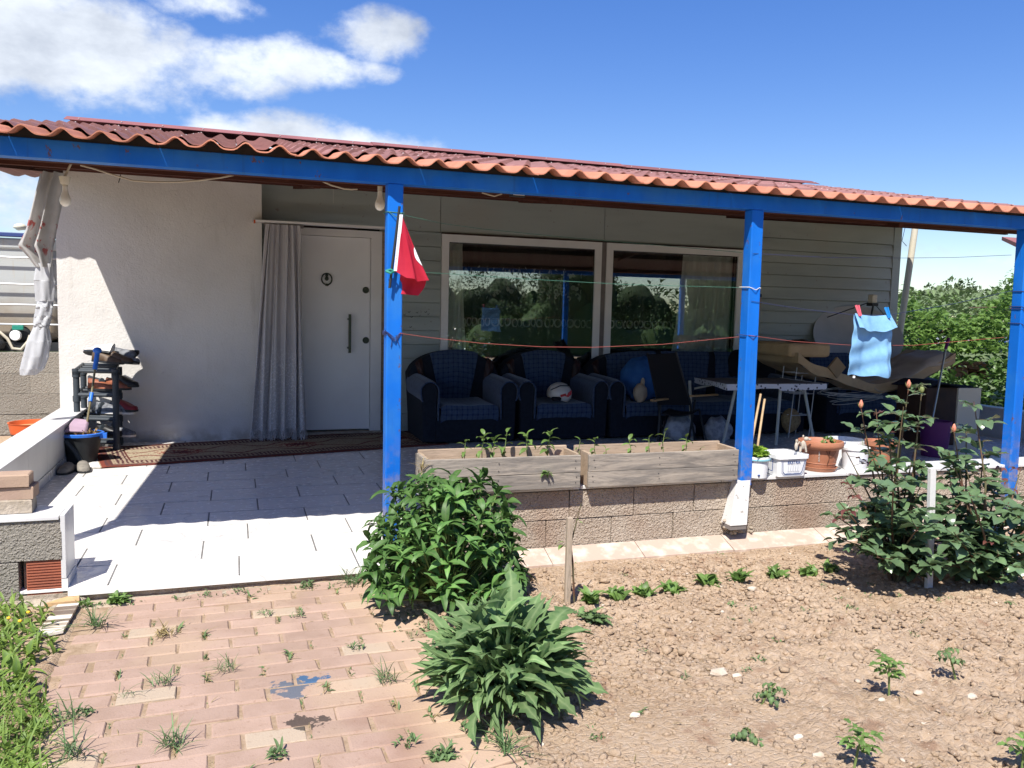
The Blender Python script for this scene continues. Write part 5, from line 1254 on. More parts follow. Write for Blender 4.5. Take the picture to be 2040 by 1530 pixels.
def twf(u, v):
    a = PY(1698, 627, YT).lerp(PY(1770, 629, YT), u); b_ = PY(1685, 747, YT).lerp(PY(1771, 751, YT), u); p = a.lerp(b_, v)
    return (p.x+.006*math.sin(v*7), YT-.012-.016*math.sin(u*7+v*3)*v-.024*v*math.exp(-((u-.84)/.07)**2)+.014*v*math.exp(-((u-.3-.1*v)/.08)**2)+.004*math.sin(v*21+u*5), p.z-.012*math.sin(math.pi*u)*(1-v)+.005*math.sin(u*13)*v)
MB().grid(twf, 34, 34, .004).build('towel_front', M['towel'], tw, smooth=True)
def flapf(u, v):
    a = PY(1698, 624.5, YT).lerp(PY(1769, 626.5, YT), u); b_ = PY(1699, 652, YT).lerp(PY(1778+0*u, 652, YT), u); b_.z -= .016*math.sin(math.pi*u)*.9-.018*(u-.85)*6*(u > .85)*.3
    p = a.lerp(b_, v); return (p.x, YT-.020-.026*v-.013*math.sin(u*9+1)*v-.004*math.sin(u*25), p.z-.012*math.sin(math.pi*u)+.004*math.sin(u*17)*v)
MB().grid(flapf, 24, 10, .004).build('towel_flap', M['towel'], tw, smooth=True)
p = PY(1697, 750, YT); MB().box(p.x-.008, p.x+.008, YT-.02, YT-.017, p.z-.008, p.z+.006).build('wash_label', M['white'], tw)
for px, py, m, lab in ((1708, 618, 'pegr', 'pink clothes peg at the left corner of the towel'), (1766, 622, 'pegb', 'blue clothes peg at the right corner of the towel')):
    pg = thing('clothes_peg', lab, 'peg', PY(px, py, YT-.01), 'pegs on the line'); p = PY(px, py, YT-.02)
    for s in (-1, 1): MB().bar(p+Vector((s*.009-.004, 0, .03)), p+Vector((s*.003+.006, -.022, -.034)), .007, .012).build('peg_arm', M[m], pg)
    MB().tube([p+Vector((-.012, -.004, .002)), p+Vector((.014, -.008, .0))], .004, 6).build('peg_spring', M['metal'], pg)
# ---- flag on its stick
YG = YF-.075
fl = thing('flag', 'red flag with a white crescent on a short dark stick tied to a blue post', 'flag', PY(786, 500, YG))
MB().tube([PY(796, 411, YG), PY(776, 574, YG)], .0065, 8).build('flag_stick', M['iron'], fl, smooth=True)
def flg(u, v):   # u down the hoist, v outwards
    h = PY(797, 428, YG).lerp(PY(785, 540, YG), u); e = PY(801, 432, YG).lerp(PY(851, 560, YG), u); p = h.lerp(e, v)
    p.z -= .016*math.sin(math.pi*v)*u; k_ = math.sin(v*11+u*2.2+.6)+.5*math.sin(v*19-u*3); return (p.x+.004*k_*u, YG-.014-.020*math.sin(v*math.pi)*u-.020*k_*u*v, p.z+.003*math.sin(v*15)*u)
MB().grid(lambda u, v: flg(u, .02+.98*v), 26, 22).build('flag_cloth', M['red'], fl, smooth='all')
MB().grid(lambda u, v: Vector(flg(u, 0))+Vector((-.006+.017*v, -.0035, 0)), 20, 3).build('white_hem', M['white'], fl, smooth='all')
def flb(u, v):
    a = PY(799, 541, YG).lerp(PY(849, 558, YG), u); b_ = PY(799, 585, YG).lerp(PY(835, 589, YG), u); p = a.lerp(b_, v); bul = .012*math.sin(math.pi*v)*u
    return (p.x+bul, YG+.005+.035*math.sin(v*2.2)-.01*math.sin(u*8), p.z)
MB().grid(flb, 18, 14).build('flag_fold', M['red'], fl, smooth='all')
cs = MB(); pts_ = []
for i in range(11):
    t = i/10; u0 = .47+.30*t; w = .17*math.sin(math.pi*t); a = Vector(flg(u0, .995))+Vector((.0, -.003, 0)); b_ = Vector(flg(u0, .995-w*.9))+Vector((0, -.003, 0)); pts_ += [a, b_]
cs.add(pts_, [(2*i, 2*i+1, 2*i+3, 2*i+2) for i in range(10)]); cs.build('crescent', M['white'], fl)
tk = MB()
for i in range(16): p = Vector(flg(.04+.9*i/16, .02)); tk.box(p.x-.004, p.x-.001, p.y-.004, p.y-.0025, p.z-.004, p.z+.002)
tk.build('hem_stitches', M['lab_grey'], fl)
MB().tube([PY(769, 540, YG), PY(778, 544, YG-.02), PY(786, 541, YG-.01), PY(778, 537, YG), PY(769, 540, YG)], .007, 6).build('green_tie', M['teal'], fl, smooth=True)

# ================================================================== PLANTS: leaf shapes
def leaf(L, W, droop=.5, fold=.25, n=6, shape='lance', wav=0.0, lob=0, seed=0, twist=0):
    """one leaf growing along +Y from the origin, upper side +Z"""
    rr = random.Random(seed); b = MB(); vs, at, fs = [], [], []
    y = z = 0.0; a = droop*.35
    for i in range(n+1):
        t = i/n
        if shape == 'lance': w = math.sin(math.pi*min(1, t**.75*.97+.03))**.9
        elif shape == 'ovate': w = math.sin(math.pi*min(1, t**.62))**.8
        elif shape == 'round': w = math.sqrt(max(0, 1-(2*t-1)**2))
        elif shape == 'blade': w = (1-t)**.6*(.4+.6*min(1, t*5))
        else: w = math.sin(math.pi*t)
        if i == 0: w = max(w, .10)
        if i == n: w = .02
        if lob and i % 2 and 0 < i < n: w *= 1+lob
        elif lob and 0 < i < n: w *= 1-lob*.7
        hw = W/2*w; up = fold*hw; wv = wav*W*math.sin(t*14+seed)
        tw = twist*t
        for s, rb in ((-1, 0), (0, 1), (1, 0)):
            vs.append((s*hw*math.cos(tw), y, z+abs(s)*up+s*hw*math.sin(tw)+(wv*s)+rr.uniform(-.02, .02)*W*abs(s))); at.append(float(rb))
        y += L/n*math.cos(a); z += L/n*math.sin(a); a -= droop*1.35/n*(1+.3*rr.uniform(-1, 1))
    for i in range(n):
        k = i*3; fs += [(k, k+1, k+4, k+3), (k+1, k+2, k+5, k+4)]
    return b.add(vs, fs, at)
def leafset(nm, m, specs):
    r = []
    for i, kw in enumerate(specs):
        b = leaf(seed=i, **kw); r.append((b, b.mesh(nm, m, 'all')))
    return r
def aim(pos, az, el, roll=0, sc=1):
    """az: heading of the leaf (0 = +Y, clockwise negative), el: elevation"""
    return Matrix.Translation(pos) @ Matrix.Rotation(az, 4, 'Z') @ Matrix.Rotation(el, 4, 'X') @ Matrix.Rotation(roll, 4, 'Y') @ Matrix.Scale(sc, 4)
CAM = Vector((0, 0, EYE))
class Plant:
    """collects leaves: the ones nearest the camera become single leaf parts, the rest one stuff part"""
    def __init__(s, name, label, cat, loc, group=None):
        s.t = thing(name, label, cat, loc, group); s.L = []
    def add(s, pair, Mx, name='leaf'): s.L.append((pair, Mx, name))
    def done(s, m, limit=300, rest='foliage'):
        s.L.sort(key=lambda q: (q[1].translation-CAM).length)
        for pair, Mx, nm in s.L[:limit]: inst(nm, pair[1], s.t, Mx)
        if len(s.L) > limit:
            mats = {}
            for pair, Mx, nm in s.L[limit:]: mats.setdefault(pair[1].materials[0].name, MB()).merge(pair[0], Mx)
            for k, b in mats.items(): b.build(rest, bpy.data.materials[k], s.t, smooth='all', kind='stuff')
        return s.t
def dirang(d):
    """heading and elevation for a direction"""
    return math.atan2(-d.x, d.y), math.atan2(d.z, math.hypot(d.x, d.y))

BUSH = leafset('leaf', M['l_bush'], [dict(L=.135, W=.040, droop=.9, fold=.35, wav=.06), dict(L=.115, W=.036, droop=.6, fold=.3), dict(L=.15, W=.042, droop=1.2, fold=.25, wav=.05), dict(L=.10, W=.030, droop=.4, fold=.4), dict(L=.14, W=.046, droop=1.4, fold=.2, wav=.08)])
THIS = leafset('leaf', M['l_this'], [dict(L=.21, W=.042, droop=.7, fold=.3, n=9, wav=.07, lob=.06), dict(L=.18, W=.038, droop=1.1, fold=.35, n=9, wav=.10), dict(L=.24, W=.048, droop=1.0, fold=.3, n=10, wav=.08, lob=.10), dict(L=.22, W=.072, droop=.9, fold=.25, n=9, lob=.38), dict(L=.16, W=.030, droop=.4, fold=.4, n=8, wav=.08), dict(L=.20, W=.044, droop=1.6, fold=.25, n=9, wav=.12, lob=.08), dict(L=.19, W=.040, droop=.2, fold=.45, n=9, lob=.15, twist=.6)])
rr = random.Random(11)
# rounded leafy bush at the corner of the porch
c = Vector((.915, 3.62, -.05))
B1 = Plant('leafy_bush', 'rounded dense green bush of lance shaped leaves at the corner of the tiled porch', 'bush', c)
st = MB(); ntip = 150
for i in range(ntip+80):
    inner = i >= ntip; u = (i+.5)/ntip if not inner else (i-ntip+.5)/80; th = math.acos(1-u*1.02); ph = i*2.39996+rr.uniform(-.3, .3)
    d = Vector((math.sin(th)*math.cos(ph), math.sin(th)*math.sin(ph), math.cos(th)))
    bump = 1+.10*math.sin(ph*3+1)*math.sin(th*2)+rr.uniform(-.09, .07)
    if inner: bump *= .74
    tip = c+Vector((d.x*.36*bump, d.y*.33*bump, .10+d.z*.47*bump))
    if th > 1.25: tip.z = c.z+.09+rr.uniform(0, .10)
    st.tube([c+Vector((rr.uniform(-.05, .05), rr.uniform(-.05, .05), .0)), c.lerp(tip, .5)+Vector((d.x*.05, d.y*.05, .02)), tip], [.007, .005, .003], 5, False)
    out = (d+Vector((0, 0, .35))).normalized()
    for k in range(6):
        az = ph2 = 2*math.pi*k/6+rr.uniform(-.4, .4)
        side = Vector((math.cos(az), math.sin(az), 0)); side = (side-out*side.dot(out)); side = side.normalized() if side.length > .1 else Vector((1, 0, 0))
        v = (out*rr.uniform(.25, .85)+side).normalized()
        if v.z < -.75: continue
        a_, e_ = dirang(v); B1.add(rr.choice(BUSH), aim(tip-out*rr.uniform(0, .05), a_, e_, rr.uniform(-.5, .5), rr.uniform(.58, .90)))
st.build('stems', M['stem'], B1.t); B1.done(M['l_bush'])
# coarser thistle-leaved clump in front of it
c = Vector((.90, 2.63, -.05))
B2 = Plant('thistle_clump', 'large clump of long grey green thistle leaves between the brick path and the soil', 'plant', c)
st = MB()
for i in range(960):
    u = (i+.5)/960; th = math.acos(1-u*1.08); ph = i*2.39996+rr.uniform(-.5, .5); k = rr.uniform(.25, 1.0)
    d = Vector((math.sin(th)*math.cos(ph), math.sin(th)*math.sin(ph), math.cos(th)))
    pos = c+Vector((d.x*.215*k-.012, d.y*.19*k, .06+max(d.z, -.1)*.19*k+rr.uniform(-.02, .02)))
    v = (d+Vector((rr.gauss(0, .34), rr.gauss(0, .34), .25+rr.gauss(0, .34)))).normalized()
    a_, e_ = dirang(v); B2.add(rr.choice(THIS), aim(pos, a_, e_, rr.uniform(-.9, .9), rr.uniform(.42, .92)))
    if i % 4 == 0: st.tube([c+Vector((rr.uniform(-.05, .05), rr.uniform(-.05, .05), 0)), pos], [.006, .004], 5, False)
for (dx_, dyy, az, el, s_) in ((.10, -.12, .9, .35, 1.25), (-.05, -.10, -.2, .5, 1.1), (.03, -.13, -1.4, .3, 1.2), (-.22, -.1, 1.3, .2, 1.0), (-.13, .0, 2.5, 1.0, 1.1), (.02, .05, .3, 1.2, 1.2), (-.04, .02, 2.9, 1.3, 1.15)):
    B2.add(THIS[3], aim(c+Vector((dx_, dyy, .27)), -az, el, .1, s_*.72))
st.build('stems', M['stem'], B2.t); B2.done(M['l_this'])

# ---- rose bushes
ROSE = leafset('leaf', M['l_rose'], [dict(L=.082, W=.062, droop=.5, fold=.25, shape='ovate'), dict(L=.072, W=.056, droop=.8, fold=.2, shape='ovate'), dict(L=.090, W=.068, droop=.3, fold=.35, shape='ovate', wav=.05), dict(L=.062, W=.048, droop=.6, fold=.3, shape='ovate')])
RRED = leafset('leaf', M['l_red'], [dict(L=.050, W=.028, droop=.9, fold=.45, shape='ovate'), dict(L=.040, W=.024, droop=.6, fold=.5, shape='ovate')])
def rose(c, label, tips, n_fill, seed, budtips=(), W_=.34, redtips=()):
    rr = random.Random(seed); P = Plant('rose_bush', label, 'rose bush', c, 'rose bushes beside the white stake'); st = MB(); buds = []
    tips = [Vector(t) for t in tips]
    for i in range(n_fill):
        ph = i*2.39996; q = (i+.5)/n_fill
        tips.append(c+Vector((W_*math.sqrt(q)*math.cos(ph)*1.05, W_*.85*math.sqrt(q)*math.sin(ph), .06+.52*(1-q*.4)*rr.uniform(.2, 1.1))))
    def spray(pos, d, red, sc):
        a0, e0 = dirang(d); pr = RRED if red else ROSE
        for k, (off, da) in enumerate(((1, 0), (.62, .95), (.62, -.95), (.28, 1.05), (.28, -1.05))):
            if red and k > 2: break
            v = (d+Vector((0, 0, -.15))).normalized(); a_, e_ = dirang(v)
            p_ = pos+v*.075*off*sc; P.add(rr.choice(pr), aim(p_, a_+da+rr.uniform(-.25, .25), e_*.5+rr.uniform(-.5, .35), rr.uniform(-.5, .5), sc*rr.uniform(.7, 1.08)))
        st.tube([pos, pos+d*.06*sc], .0013, 3, False)
    for i, tip in enumerate(tips):
        base = c+Vector((rr.uniform(-.04, .04), rr.uniform(-.04, .04), 0)); mid = base.lerp(tip, .5)+Vector((rr.uniform(-.05, .05), rr.uniform(-.05, .05), .05))
        pts = [base, base.lerp(mid, .55)+Vector((0, 0, .03)), mid, mid.lerp(tip, .6), tip]
        st.tube(pts, [.007, .006, .005, .0035, .002], 6, False)
        isred = i in redtips
        n = 9 if i < len(tips)-n_fill else 7
        for k in range(n):
            f = lerp(.12, 1.0, (k+rr.random()*.8)/n); s = f*4; j = min(int(s), 3); pos = pts[j].lerp(pts[j+1], s-j)
            az = rr.uniform(0, 6.28); d = Vector((math.cos(az), math.sin(az), rr.uniform(-.1, .75))).normalized()
            spray(pos, d, isred and f > .72 or rr.random() < .05, rr.uniform(.8, 1.1))
        if i in budtips: buds.append(tip)
    st.build('stems', M['rosestem'], P.t)
    for bpt in buds:
        bd = MB().lathe(tuple(bpt), [(0, -.004), (.007, 0), (.0115, .012), (.010, .024), (.004, .038), (0, .042)], 12); o = bd.build('bud', M['bud'] if rr.random() < .6 else M['budg'], P.t, smooth=True)
        sp_ = MB()
        for k in range(5): a_ = k*1.257; p = bpt+Vector((math.cos(a_)*.009, math.sin(a_)*.009, .006)); sp_.add([p+Vector((-.003, 0, 0)), p+Vector((.003, 0, 0)), p+Vector((math.cos(a_)*.008, math.sin(a_)*.008, .022))], [(0, 1, 2)])
        sp_.build('sepals', M['budg'], o)
    P.done(M['l_rose']); return P
Yr = 3.35
cL = PZ(1800, 1180, -.05); cL = Vector((3.22, 3.27, -.05)); cR = Vector((3.62, 3.12, -.05))
rose(cL, 'left rose bush with dark red young shoots and peach buds beside the white stake', [PY(1686, 900, 3.5), PY(1715, 812, 3.4), PY(1745, 815, 3.4), PY(1810, 772, 3.3), PY(1836, 782, 3.3), PY(1685, 955, 3.3), PY(1672, 1000, 3.2), PY(1800, 810, 3.2), PY(1770, 840, 3.3), PY(1830, 830, 3.4), PY(1700, 1060, 3.1), PY(1735, 900, 3.2), PY(1745, 1110, 3.0), PY(1780, 960, 3.0), PY(1830, 1050, 2.95), PY(1842, 1120, 3.0), PY(1838, 960, 3.25), PY(1820, 900, 3.35)], 15, 3, (1, 3, 4), .36, (0, 2, 5, 6))
rose(cR, 'right rose bush with glossy dark leaves in front of the right-hand blue post', [PY(1940, 800, 3.3), PY(1900, 860, 3.2), PY(1990, 930, 3.3), PY(2035, 930, 3.4), PY(1890, 900, 3.2), PY(2010, 1000, 3.1), PY(1960, 900, 3.3), PY(1925, 850, 3.4), PY(2020, 1080, 3.0), PY(1990, 1160, 2.95), PY(1900, 1060, 2.9), PY(1930, 980, 3.0), PY(2040, 1010, 3.2), PY(1872, 1130, 2.95), PY(1880, 1000, 3.2), PY(1885, 1080, 3.1)], 17, 8, (1,), .38, (2, 3))
b_ = PZ(1850, 1178, -.05); a = PY(1857, 932, b_.y)
sk_ = MB().bar((b_.x, b_.y, -.08), a, .034, .022); sk_.build('garden_stake', M['whitewash'], label='square wooden stake with flaking white paint between the two rose bushes', cat='stake', org=(b_.x, b_.y, -.05), bevel=.002)
# tall thin stake with a sapling
a, b_ = PY(1135, 1031, 3.45), PZ(1137, 1205, -.05)
MB().bar((b_.x, 3.45, -.08), (a.x, 3.45, a.z), .026, .022).build('garden_stake', M['stakew'], label='plain grey brown wooden stake in the soil behind the thistle clump', cat='stake', org=(b_.x, 3.45, -.05), bevel=.002)
SEED = leafset('leaf', M['l_seed'], [dict(L=.05, W=.020, droop=.9, fold=.3), dict(L=.06, W=.022, droop=1.3, fold=.25), dict(L=.042, W=.019, droop=.5, fold=.35), dict(L=.055, W=.026, droop=1.0, fold=.25, shape='ovate')])
sg = Plant('sapling', 'thin reddish twig of a sapling with few leaves beside the grey stake', 'sapling', (b_.x+.06, 3.47, -.05))
pts = [Vector((b_.x+.045, 3.47, -.06)), PY(1141, 1120, 3.47), PY(1137, 1085, 3.47), PY(1147, 1045, 3.47), PY(1158, 1003, 3.47)]
MB().tube(pts, [.005, .0045, .004, .003, .002], 6).build('stem', M['rosestem'], sg.t)
for px, py, az in ((1124, 1080, 1.2), (1127, 1090, .3), (1121, 1086, 2.2), (1150, 1036, -1), (1154, 1040, -2), (1145, 1122, -1.2)): sg.add(SEED[3], aim(PY(px, py, 3.46), az, -.2, .2, .8 if px < 1130 else .4))
sg.done(None)

# ================================================================== PLANTER BOXES
def planter(x0, x1, label):
    t = thing('planter_box', label, 'planter', ((x0+x1)/2, 4.15, .345), 'wooden planter boxes on the low wall')
    y0, y1 = 4.055, 4.275; th = .018; zb = .345; h = (.098, .082)
    ext = -.002
    def board(a, b, c, d, e, f, m, nm='board'):
        o = MB().box(a, b, c, d, e, f); k = len(o.v)
        o.v = [(x+R.uniform(-.0015, .0015), y+R.uniform(-.0015, .0015), z+R.uniform(-.003, .003)) for x, y, z in o.v]; o.build(nm, m, t, bevel=.002)
    board(x0, x1, y0, y0+th, zb, zb+h[1], M['wood']); board(x0, x1, y0+R.uniform(-.004, .003), y0+th, zb+h[1]+.004, zb+h[1]+h[0], M['wood'])
    board(x0, x1, y1-th, y1, zb, zb+.09, M['woodin']); board(x0, x1, y1-th, y1, zb+.093, zb+.20, M['woodin'])
    for xe, s in ((x0, 1), (x1, -1)):
        xa, xb = sorted((xe+s*.020, xe+s*.004)); board(xa, xb, y0+th+.001, y1-th-.001, zb, zb+.185, M['woodin'], 'end_board')
        xa, xb = sorted((xe+s*.0205, xe+s*.045)); board(xa, xb, y0+th+.001, y0+th+.03, zb, zb+.17, M['woodin'], 'corner_post')
    board(x0+.02, x1-.02, y0+th, y1-th, zb, zb+.015, M['woodin'], 'base_board')
    nl = MB()
    for xe in (x0+.03, x1-.03, lerp(x0, x1, .45)):
        for z in (.03, .06, .11, .15): nl.ball((xe+R.uniform(-.008, .008), y0-.0015, zb+z), .003, .002, .003, 6, 4)
    nl.build('nail_heads', M['iron'], t)
    MB().grid(lambda u, v: (lerp(x0+.022, x1-.022, u), lerp(y0+th+.002, y1-th-.002, v), zb+.135+.012*mnoise((u*9, v*4, x0))+.008*mnoise((u*30, v*11, x0))), 60, 10).build('planter_soil', M['potsoil'], t, smooth='all')
    return t
planter(PY(851, 916, 4.06).x-.005, PY(1157, 908, 4.06).x, 'left weathered wooden planter box with leafy pepper seedlings')
planter(PY(1173, 909, 4.06).x, PY(1471, 901, 4.06).x, 'right weathered wooden planter box beside the second blue post')
MB().box(PY(836, 905, 4.2).x-.006, PY(836, 905, 4.2).x+.012, 4.06, 4.28, .35, .53).build('end_plank', M['wood'], label='short upright plank at the left end of the left planter box', cat='plank', org=(.9, 4.15, .345))
def seedling(px, pytop, n, label, h=None, wilt=.5, Y=4.16, big=1.0):
    top = PY(px, pytop, Y); x = top.x+rr.uniform(-.015, .015); t = Plant('pepper_seedling', label, 'seedling', (x, Y, .48), 'seedlings in the planter boxes')
    zb = .475; pts = [Vector((x, Y, zb)), Vector((lerp(x, top.x, .6)+rr.uniform(-.012, .012), Y, lerp(zb, top.z, .5))), top-Vector((0, 0, .012))]
    MB().tube(pts, [.0028, .0024, .0016], 5).build('stem', M['stem'], t.t)
    for i in range(n):
        f = lerp(.35, 1, i/max(1, n-1)); p_ = pts[0].lerp(pts[1], f*2) if f < .5 else pts[1].lerp(pts[2], f*2-1)
        az = i*2.4+rr.uniform(-.4, .4)
        t.add(SEED[rr.choice((0, 1, 2, 0))], aim(p_, az, lerp(-.9, .9, f)*(1 if f > .9 else .7)-wilt*rr.random(), rr.uniform(-.4, .4), 1.45*big*rr.uniform(.8, 1.1)))
    t.done(None)
for px, py, n, lab, bg_ in ((927, 876, 5, 'bent small seedling, first from the left in the left planter box', .75), (965, 862, 9, 'tall bushy seedling, second from the left in the left planter box', .95), (985, 872, 8, 'bushy drooping seedling, third from the left in the left planter box', .95), (1010, 857, 6, 'tallest seedling in the left planter box, fourth from its left end', .9),
                       (1050, 860, 8, 'drooping seedling with long curled leaves near the middle of the left planter box', 1.0), (1097, 860, 11, 'fullest leafy seedling near the right end of the left planter box', 1.0), (1156, 873, 4, 'sparse seedling at the joint between the two planter boxes', .6), (1185, 872, 5, 'thin seedling at the left end of the right planter box', .85),
                       (1207, 890, 4, 'tiny seedling second from the left in the right planter box', .5), (1253, 872, 6, 'thin upright seedling third from the left in the right planter box', .8), (1293, 868, 5, 'curled seedling left of the tallest one in the right planter box', .8), (1325, 856, 5, 'tallest thin seedling in the right planter box', .75), (1367, 868, 5, 'curled seedling right of the tallest one in the right planter box', .85), (1395, 893, 5, 'low seedling near the right end of the right planter box', .5)):
    seedling(px, py, n, lab, big=bg_)
wv = Plant('wall_weed', 'green weed growing out between the front boards of the left planter box', 'weed', PY(1085, 945, 4.05))
for i in range(16): wv.add(SEED[rr.choice((0, 2))], aim(PY(1085+rr.uniform(-8, 8), 941+rr.uniform(-3, 3), 4.05), math.pi+rr.uniform(-1.3, 1.3), rr.uniform(-1.0, .6), rr.uniform(-.5, .5), rr.uniform(.55, .9)))
wv.done(None)
wv = Plant('wall_weed', 'pale dry weed at the left end of the planter boxes', 'weed', PY(838, 945, 4.07))
DRY = leafset('blade', M['l_dry'], [dict(L=.09, W=.007, droop=.8, fold=.3, shape='blade'), dict(L=.06, W=.006, droop=1.3, fold=.3, shape='blade')])
for i in range(14): wv.add(rr.choice(DRY), aim(PY(838+rr.uniform(-5, 5), 945+rr.uniform(-18, 8), 4.05), rr.uniform(0, 6.28), rr.uniform(.2, 1.3)), 'blade')
wv.done(None)

# ================================================================== POTS ON THE WALL
ZC = .342
def bucketlike(px, lab, r0, r1, h, m, rim, Y, nm='white_bucket'):
    p = PY(px, 930, Y); t = thing(nm, lab, 'bucket', (p.x, Y, ZC))
    b = MB().lathe((p.x, Y, ZC), [(0, .002), (r0, .002), (r1, h), (r1-.004, h), (r0-.004, .01), (0, .01)], 32); b.build('bucket_body', m, t, smooth=True)
    MB().lathe((p.x, Y, ZC), [(r1-.003, h-.012), (r1+.008, h-.012), (r1+.009, h+.004), (r1-.003, h+.006), (r1-.004, h-.01)], 32).build('rim', rim, t, smooth=True)
    MB().lathe((p.x, Y, ZC), [(0, h-.03), (r1-.006, h-.03)], 24).build('bucket_soil', M['potsoil'], t)
    return t, p.x
Yb = 4.125
bkt, bxx = bucketlike(1507, 'white bucket of lettuce with two bamboo canes next to the second blue post', .062, .071, .122, M['whitep'], M['whitep'], Yb)
MB().lathe((bxx, Yb, ZC), [(.0712, .108), (.0805, .108), (.0807, .114), (.0812, .1158), (.0712, .1158)], 32).build('aqua_band', M['aquap'], bkt, smooth=True)
MB().box(bxx-.030, bxx-.018, Yb-.066, Yb-.056, ZC+.018, ZC+.026).build('printed_mark', M['lab_blue'], bkt)
LET = leafset('leaf', M['l_let'], [dict(L=.07, W=.055, droop=1.0, fold=.3, shape='round', wav=.12), dict(L=.06, W=.05, droop=.6, fold=.4, shape='round', wav=.15), dict(L=.05, W=.045, droop=1.4, fold=.2, shape='round', wav=.1)])
lt = Plant('lettuce', 'bright yellow green lettuce filling the white bucket', 'lettuce', (bxx, Yb, ZC+.1))
for i in range(46):
    ph = i*2.4; q = (i/46)**.6; lt.add(rr.choice(LET), aim((bxx+.045*q*math.cos(ph), Yb+.045*q*math.sin(ph), ZC+.115+.03*(1-q)), ph-math.pi/2, lerp(1.4, .6, q)+rr.uniform(-.2, .2), rr.uniform(-.3, .3), rr.uniform(.75, 1.0)))
lt.done(None)
for (pb, ptp, lab) in (((1493, 905), (1515, 785), 'taller bamboo cane leaning in the lettuce bucket'), ((1507, 905), (1523, 795), 'shorter bamboo cane, the right one in the lettuce bucket')):
    a, b_ = PY(*pb, Yb+.0), PY(*ptp, Yb+.10); ptsc = [a-Vector((0, 0, .03))]+[a.lerp(b_, f)+Vector((.004*math.sin(f*9), 0, 0)) for f in (.0, .35, .7, 1)]
    MB().tube(ptsc, .0068, 8).build('bamboo_cane', M['cane'], smooth=True, label=lab, cat='cane', org=a, group='canes in the lettuce bucket')
# white tub with a blue printed label
x0, x1 = PY(1543, 940, Yb).x, PY(1604, 940, 4.09).x; yF, yB = 4.085, 4.285; h = .128; z0 = ZC+.001
tub = thing('plastic_tub', 'white rectangular plastic tub printed EKSTRA with a blue outline', 'tub', ((x0+x1)/2, 4.18, ZC))
fl_ = .012
b = MB()
def rr_box(x0, x1, y0, y1, r, n=5):
    P_ = []
    for cx_, cy_, a0 in ((x1-r, y1-r, 0), (x0+r, y1-r, 90), (x0+r, y0+r, 180), (x1-r, y0+r, 270)):
        for i in range(n+1): a_ = math.radians(a0+90*i/n); P_.append((cx_+r*math.cos(a_), cy_+r*math.sin(a_)))
    return P_
def ringstack(rings):
    vs, fs = [], []; n = len(rings[0][0])
    for poly, z in rings: vs += [(x, y, z) for x, y in poly]
    for i in range(len(rings)-1):
        for k in range(n): fs.append((i*n+k, i*n+(k+1) % n, (i+1)*n+(k+1) % n, (i+1)*n+k))
    fs.append(tuple(reversed(range(n)))); fs.append(tuple(range((len(rings)-1)*n, len(rings)*n))); return MB().add(vs, fs)
ringstack([(rr_box(x0, x1, yF, yB, .02), z0), (rr_box(x0-.010, x1+.010, yF-.010, yB+.01, .024), z0+h), (rr_box(x0-.006, x1+.006, yF-.006, yB+.006, .022), z0+h), (rr_box(x0+.004, x1-.004, yF+.004, yB-.004, .02), z0+.05)]).build('tub_body', M['whitep'], tub, smooth=True)
rg = ringstack([(rr_box(x0-.009, x1+.009, yF-.009, yB+.009, .024), z0+h-.022), (rr_box(x0-.018, x1+.018, yF-.018, yB+.018, .03), z0+h-.020), (rr_box(x0-.018, x1+.018, yF-.018, yB+.018, .03), z0+h+.002), (rr_box(x0-.007, x1+.007, yF-.007, yB+.007, .024), z0+h+.003)]); rg.f = rg.f[:-2]; rg.build('rim', M['whitep'], tub, smooth=True)
cxt = (x0+x1)/2; yl = lambda z: yF-.0022-.010*((z-z0)/h)
def dec(poly, m, nm):   # flat print on the sloping front face
    return MB().add([(cxt+u, yl(z0+v), z0+v) for u, v in poly], [tuple(range(len(poly)))]).build(nm, m, tub)
def strip(pts, w, m, nm):
    b = MB()
    for (a, c_), (d, e) in zip(pts, pts[1:]):
        L_ = math.hypot(d-a, e-c_); nx, ny = -(e-c_)/L_*w/2, (d-a)/L_*w/2
        q = [(a+nx, c_+ny), (a-nx, c_-ny), (d-nx, e-ny), (d+nx, e+ny)]; b.add([(cxt+u, yl(z0+v), z0+v) for u, v in q], [(0, 1, 2, 3)])
    return b.build(nm, m, tub)
strip([(-.078, .094), (-.070, .030), (-.056, .016), (.056, .016), (.066, .030), (.080, .094)], .0045, M['lab_blue'], 'printed_outline')
strip([(-.086, .098), (-.078, .024), (-.062, .008), (.062, .008), (.076, .024), (.088, .098)], .002, M['lab_blue'], 'printed_outline'); strip([(-.04, .104), (.045, .104)], .003, M['lab_blue'], 'printed_bar')
cvt = bpy.data.curves.new('printed_word', 'FONT'); cvt.body = 'EKSTRA'; cvt.size = .026; cvt.align_x = 'CENTER'; cvt.offset = .0005
tmp = bpy.data.objects.new('printed_word', cvt); COL.objects.link(tmp); bpy.context.view_layer.update()
wm = bpy.data.meshes.new_from_object(tmp.evaluated_get(bpy.context.evaluated_depsgraph_get())); bpy.data.objects.remove(tmp)
wm.materials.clear(); wm.materials.append(M['lab_blue']); wo = bpy.data.objects.new('printed_word', wm); COL.objects.link(wo); wo.parent = tub
wo.location = Vector((cxt+.002, yl(z0+.084)-.0006, z0+.078))-ORG[tub.name]; wo.rotation_euler = (math.pi/2-.08, 0, 0)
tc = MB()
for i in range(5):
    u0 = -.036+i*.017
    for q in ([(u0, .030), (u0+.004, .030), (u0+.003, .068-.004*(i % 2)), (u0+.001, .066)], [(u0+.004, .030), (u0+.014, .030), (u0+.013, .033), (u0+.005, .033)]): tc.add([(cxt+a, yl(z0+c_), z0+c_) for a, c_ in q], [tuple(range(len(q)))])
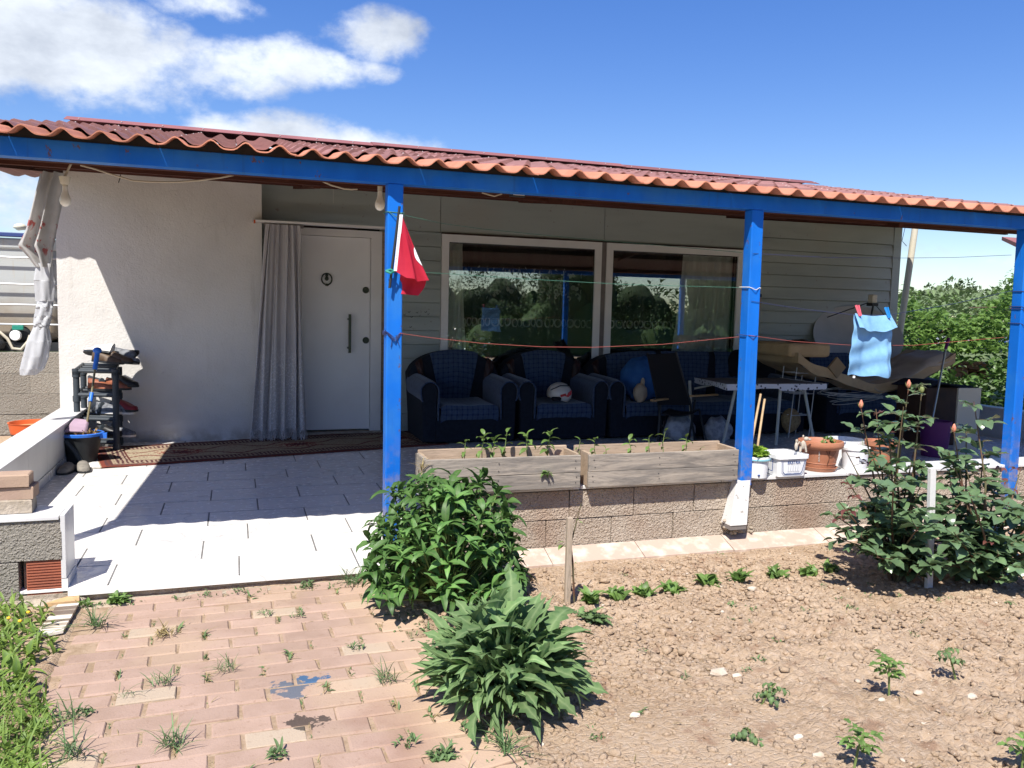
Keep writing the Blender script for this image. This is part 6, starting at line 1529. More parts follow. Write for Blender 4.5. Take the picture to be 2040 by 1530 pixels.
tc.build('printed_comb', M['lab_grey'], tub); strip([(-.045, .0165+.0035), (-.01, .02)], .003, M['lab_grey'], 'printed_line'); strip([(.008, .02), (.045, .02)], .003, M['lab_grey'], 'printed_line')
# printed frame on the tub's left side
sd = MB(); xs_ = x0-.0125
for (ya, za, yb, zb2) in ((4.13, .03, 4.13, .10), (4.24, .03, 4.24, .10), (4.13, .10, 4.24, .10), (4.13, .03, 4.24, .03)): sd.bar((xs_, ya, z0+za), (xs_, yb, z0+zb2), .002, .004)
sd.build('printed_frame', M['lab_blue'], tub)
MB().box(x0+.01, x1-.01, yF+.01, yB-.01, z0+.10, z0+.108).build('tub_soil', M['whitep'], tub)
# small clay dog figurine on the tub rim
fg = PY(1600, 893, 4.17); fz = z0+h
fig = thing('figurine', 'small beige clay animal figurine on the rim of the white tub', 'figurine', (fg.x, 4.17, fz))
b = MB().ball((fg.x, 4.17, fz+.045), .017, .014, .028, 14, 10).ball((fg.x+.012, 4.16, fz+.084), .017, .013, .013, 14, 10).ball((fg.x+.032, 4.155, fz+.080), .013, .008, .007, 10, 8)
b.ball((fg.x-.002, 4.172, fz+.098), .006, .005, .009, 8, 6).tube([(fg.x-.014, 4.17, fz+.05), (fg.x-.035, 4.165, fz+.066), (fg.x-.045, 4.165, fz+.05)], [.006, .005, .004], 6).tube([(fg.x+.005, 4.16, fz+.05), (fg.x+.012, 4.155, fz+.003)], [.007, .006], 6).tube([(fg.x-.012, 4.175, fz+.035), (fg.x-.016, 4.175, fz+.003)], [.009, .007], 6)
b.build('figure', M['clay'], fig, smooth=True); MB().ball((fg.x-.055, 4.165, fz+.040), .011, .010, .026, 12, 8).ball((fg.x-.053, 4.165, fz+.072), .009, .008, .011, 10, 6).build('second_figure', M['clay'], fig, smooth=True)
# terracotta pot
tp_ = PY(1632, 930, 4.235); px_ = tp_.x; YTp = 4.235; r_rim = (PY(1675, 875, YTp).x-PY(1584, 875, YTp).x)/2*.80
zr = PY(1630, 878, YTp).z-ZC
pot = thing('terracotta_pot', 'large cracked terracotta pot with a thick rim on the low wall', 'pot', (px_, YTp, ZC))
r_b = r_rim*.66
MB().lathe((px_, YTp, ZC), [(0, .004), (r_b*.96, .004), (r_b, .02), (r_b*1.06, .05), (r_b*1.18, zr*.55), (r_rim*.82, zr*.78), (r_rim*.86, zr-.045), (r_rim*.98, zr-.035), (r_rim*1.01, zr-.015), (r_rim*.98, zr+.002), (r_rim*.90, zr+.004), (r_rim*.84, zr-.012), (r_rim*.78, zr-.05), (r_rim*.55, .05), (0, .04)], 40).build('pot_body', M['terra'], pot, smooth=True, angle=50)
for z in (.052, .066, .080): MB().lathe((px_, YTp, ZC), [(r_b*1.05, z-.002), (r_b*1.095, z), (r_b*1.07, z+.003)], 36).build('moulded_ring', M['terra'], pot, smooth=True)
MB().lathe((px_, YTp, ZC), [(0, .002), (r_b*1.02, .002), (r_b*1.18, .026), (r_b*1.10, .027), (r_b*.98, .010), (0, .010)], 36).build('saucer', M['terra'], pot, smooth=True)
MB().lathe((px_, YTp, ZC), [(0, zr-.045), (r_rim*.79, zr-.045)], 28).build('pot_soil', M['potsoil'], pot)
ck = MB(); 
def onpot(az, z): 
    rad = lerp(r_b*1.06, r_rim*.83, max(0, min(1, (z-.05)/(zr*.73-.05))))+.0025; return Vector((px_+rad*math.sin(az), YTp-rad*math.cos(az), ZC+z))
ck.tube([onpot(-.18+.03*math.sin(z*90), z) for z in [.045+.012*i for i in range(11)]], .0022, 4); ck.build('crack', M['crack'], pot)
arc = MB().tube([onpot(-.45+.75*i/14, .155+.028*math.sin(math.pi*i/14)) for i in range(15)], .0016, 4); arc.tube([onpot(-.45+.75*i/14, .155-.055*math.sin(math.pi*i/14)) for i in range(15)], .0012, 4); arc.build('embossed_line', M['crack'], pot)
wmk = MB()
for i in range(4): z = .075+i*.017; wmk.tube([onpot(-.72+.02*math.cos(a_)*(1.3), z+.006*math.sin(a_)) for a_ in [k*.7 for k in range(9)]], .0012, 4)
wmk.build('embossed_marks', M['fringe'], pot)
SUC = leafset('leaf', M['l_seed'], [dict(L=.045, W=.020, droop=.3, fold=.4, shape='ovate'), dict(L=.038, W=.018, droop=.7, fold=.35, shape='ovate')])
sc_ = Plant('succulent', 'small rosetted green plant growing in the terracotta pot', 'plant', (px_+.03, YTp, ZC+zr))
for (dx_, dz_) in ((.0, .01), (.035, .03), (.06, .012), (.015, .035), (.05, .035), (.075, .005)):
    for k in range(9): sc_.add(rr.choice(SUC), aim((px_+.005+dx_, YTp-.03+rr.uniform(-.02, .03), ZC+zr-.025+dz_), k*.7+rr.uniform(-.2, .2), rr.uniform(.2, 1.1), 0, rr.uniform(.55, .8)))
sc_.done(None)
# further pots, partly behind the rose
p = PY(1702, 925, 4.2); wt = thing('plastic_tub', 'white round ice cream style tub behind the rose shoots', 'tub', (p.x, 4.2, ZC))
MB().lathe((p.x, 4.2, ZC), [(0, .002), (.072, .002), (.082, .13), (.088, .13), (.089, .145), (.078, .147), (.07, .02), (0, .02)], 32).build('tub_body', M['whitep'], wt, smooth=True); strip_ = MB().box(p.x-.03, p.x+.03, 4.2-.0805, 4.2-.072, ZC+.07, ZC+.082); strip_.build('printed_label', M['lab_grey'], wt)
p = PY(1670, 915, 4.36); wt = thing('plastic_tub', 'tall cream paint tub standing behind the terracotta pot', 'tub', (p.x+.10, 4.42, 0)); 
MB().lathe((p.x+.10, 4.42, 0), [(0, .002), (.12, .002), (.125, .50), (.118, .50), (.11, .02), (0, .02)], 32).build('tub_body', M['whitep'], wt, smooth=True)
for (a_, Yp, lab) in ((1752, 4.20, 'orange terracotta pot hidden behind the left rose bush'), (1792, 4.34, 'second orange terracotta pot behind the left rose bush, further back')):
    p = PY(a_, 925, Yp); t = thing('terracotta_pot', lab, 'pot', (p.x, Yp, ZC if Yp < 4.3 else 0)); zb = ZC if Yp < 4.3 else .0
    MB().lathe((p.x, Yp, zb), [(0, .003), (.06, .003), (.085, .15), (.097, .15), (.097, .18), (.084, .18), (.075, .13), (0, .13)], 32).build('pot_body', M['terra'], t, smooth=True)
gr_ = Plant('potted_grass', 'thin pale green shoots growing in a tub behind the rose', 'plant', PY(1720, 905, 4.25))
BLD = leafset('blade', M['l_blue'], [dict(L=.11, W=.006, droop=1.0, fold=.4, shape='blade'), dict(L=.08, W=.005, droop=1.6, fold=.4, shape='blade'), dict(L=.14, W=.007, droop=.6, fold=.4, shape='blade')])
for i in range(22): gr_.add(rr.choice(BLD), aim(PY(1718+rr.uniform(-8, 14), 912, 4.22), rr.uniform(0, 6.28), rr.uniform(.7, 1.4)), 'blade')
gr_.done(None)

# ================================================================== BRICKS AND BITS ON THE LEFT
for (xr, y_, z_, L_, D_, H_, rz, mt, lab) in ((PY(62, 1010, 4.13).x, 4.19, .336, .27, .11, .062, .02, 'block', 'bottom grey brick of the stack of three on the left parapet'), (PY(65, 980, 4.13).x, 4.20, .399, .28, .11, .058, -.01, 'brick', 'middle chipped pink brick of the stack of three on the left parapet'), (PY(56, 950, 4.13).x, 4.185, .458, .26, .105, .055, .015, 'brick', 'top pale pink brick of the stack of three on the left parapet')):
    o = bpy.data.objects.new('loose_brick', chamfer_box(L_, D_, H_, .006, R, .002).mesh('loose_brick', M['mortar'] if mt == 'block' else M['brick'])); COL.objects.link(o); o.location = (xr-L_/2, y_, z_); o.rotation_euler = (0, 0, rz); _tag(o, lab, 'brick', 'bricks stacked on the left parapet')
q = [PZ(150, 1187, -.05), PZ(160, 1215, -.05), PZ(128, 1262, -.05), PZ(68, 1275, -.05), PZ(112, 1212, -.05)]
ct = thing('ceramic_tile', 'broken brown and cream striped ceramic tile lying beside the brick path', 'tile', (-.73, 3.75, -.05)); cvx = PZ(108, 1240, -.05); 
sl = [PZ(158, 1202, -.04), PZ(126, 1258, -.04), PZ(66, 1270, -.04), PZ(116, 1205, -.04)]
b = MB().add([(p.x, p.y, -.047) for p in sl]+[(p.x, p.y, -.036) for p in sl], [(3, 2, 1, 0), (4, 5, 6, 7), (0, 1, 5, 4), (1, 2, 6, 5), (2, 3, 7, 6), (3, 0, 4, 7)]); b.build('tile_slab', M['stripes'], ct)
sl = [PZ(158, 1184, -.04), PZ(158, 1200, -.04), PZ(88, 1206, -.04), PZ(112, 1198, -.04)]
b = MB().add([(p.x, p.y, -.050) for p in sl]+[(p.x, p.y, -.032) for p in sl], [(3, 2, 1, 0), (4, 5, 6, 7), (0, 1, 5, 4), (1, 2, 6, 5), (2, 3, 7, 6), (3, 0, 4, 7)]); b.build('ceramic_tile', M['cotto'], label='tan tile offcut lying above the striped tile', cat='tile', org=(-.75, 3.95, -.05))
rb = MB()
for _ in range(60):
    p = PZ(rr.uniform(0, 165), rr.uniform(1172, 1212), -.06); s = rr.uniform(.006, .03); rb.ball((p.x, min(p.y, 4.05), -.055), s*1.3, s, s*.6, 7, 5)
rb.build('rubble', M['mortar'], kind='stuff', label='crumbled mortar and rubble at the foot of the left parapet', org=(-1, 4, -.05))
# orange bucket behind the parapet
p = PY(70, 855, 8.6); ob = thing('orange_bucket', 'orange and black tub standing behind the left parapet', 'bucket', (p.x, 8.55, 0))
zt_ = PY(70, 842, 8.5).z; MB().lathe((p.x, 8.55, 0), [(0, .004), (.17, .004), (.19, zt_-.09), (.185, zt_-.09), (0, .02)], 32).build('lower_body', M['blackp'], ob, smooth=True); MB().lathe((p.x, 8.55, 0), [(.188, zt_-.10), (.205, zt_-.005), (.212, zt_), (.198, zt_), (.17, zt_-.12)], 32).build('orange_top', M['orange'], ob, smooth=True); MB().lathe((p.x, 8.55, 0), [(0, zt_-.05), (.196, zt_-.04)], 28).build('bucket_contents', M['tan'], ob)

# ---- water tank in its cage on the block wall
tk0, tk1 = -3.1, PY(112, 560, 9.35).x+.05; zb_ = ztop+.08; zt_ = PY(30, 468, 9.3).z
tank = thing('water_tank', 'white plastic water tank in a galvanised tube cage on the block wall', 'water tank', (-2.4, 9.8, ztop))
g = MB().box(tk0+.05, tk1-.02, 9.33, 10.3, zb_+.02, zt_-.05); g.build('tank_body', M['tankm'], tank, bevel=.09, smooth=True)
for py in (513, 566, 607, 646): z = PY(40, py, 9.27).z; MB().tube([(tk0, 9.27, z), (tk1, 9.27, z), (tk1+.03, 9.32, z), (tk1+.03, 10.3, z)], .010, 8).build('cage_bar', M['cage'], tank, smooth=True)
xv = PY(74, 580, 9.28).x
for x in (xv, xv-.42, xv-.84, tk1-.005): MB().tube([(x, 9.30, zb_-.05), (x, 9.30, zt_)], .012, 8).build('cage_upright', M['cage'], tank, smooth=True)
MB().box(tk0, tk1+.02, 9.26, 9.33, zt_-.02, zt_+.02).build('top_rim', M['navyrim'], tank, bevel=.006)
MB().box(tk0+.02, tk1-.01, 9.31, 9.36, zt_-.14, zt_-.03).build('upper_ledge', M['tankm'], tank, bevel=.02); MB().box(tk0, tk1, 9.20, 10.35, ztop+.001, zb_+.005).build('pallet', M['blackp'], tank)
p = PY(34, 668, 9.26); b = MB().lathe((0, 0, 0), [(0, .05), (.045, .05), (.052, .03), (.052, 0), (0, 0)], 20); MB().add([(p.x+x, 9.22-z, p.z+y) for x, y, z in b.v], b.f).build('outlet_cap', M['whitep'], tank, smooth=True)
MB().box(p.x-.03, p.x+.07, 9.2, 9.24, p.z+.055, p.z+.10).build('valve_lever', M['teal'], tank, bevel=.006); MB().ball((p.x+.02, 9.30, p.z-.0), .10, .04, .10, 14, 10).build('valve_body', M['blackp'], tank, smooth=True)
MB().tube([PY(-20, 660, 9.15), PY(0, 662, 9.15), PY(15, 675, 9.15), PY(25, 694, 9.15), PY(42, 696, 9.15), PY(56, 680, 9.15), PY(60, 668, 9.15)], .014, 8).build('garden_hose', M['cream'], smooth=True, label='pale hose looping along the top of the block wall below the tank', cat='hose', org=PY(30, 690, 9.15))
p = PY(22, 690, 9.12); MB().ball((p.x-.15, 9.14, p.z+.02), .10, .07, .07, 14, 10, lump).build('rubber_sheet', M['blackp'], smooth=True, label='black rubber lump lying on the block wall below the tank', cat='rubber', org=(p.x, 9.14, p.z-.05))
p = PY(40, 452, 9.5); MB().ball((p.x, 9.5, p.z), .06, .05, .035, 14, 10, lump).build('tank_lid', M['fixture'], smooth='all', label='cream bottle lying on top of the water tank', cat='bottle', org=(p.x, 9.5, zt_)); MB().box(p.x-.085, p.x-.055, 9.47, 9.53, zt_+.0, zt_+.025).build('bottle_cap', M['teal'], label='teal cap on top of the water tank beside the cream bottle', cat='cap', org=(p.x-.07, 9.5, zt_))

# ================================================================== WEEDS AND GARDEN PLANTS
WEED = leafset('leaf', M['l_weed'], [dict(L=.045, W=.012, droop=.9, fold=.3), dict(L=.035, W=.014, droop=.6, fold=.3, shape='ovate'), dict(L=.055, W=.010, droop=1.2, fold=.35)])
def tuft(nm, label, px, py, n, leaves, size, group, flat=(.2, 1.1), spread=.02, z=-.055, lname='leaf', cat='weed'):
    p = PZ(px, py, z); p.y = min(p.y, 3.985) if p.x < .8 else p.y; p.z = z if p.x < .8 and p.x > -.66 else gz1(p.x, p.y)
    t = Plant(nm, label, cat, p, group)
    for i in range(n):
        a_ = rr.uniform(0, 6.28); t.add(rr.choice(leaves), aim(p+Vector((rr.uniform(-spread, spread), rr.uniform(-spread, spread), 0)), a_, rr.uniform(*flat), rr.uniform(-.3, .3), size*rr.uniform(.7, 1.2)), lname)
    t.done(None, 60)
GT = 'larger grass tufts on the brick path'
for px, py, n, s, lv, lab in ((195, 1245, 42, .95, BLD, 'spiky grass tuft with pale stalks near the striped tile on the brick path'), (330, 1265, 55, .75, DRY, 'large dry yellowish grass tuft in the middle left of the brick path'), (450, 1335, 40, .5, BLD, 'compact green grass tuft above the blue paint stain, to its left'), (322, 1362, 34, .55, BLD, 'green grass tuft left of centre on the brick path'), (250, 1385, 14, .6, BLD, 'thin flat grass tuft left of the green one on the path'), (345, 1488, 38, .8, BLD, 'sprawling green grass tuft low on the brick path'),
                         (772, 1355, 40, .65, BLD, 'green grass tuft right of the blue paint stain'), (530, 1222, 30, .42, WEED, 'small dense green weed in the upper middle of the brick path'), (592, 1225, 26, .45, WEED, 'small upright weed right of the dense one on the path'), (238, 1185, 46, .95, SEED, 'broad leaved dark green weed at the edge of the white tiles'), (172, 1188, 26, .7, SEED, 'light green weed by the corner of the left parapet'), (605, 1140, 34, .7, WEED, 'spreading weed against the tile edge left of the bush'), (690, 1132, 46, .8, BLD, 'tall grassy weed against the tile edge beside the bush'),
                         (480, 1165, 24, .55, WEED, 'low weed below the tile edge in the middle'), (410, 1172, 18, .5, WEED, 'trailing low weed just below the white tile edge, left of the middle one'), (550, 1505, 22, .8, WEED, 'upright weed at the bottom of the path in the middle'), (810, 1480, 20, .7, WEED, 'small green weed at the lower right of the path'), (710, 1290, 26, .55, WEED, 'weed clump under the tiny bare twig on the path'), (880, 1512, 60, .9, WEED, 'dense low weed at the bottom edge left of the loose brick'), (940, 1450, 34, .75, WEED, 'green weed in front of the thistle clump'), (130, 1435, 26, .7, BLD, 'grass tuft at the lower left edge of the path'), (170, 1420, 16, .8, WEED, 'dark leaved weed at the lower left edge of the path'), (150, 1505, 30, .9, BLD, 'grass tuft in the lower left corner of the path'), (1010, 1500, 40, .9, BLD, 'wispy grass beside the loose brick')):
    tuft('weed_tuft', lab, px, py, n, lv, s, GT, (.05, 1.2), .03, lname='blade' if lv in (BLD, DRY) else 'leaf')
# tiny weeds in the brick joints
jw = 'tiny weeds in the joints of the brick path'
for i in range(100):
    r = rr.randrange(1, 20); y = 3.94-.1*r; off = -.05+(.1 if r % 2 else 0)+.05*(3.95-y); x = off+.2*rr.randrange(-2, 5)
    if not -.58 < x < .72: continue
    t = Plant('joint_weed', 'tiny weed sprouting from a joint between the paving bricks', 'weed', (x, y+.05, -.065), jw)
    szj = .16+.62*rr.random()**2
    for k in range(rr.randrange(5, 15)): t.add(rr.choice(WEED if rr.random() < .6 else DRY), aim((x+rr.uniform(-.006, .006), y+.05+rr.uniform(-.035, .035), -.066), rr.uniform(0, 6.28), rr.uniform(.0, 1.1), 0, szj*rr.uniform(.7, 1.2)))
    t.done(None)
# scrubby ground cover between the path and the two clumps, and crumbs along joints
gc = MB()
for i in range(520):
    y = rr.uniform(2.0, 3.95); x = .80+.07*math.sin(y*5)+rr.gauss(0, .05)
    gc.merge(rr.choice(WEED)[0], aim((x, y, -.062), rr.uniform(0, 6.28), rr.uniform(0, 1.1), 0, rr.uniform(.35, .75)))
gc.build('ground_cover', M['l_weed'], kind='stuff', label='low weeds creeping along the right edge of the brick path', smooth='all', org=(.8, 3, -.06))
gc = MB()
for i in range(420):
    r = rr.randrange(0, 22); y = 3.94-.1*r; off = -.05+(.1 if r % 2 else 0)+.05*(3.95-y)
    if rr.random() < .7: x = off+.2*rr.randrange(-3, 5); p = (x+rr.uniform(-.004, .004), y+.05+rr.uniform(-.045, .045), -.066)
    else: p = (rr.uniform(-.6, .8), y+rr.uniform(-.003, .003), -.066)
    if -.62 < p[0] < .8: gc.merge(rr.choice(DRY)[0], aim(p, rr.uniform(0, 6.28), rr.uniform(-.05, .5), 0, rr.uniform(.12, .38)))
gc.build('joint_litter', M['l_dry'], kind='stuff', label='dry plant litter lying in the joints of the brick path', smooth='all', org=(.0, 3, -.06))
ge = MB()
for i in range(420):
    x = rr.uniform(-.66, .78); 
    if mnoise((x*3.3, 4.2, .5)) < -.12 and rr.random() < .85: continue
    y = 3.99-abs(rr.gauss(0, .022)); ge.merge(rr.choice(WEED if rr.random() < .8 else SEED)[0], aim((x, y, -.064), rr.uniform(0, 6.28), rr.uniform(0, 1.2), 0, rr.uniform(.25, .62)))
ge.build('edge_weeds', M['l_weed'], kind='stuff', label='low weeds creeping along the front edge of the white tiles', smooth='all', org=(0, 3.97, -.06))
# the verge on the left
GR = leafset('leaf', M['l_grass'], [dict(L=.075, W=.026, droop=1.0, fold=.3, shape='ovate'), dict(L=.10, W=.014, droop=.9, fold=.3), dict(L=.06, W=.028, droop=.6, fold=.25, shape='ovate'), dict(L=.13, W=.008, droop=.8, fold=.4, shape='blade')])
vg = MB()
for i in range(2500):
    px, py = rr.uniform(-260, 130), rr.uniform(1205, 1580); lim = 110-.02*(py-1200)+12*math.sin(py*.03) if py < 1310 else 96-.13*(py-1310)+10*math.sin(py*.05)
    if py > 1390: lim = 105+16*math.sin(py*.04)
    if px > lim-abs(rr.gauss(0, 18)): continue
    p = PZ(px, py, -.06)
    if p.y > 4.03: continue
    lv = GR[3] if (py > 1390 and rr.random() < .6) else rr.choice(GR); hgt = rr.random()**2*.065*(1 if py < 1390 else .3)
    vg.merge(lv[0], aim((p.x, p.y, -.06+hgt), rr.uniform(0, 6.28), rr.uniform(.1, 1.3), rr.uniform(-.4, .4), rr.uniform(.55, 1.05)))
vg.build('grass_verge', M['l_grass'], kind='stuff', label='bright green leafy weeds and grass along the left edge of the brick path', smooth='all', org=(-.9, 3.3, -.06))
fw = MB()
for i in range(3): p = PZ(rr.uniform(-5, 85), rr.uniform(1210, 1390), -.02); fw.ball((p.x, p.y, p.z+.045), .008, .008, .006, 7, 5)
fw.build('yellow_flowers', mat('yellow_petal', (.75, .48, .03), rough=.6), kind='stuff', label='small yellow flowers in the green verge', org=(-.9, 3.3, -.02))
# row of young plants below the kerb
for i, (px, py, n, s, lab) in enumerate(((1175, 1208, 22, 1.0, 'light green seedling nearest the grey stake in the row below the kerb'), (1232, 1188, 20, .8, 'second young plant right of the stake in the row below the kerb'), (1285, 1182, 18, .8, 'third young plant in the row below the kerb'), (1340, 1176, 22, .85, 'fourth young plant in the row below the kerb'), (1410, 1168, 22, .9, 'broad leaved young plant in the middle of the row below the kerb'), (1470, 1165, 20, .85, 'young plant just right of the middle one in the row below the kerb'), (1548, 1152, 20, .85, 'isolated young plant third from the right in the row below the kerb'), (1610, 1146, 16, .85, 'young plant second from the right in the row below the kerb'), (1655, 1144, 16, .8, 'young plant nearest the rose in the row below the kerb'))):
    tuft('bean_seedling', lab, px, py, int(n*1.4), SEED, s*1.6, 'row of young plants below the kerb', (.35, 1.4), .03, cat='seedling')
FERN = leafset('leaf', M['l_weed'], [dict(L=.09, W=.030, droop=1.0, fold=.3, lob=.45, n=10)])
tuft('feathery_plant', 'feathery pale green plant right of the thistle clump', 1180, 1235, 34, FERN, .9, None, (.1, 1.1), .04, cat='plant')
# tomato seedlings
TOM = leafset('leaf', M['l_seed'], [dict(L=.055, W=.028, droop=1.1, fold=.3, lob=.3, n=7), dict(L=.048, W=.022, droop=.7, fold=.3, lob=.3, n=7)])
TOMD = leafset('leaf', M['l_weed'], [dict(L=.05, W=.022, droop=1.8, fold=.4, lob=.3, n=7), dict(L=.045, W=.018, droop=2.2, fold=.4, lob=.3, n=7)])
def tomato(px, py, lean, h, n, lv, label, wilt=0):
    b0 = PZ(px, py, -.05); b0.z = gz1(b0.x, b0.y); t = Plant('tomato_seedling', label, 'seedling', b0, 'tomato seedlings in the dug soil')
    tip = b0+Vector((lean*.95, -lean*.3, h)); pts = [b0-Vector((0, 0, .01)), b0.lerp(tip, .5)+Vector((0, 0, h*.1)), tip]; MB().tube(pts, [.004, .0035, .002], 6).build('stem', M['stem'], t.t)
    for i in range(n):
        f = lerp(.4, 1, i/(n-1)); pos = pts[1].lerp(pts[2], max(0, f*2-1)) if f > .5 else pts[0].lerp(pts[1], f*2); az = i*2.4+rr.uniform(-.3, .3)
        d = Vector((math.cos(az), math.sin(az), .35-wilt)).normalized(); a_, e_ = dirang(d)
        for off, da in ((.045, 0), (.03, .9), (.03, -.9), (.012, 1), (.012, -1)): t.add(rr.choice(lv), aim(pos+d*off, a_+da, e_-.2-wilt*rr.random(), rr.uniform(-.4, .4), rr.uniform(.5, .8)))
    t.done(None)
tomato(1770, 1405, -.01, .125, 8, TOM, 'upright light green tomato seedling in the dug soil')
tomato(1905, 1358, -.05, .12, 6, TOMD, 'leaning wilted tomato seedling right of the upright one', .3)
tomato(1515, 1405, .05, .075, 7, TOMD, 'collapsed wilted tomato seedling left of the upright one', .8)
tomato(1700, 1545, .02, .10, 7, TOM, 'tomato seedling cut by the bottom edge of the picture'); tomato(2035, 1545, .0, .10, 6, TOM, 'tomato seedling in the bottom right corner'); tomato(1500, 1478, -.02, .045, 5, TOMD, 'small drooping seedling low in the dug soil', .8)
lt_ = MB()
for i in range(380):
    x = rr.uniform(.8, 4.6); y = rr.uniform(1.7, 3.95); lt_.merge(rr.choice(DRY)[0], aim((x, y, gz1(x, y)+.004), rr.uniform(0, 6.28), rr.uniform(-.1, .25), 0, rr.uniform(.15, .6)))
lt_.build('dry_litter', M['l_dry'], kind='stuff', label='dry straw litter strewn over the dug soil', smooth='all', org=(2.5, 3, -.05))
sw = 'small weeds in the dug soil'
for i, (px, py) in enumerate(((1455, 1210), (1500, 1215), (1455, 1238), (1490, 1238), (1600, 1225), (1620, 1230), (1670, 1208), (1640, 1180), (1725, 1190), (1735, 1170), (1790, 1200), (1870, 1205), (1890, 1200), (1935, 1210), (1830, 1250), (1765, 1248), (1550, 1280), (1655, 1275), (1820, 1282), (1510, 1315), (1490, 1335), (1280, 1300), (1310, 1310), (1180, 1440), (1190, 1465), (1275, 1415), (1060, 1420), (1240, 1130 + 20), (1435, 1105), (1360, 1350), (2010, 1217), (1695, 1230))):
    tuft('soil_weed', 'small low weed growing in the dug garden soil', px, py, rr.randrange(8, 18), WEED, rr.uniform(.35, .6), sw, (.0, .9), .022)
for i, (px, py, s, lab) in enumerate(((1432, 1345, .03, 'large pale angular stone in the soil right of the thistle clump'), (1468, 1352, .018, 'brown stone beside the large pale angular one'), (1590, 1478, .016, 'white stone in the lower middle of the soil'), (1830, 1385, .017, 'pale flat stone right of the upright tomato seedling'), (1935, 1405, .018, 'pale stone pair further right of the tomato seedling'), (1265, 1422, .017, 'pale stone right of the thistle clump near the bottom'), (1755, 1413, .012, 'white pebble at the foot of the upright tomato seedling'), (1630, 1518, .017, 'white stone near the bottom edge of the soil'), (1498, 1180, .02, 'short brown stick shaped stone below the row of young plants'))):
    p = PZ(px, py, -.05); z = gz1(p.x, p.y); rsd = i*3.1
    MB().ball((p.x, p.y, z+s*.3), s*1.25, s*.8, s*.6, 8, 6, lambda d: 1+.3*mnoise((d.x*1.7+rsd, d.y*1.7, d.z*1.7))).build('stone', M['stone'], label=lab, cat='stone', group='loose stones in the soil', org=(p.x, p.y, z))

# ================================================================== BEYOND THE PORCH
def crown(b, c, rx, ry, rz, n, leaves, size, seed, hollow=.45, lumps=9):
    r2 = random.Random(seed); cs_ = []
    for i in range(lumps):
        d = Vector((r2.gauss(0, 1), r2.gauss(0, 1), r2.gauss(0, .8))).normalized(); cs_.append((Vector((d.x*rx*.62, d.y*ry*.62, d.z*rz*.62)), r2.uniform(.32, .55)))
    for i in range(n):
        cc_, rad = r2.choice(cs_); d = Vector((r2.gauss(0, 1), r2.gauss(0, 1), r2.gauss(0, 1))).normalized(); f = rad*(hollow+(1-hollow)*r2.random()**.5)
        p = Vector(c)+cc_+Vector((d.x*rx*f, d.y*ry*f, d.z*rz*f)); a_, e_ = dirang((d+Vector((0, 0, -.2))).normalized())
        b.merge(r2.choice(leaves)[0], aim(p, a_+r2.uniform(-1, 1), e_+r2.uniform(-.9, .6), r2.uniform(-.8, .8), size*r2.uniform(.7, 1.3)))
TL = leafset('leaf', M['l_tree'], [dict(L=.16, W=.09, droop=.7, fold=.3, n=2, shape='ovate'), dict(L=.13, W=.08, droop=.4, fold=.35, n=2, shape='ovate')])
FL = leafset('leaf', M['l_far'], [dict(L=.5, W=.36, droop=.6, fold=.3, n=2, shape='ovate'), dict(L=.4, W=.3, droop=.3, fold=.3, n=2, shape='ovate')])
VL = leafset('leaf', M['l_vine'], [dict(L=.10, W=.085, droop=.8, fold=.3, n=3, shape='ovate'), dict(L=.08, W=.07, droop=1.1, fold=.3, n=3, shape='ovate'), dict(L=.12, W=.06, droop=.5, fold=.35, n=3)])
IV = leafset('leaf', M['l_dark'], [dict(L=.12, W=.085, droop=.8, fold=.3, n=3, shape='ovate'), dict(L=.10, W=.08, droop=.5, fold=.3, n=3, shape='ovate')])
r3 = random.Random(77)
# vine climbing to the right of the house
vn = thing('grapevine', 'dense bright green vine climbing beside the right corner of the house', 'vine', (9.2, 10.5, 0))
b = MB()
for i in range(4200):
    px = r3.uniform(1795, 2060); top = 628+9*math.sin(px*.05)+8*math.sin(px*.13)-max(0, 1838-px)*1.1-max(0, px-1968)*1.3; py = lerp(top, 705, r3.random()**1.15); Y = 9.4+r3.random()*1.6+(py-600)*-.004
    if 1862 < px < 1895 and 655 < py < 690 and r3.random() < .8: continue
    p = PY(px, py, Y); b.merge(r3.choice(VL)[0], aim(p, r3.uniform(0, 6.28), r3.uniform(-.6, .9), r3.uniform(-.6, .6), r3.uniform(.7, 1.25)))
for i in range(26):
    px = r3.uniform(1800, 2050); p = PY(px, 622-max(0, 1838-px)*1.1-max(0, px-1968)*1.3+r3.uniform(-22, 5), 10)
    for k in range(5): b.merge(r3.choice(VL)[0], aim(p+Vector((r3.uniform(-.05, .05), 0, .03*k)), r3.uniform(0, 6.28), r3.uniform(-.2, .9), 0, .6))
b.build('vine_leaves', M['l_vine'], vn, smooth='all', kind='stuff')
st = MB()
for i in range(14): p = PZ(1830+i*16, 870, 0); q = PY(1815+i*17, 640+r3.uniform(-30, 40), 10.2); st.tube([(p.x*1.0, 10.4, 0), (lerp(p.x, q.x, .5)+r3.uniform(-.2, .2), 10.3, .8), q], [.03, .02, .012], 6, False)
st.tube([PY(1930, 613, 9.6), PY(1985, 612, 9.5)], .008, 5); st.build('vine_stems', M['bark'], vn)
iv = thing('ivy_bush', 'dark leafy bush below the vine at the right end of the porch', 'bush', (8.6, 9.0, 0)); b = MB()
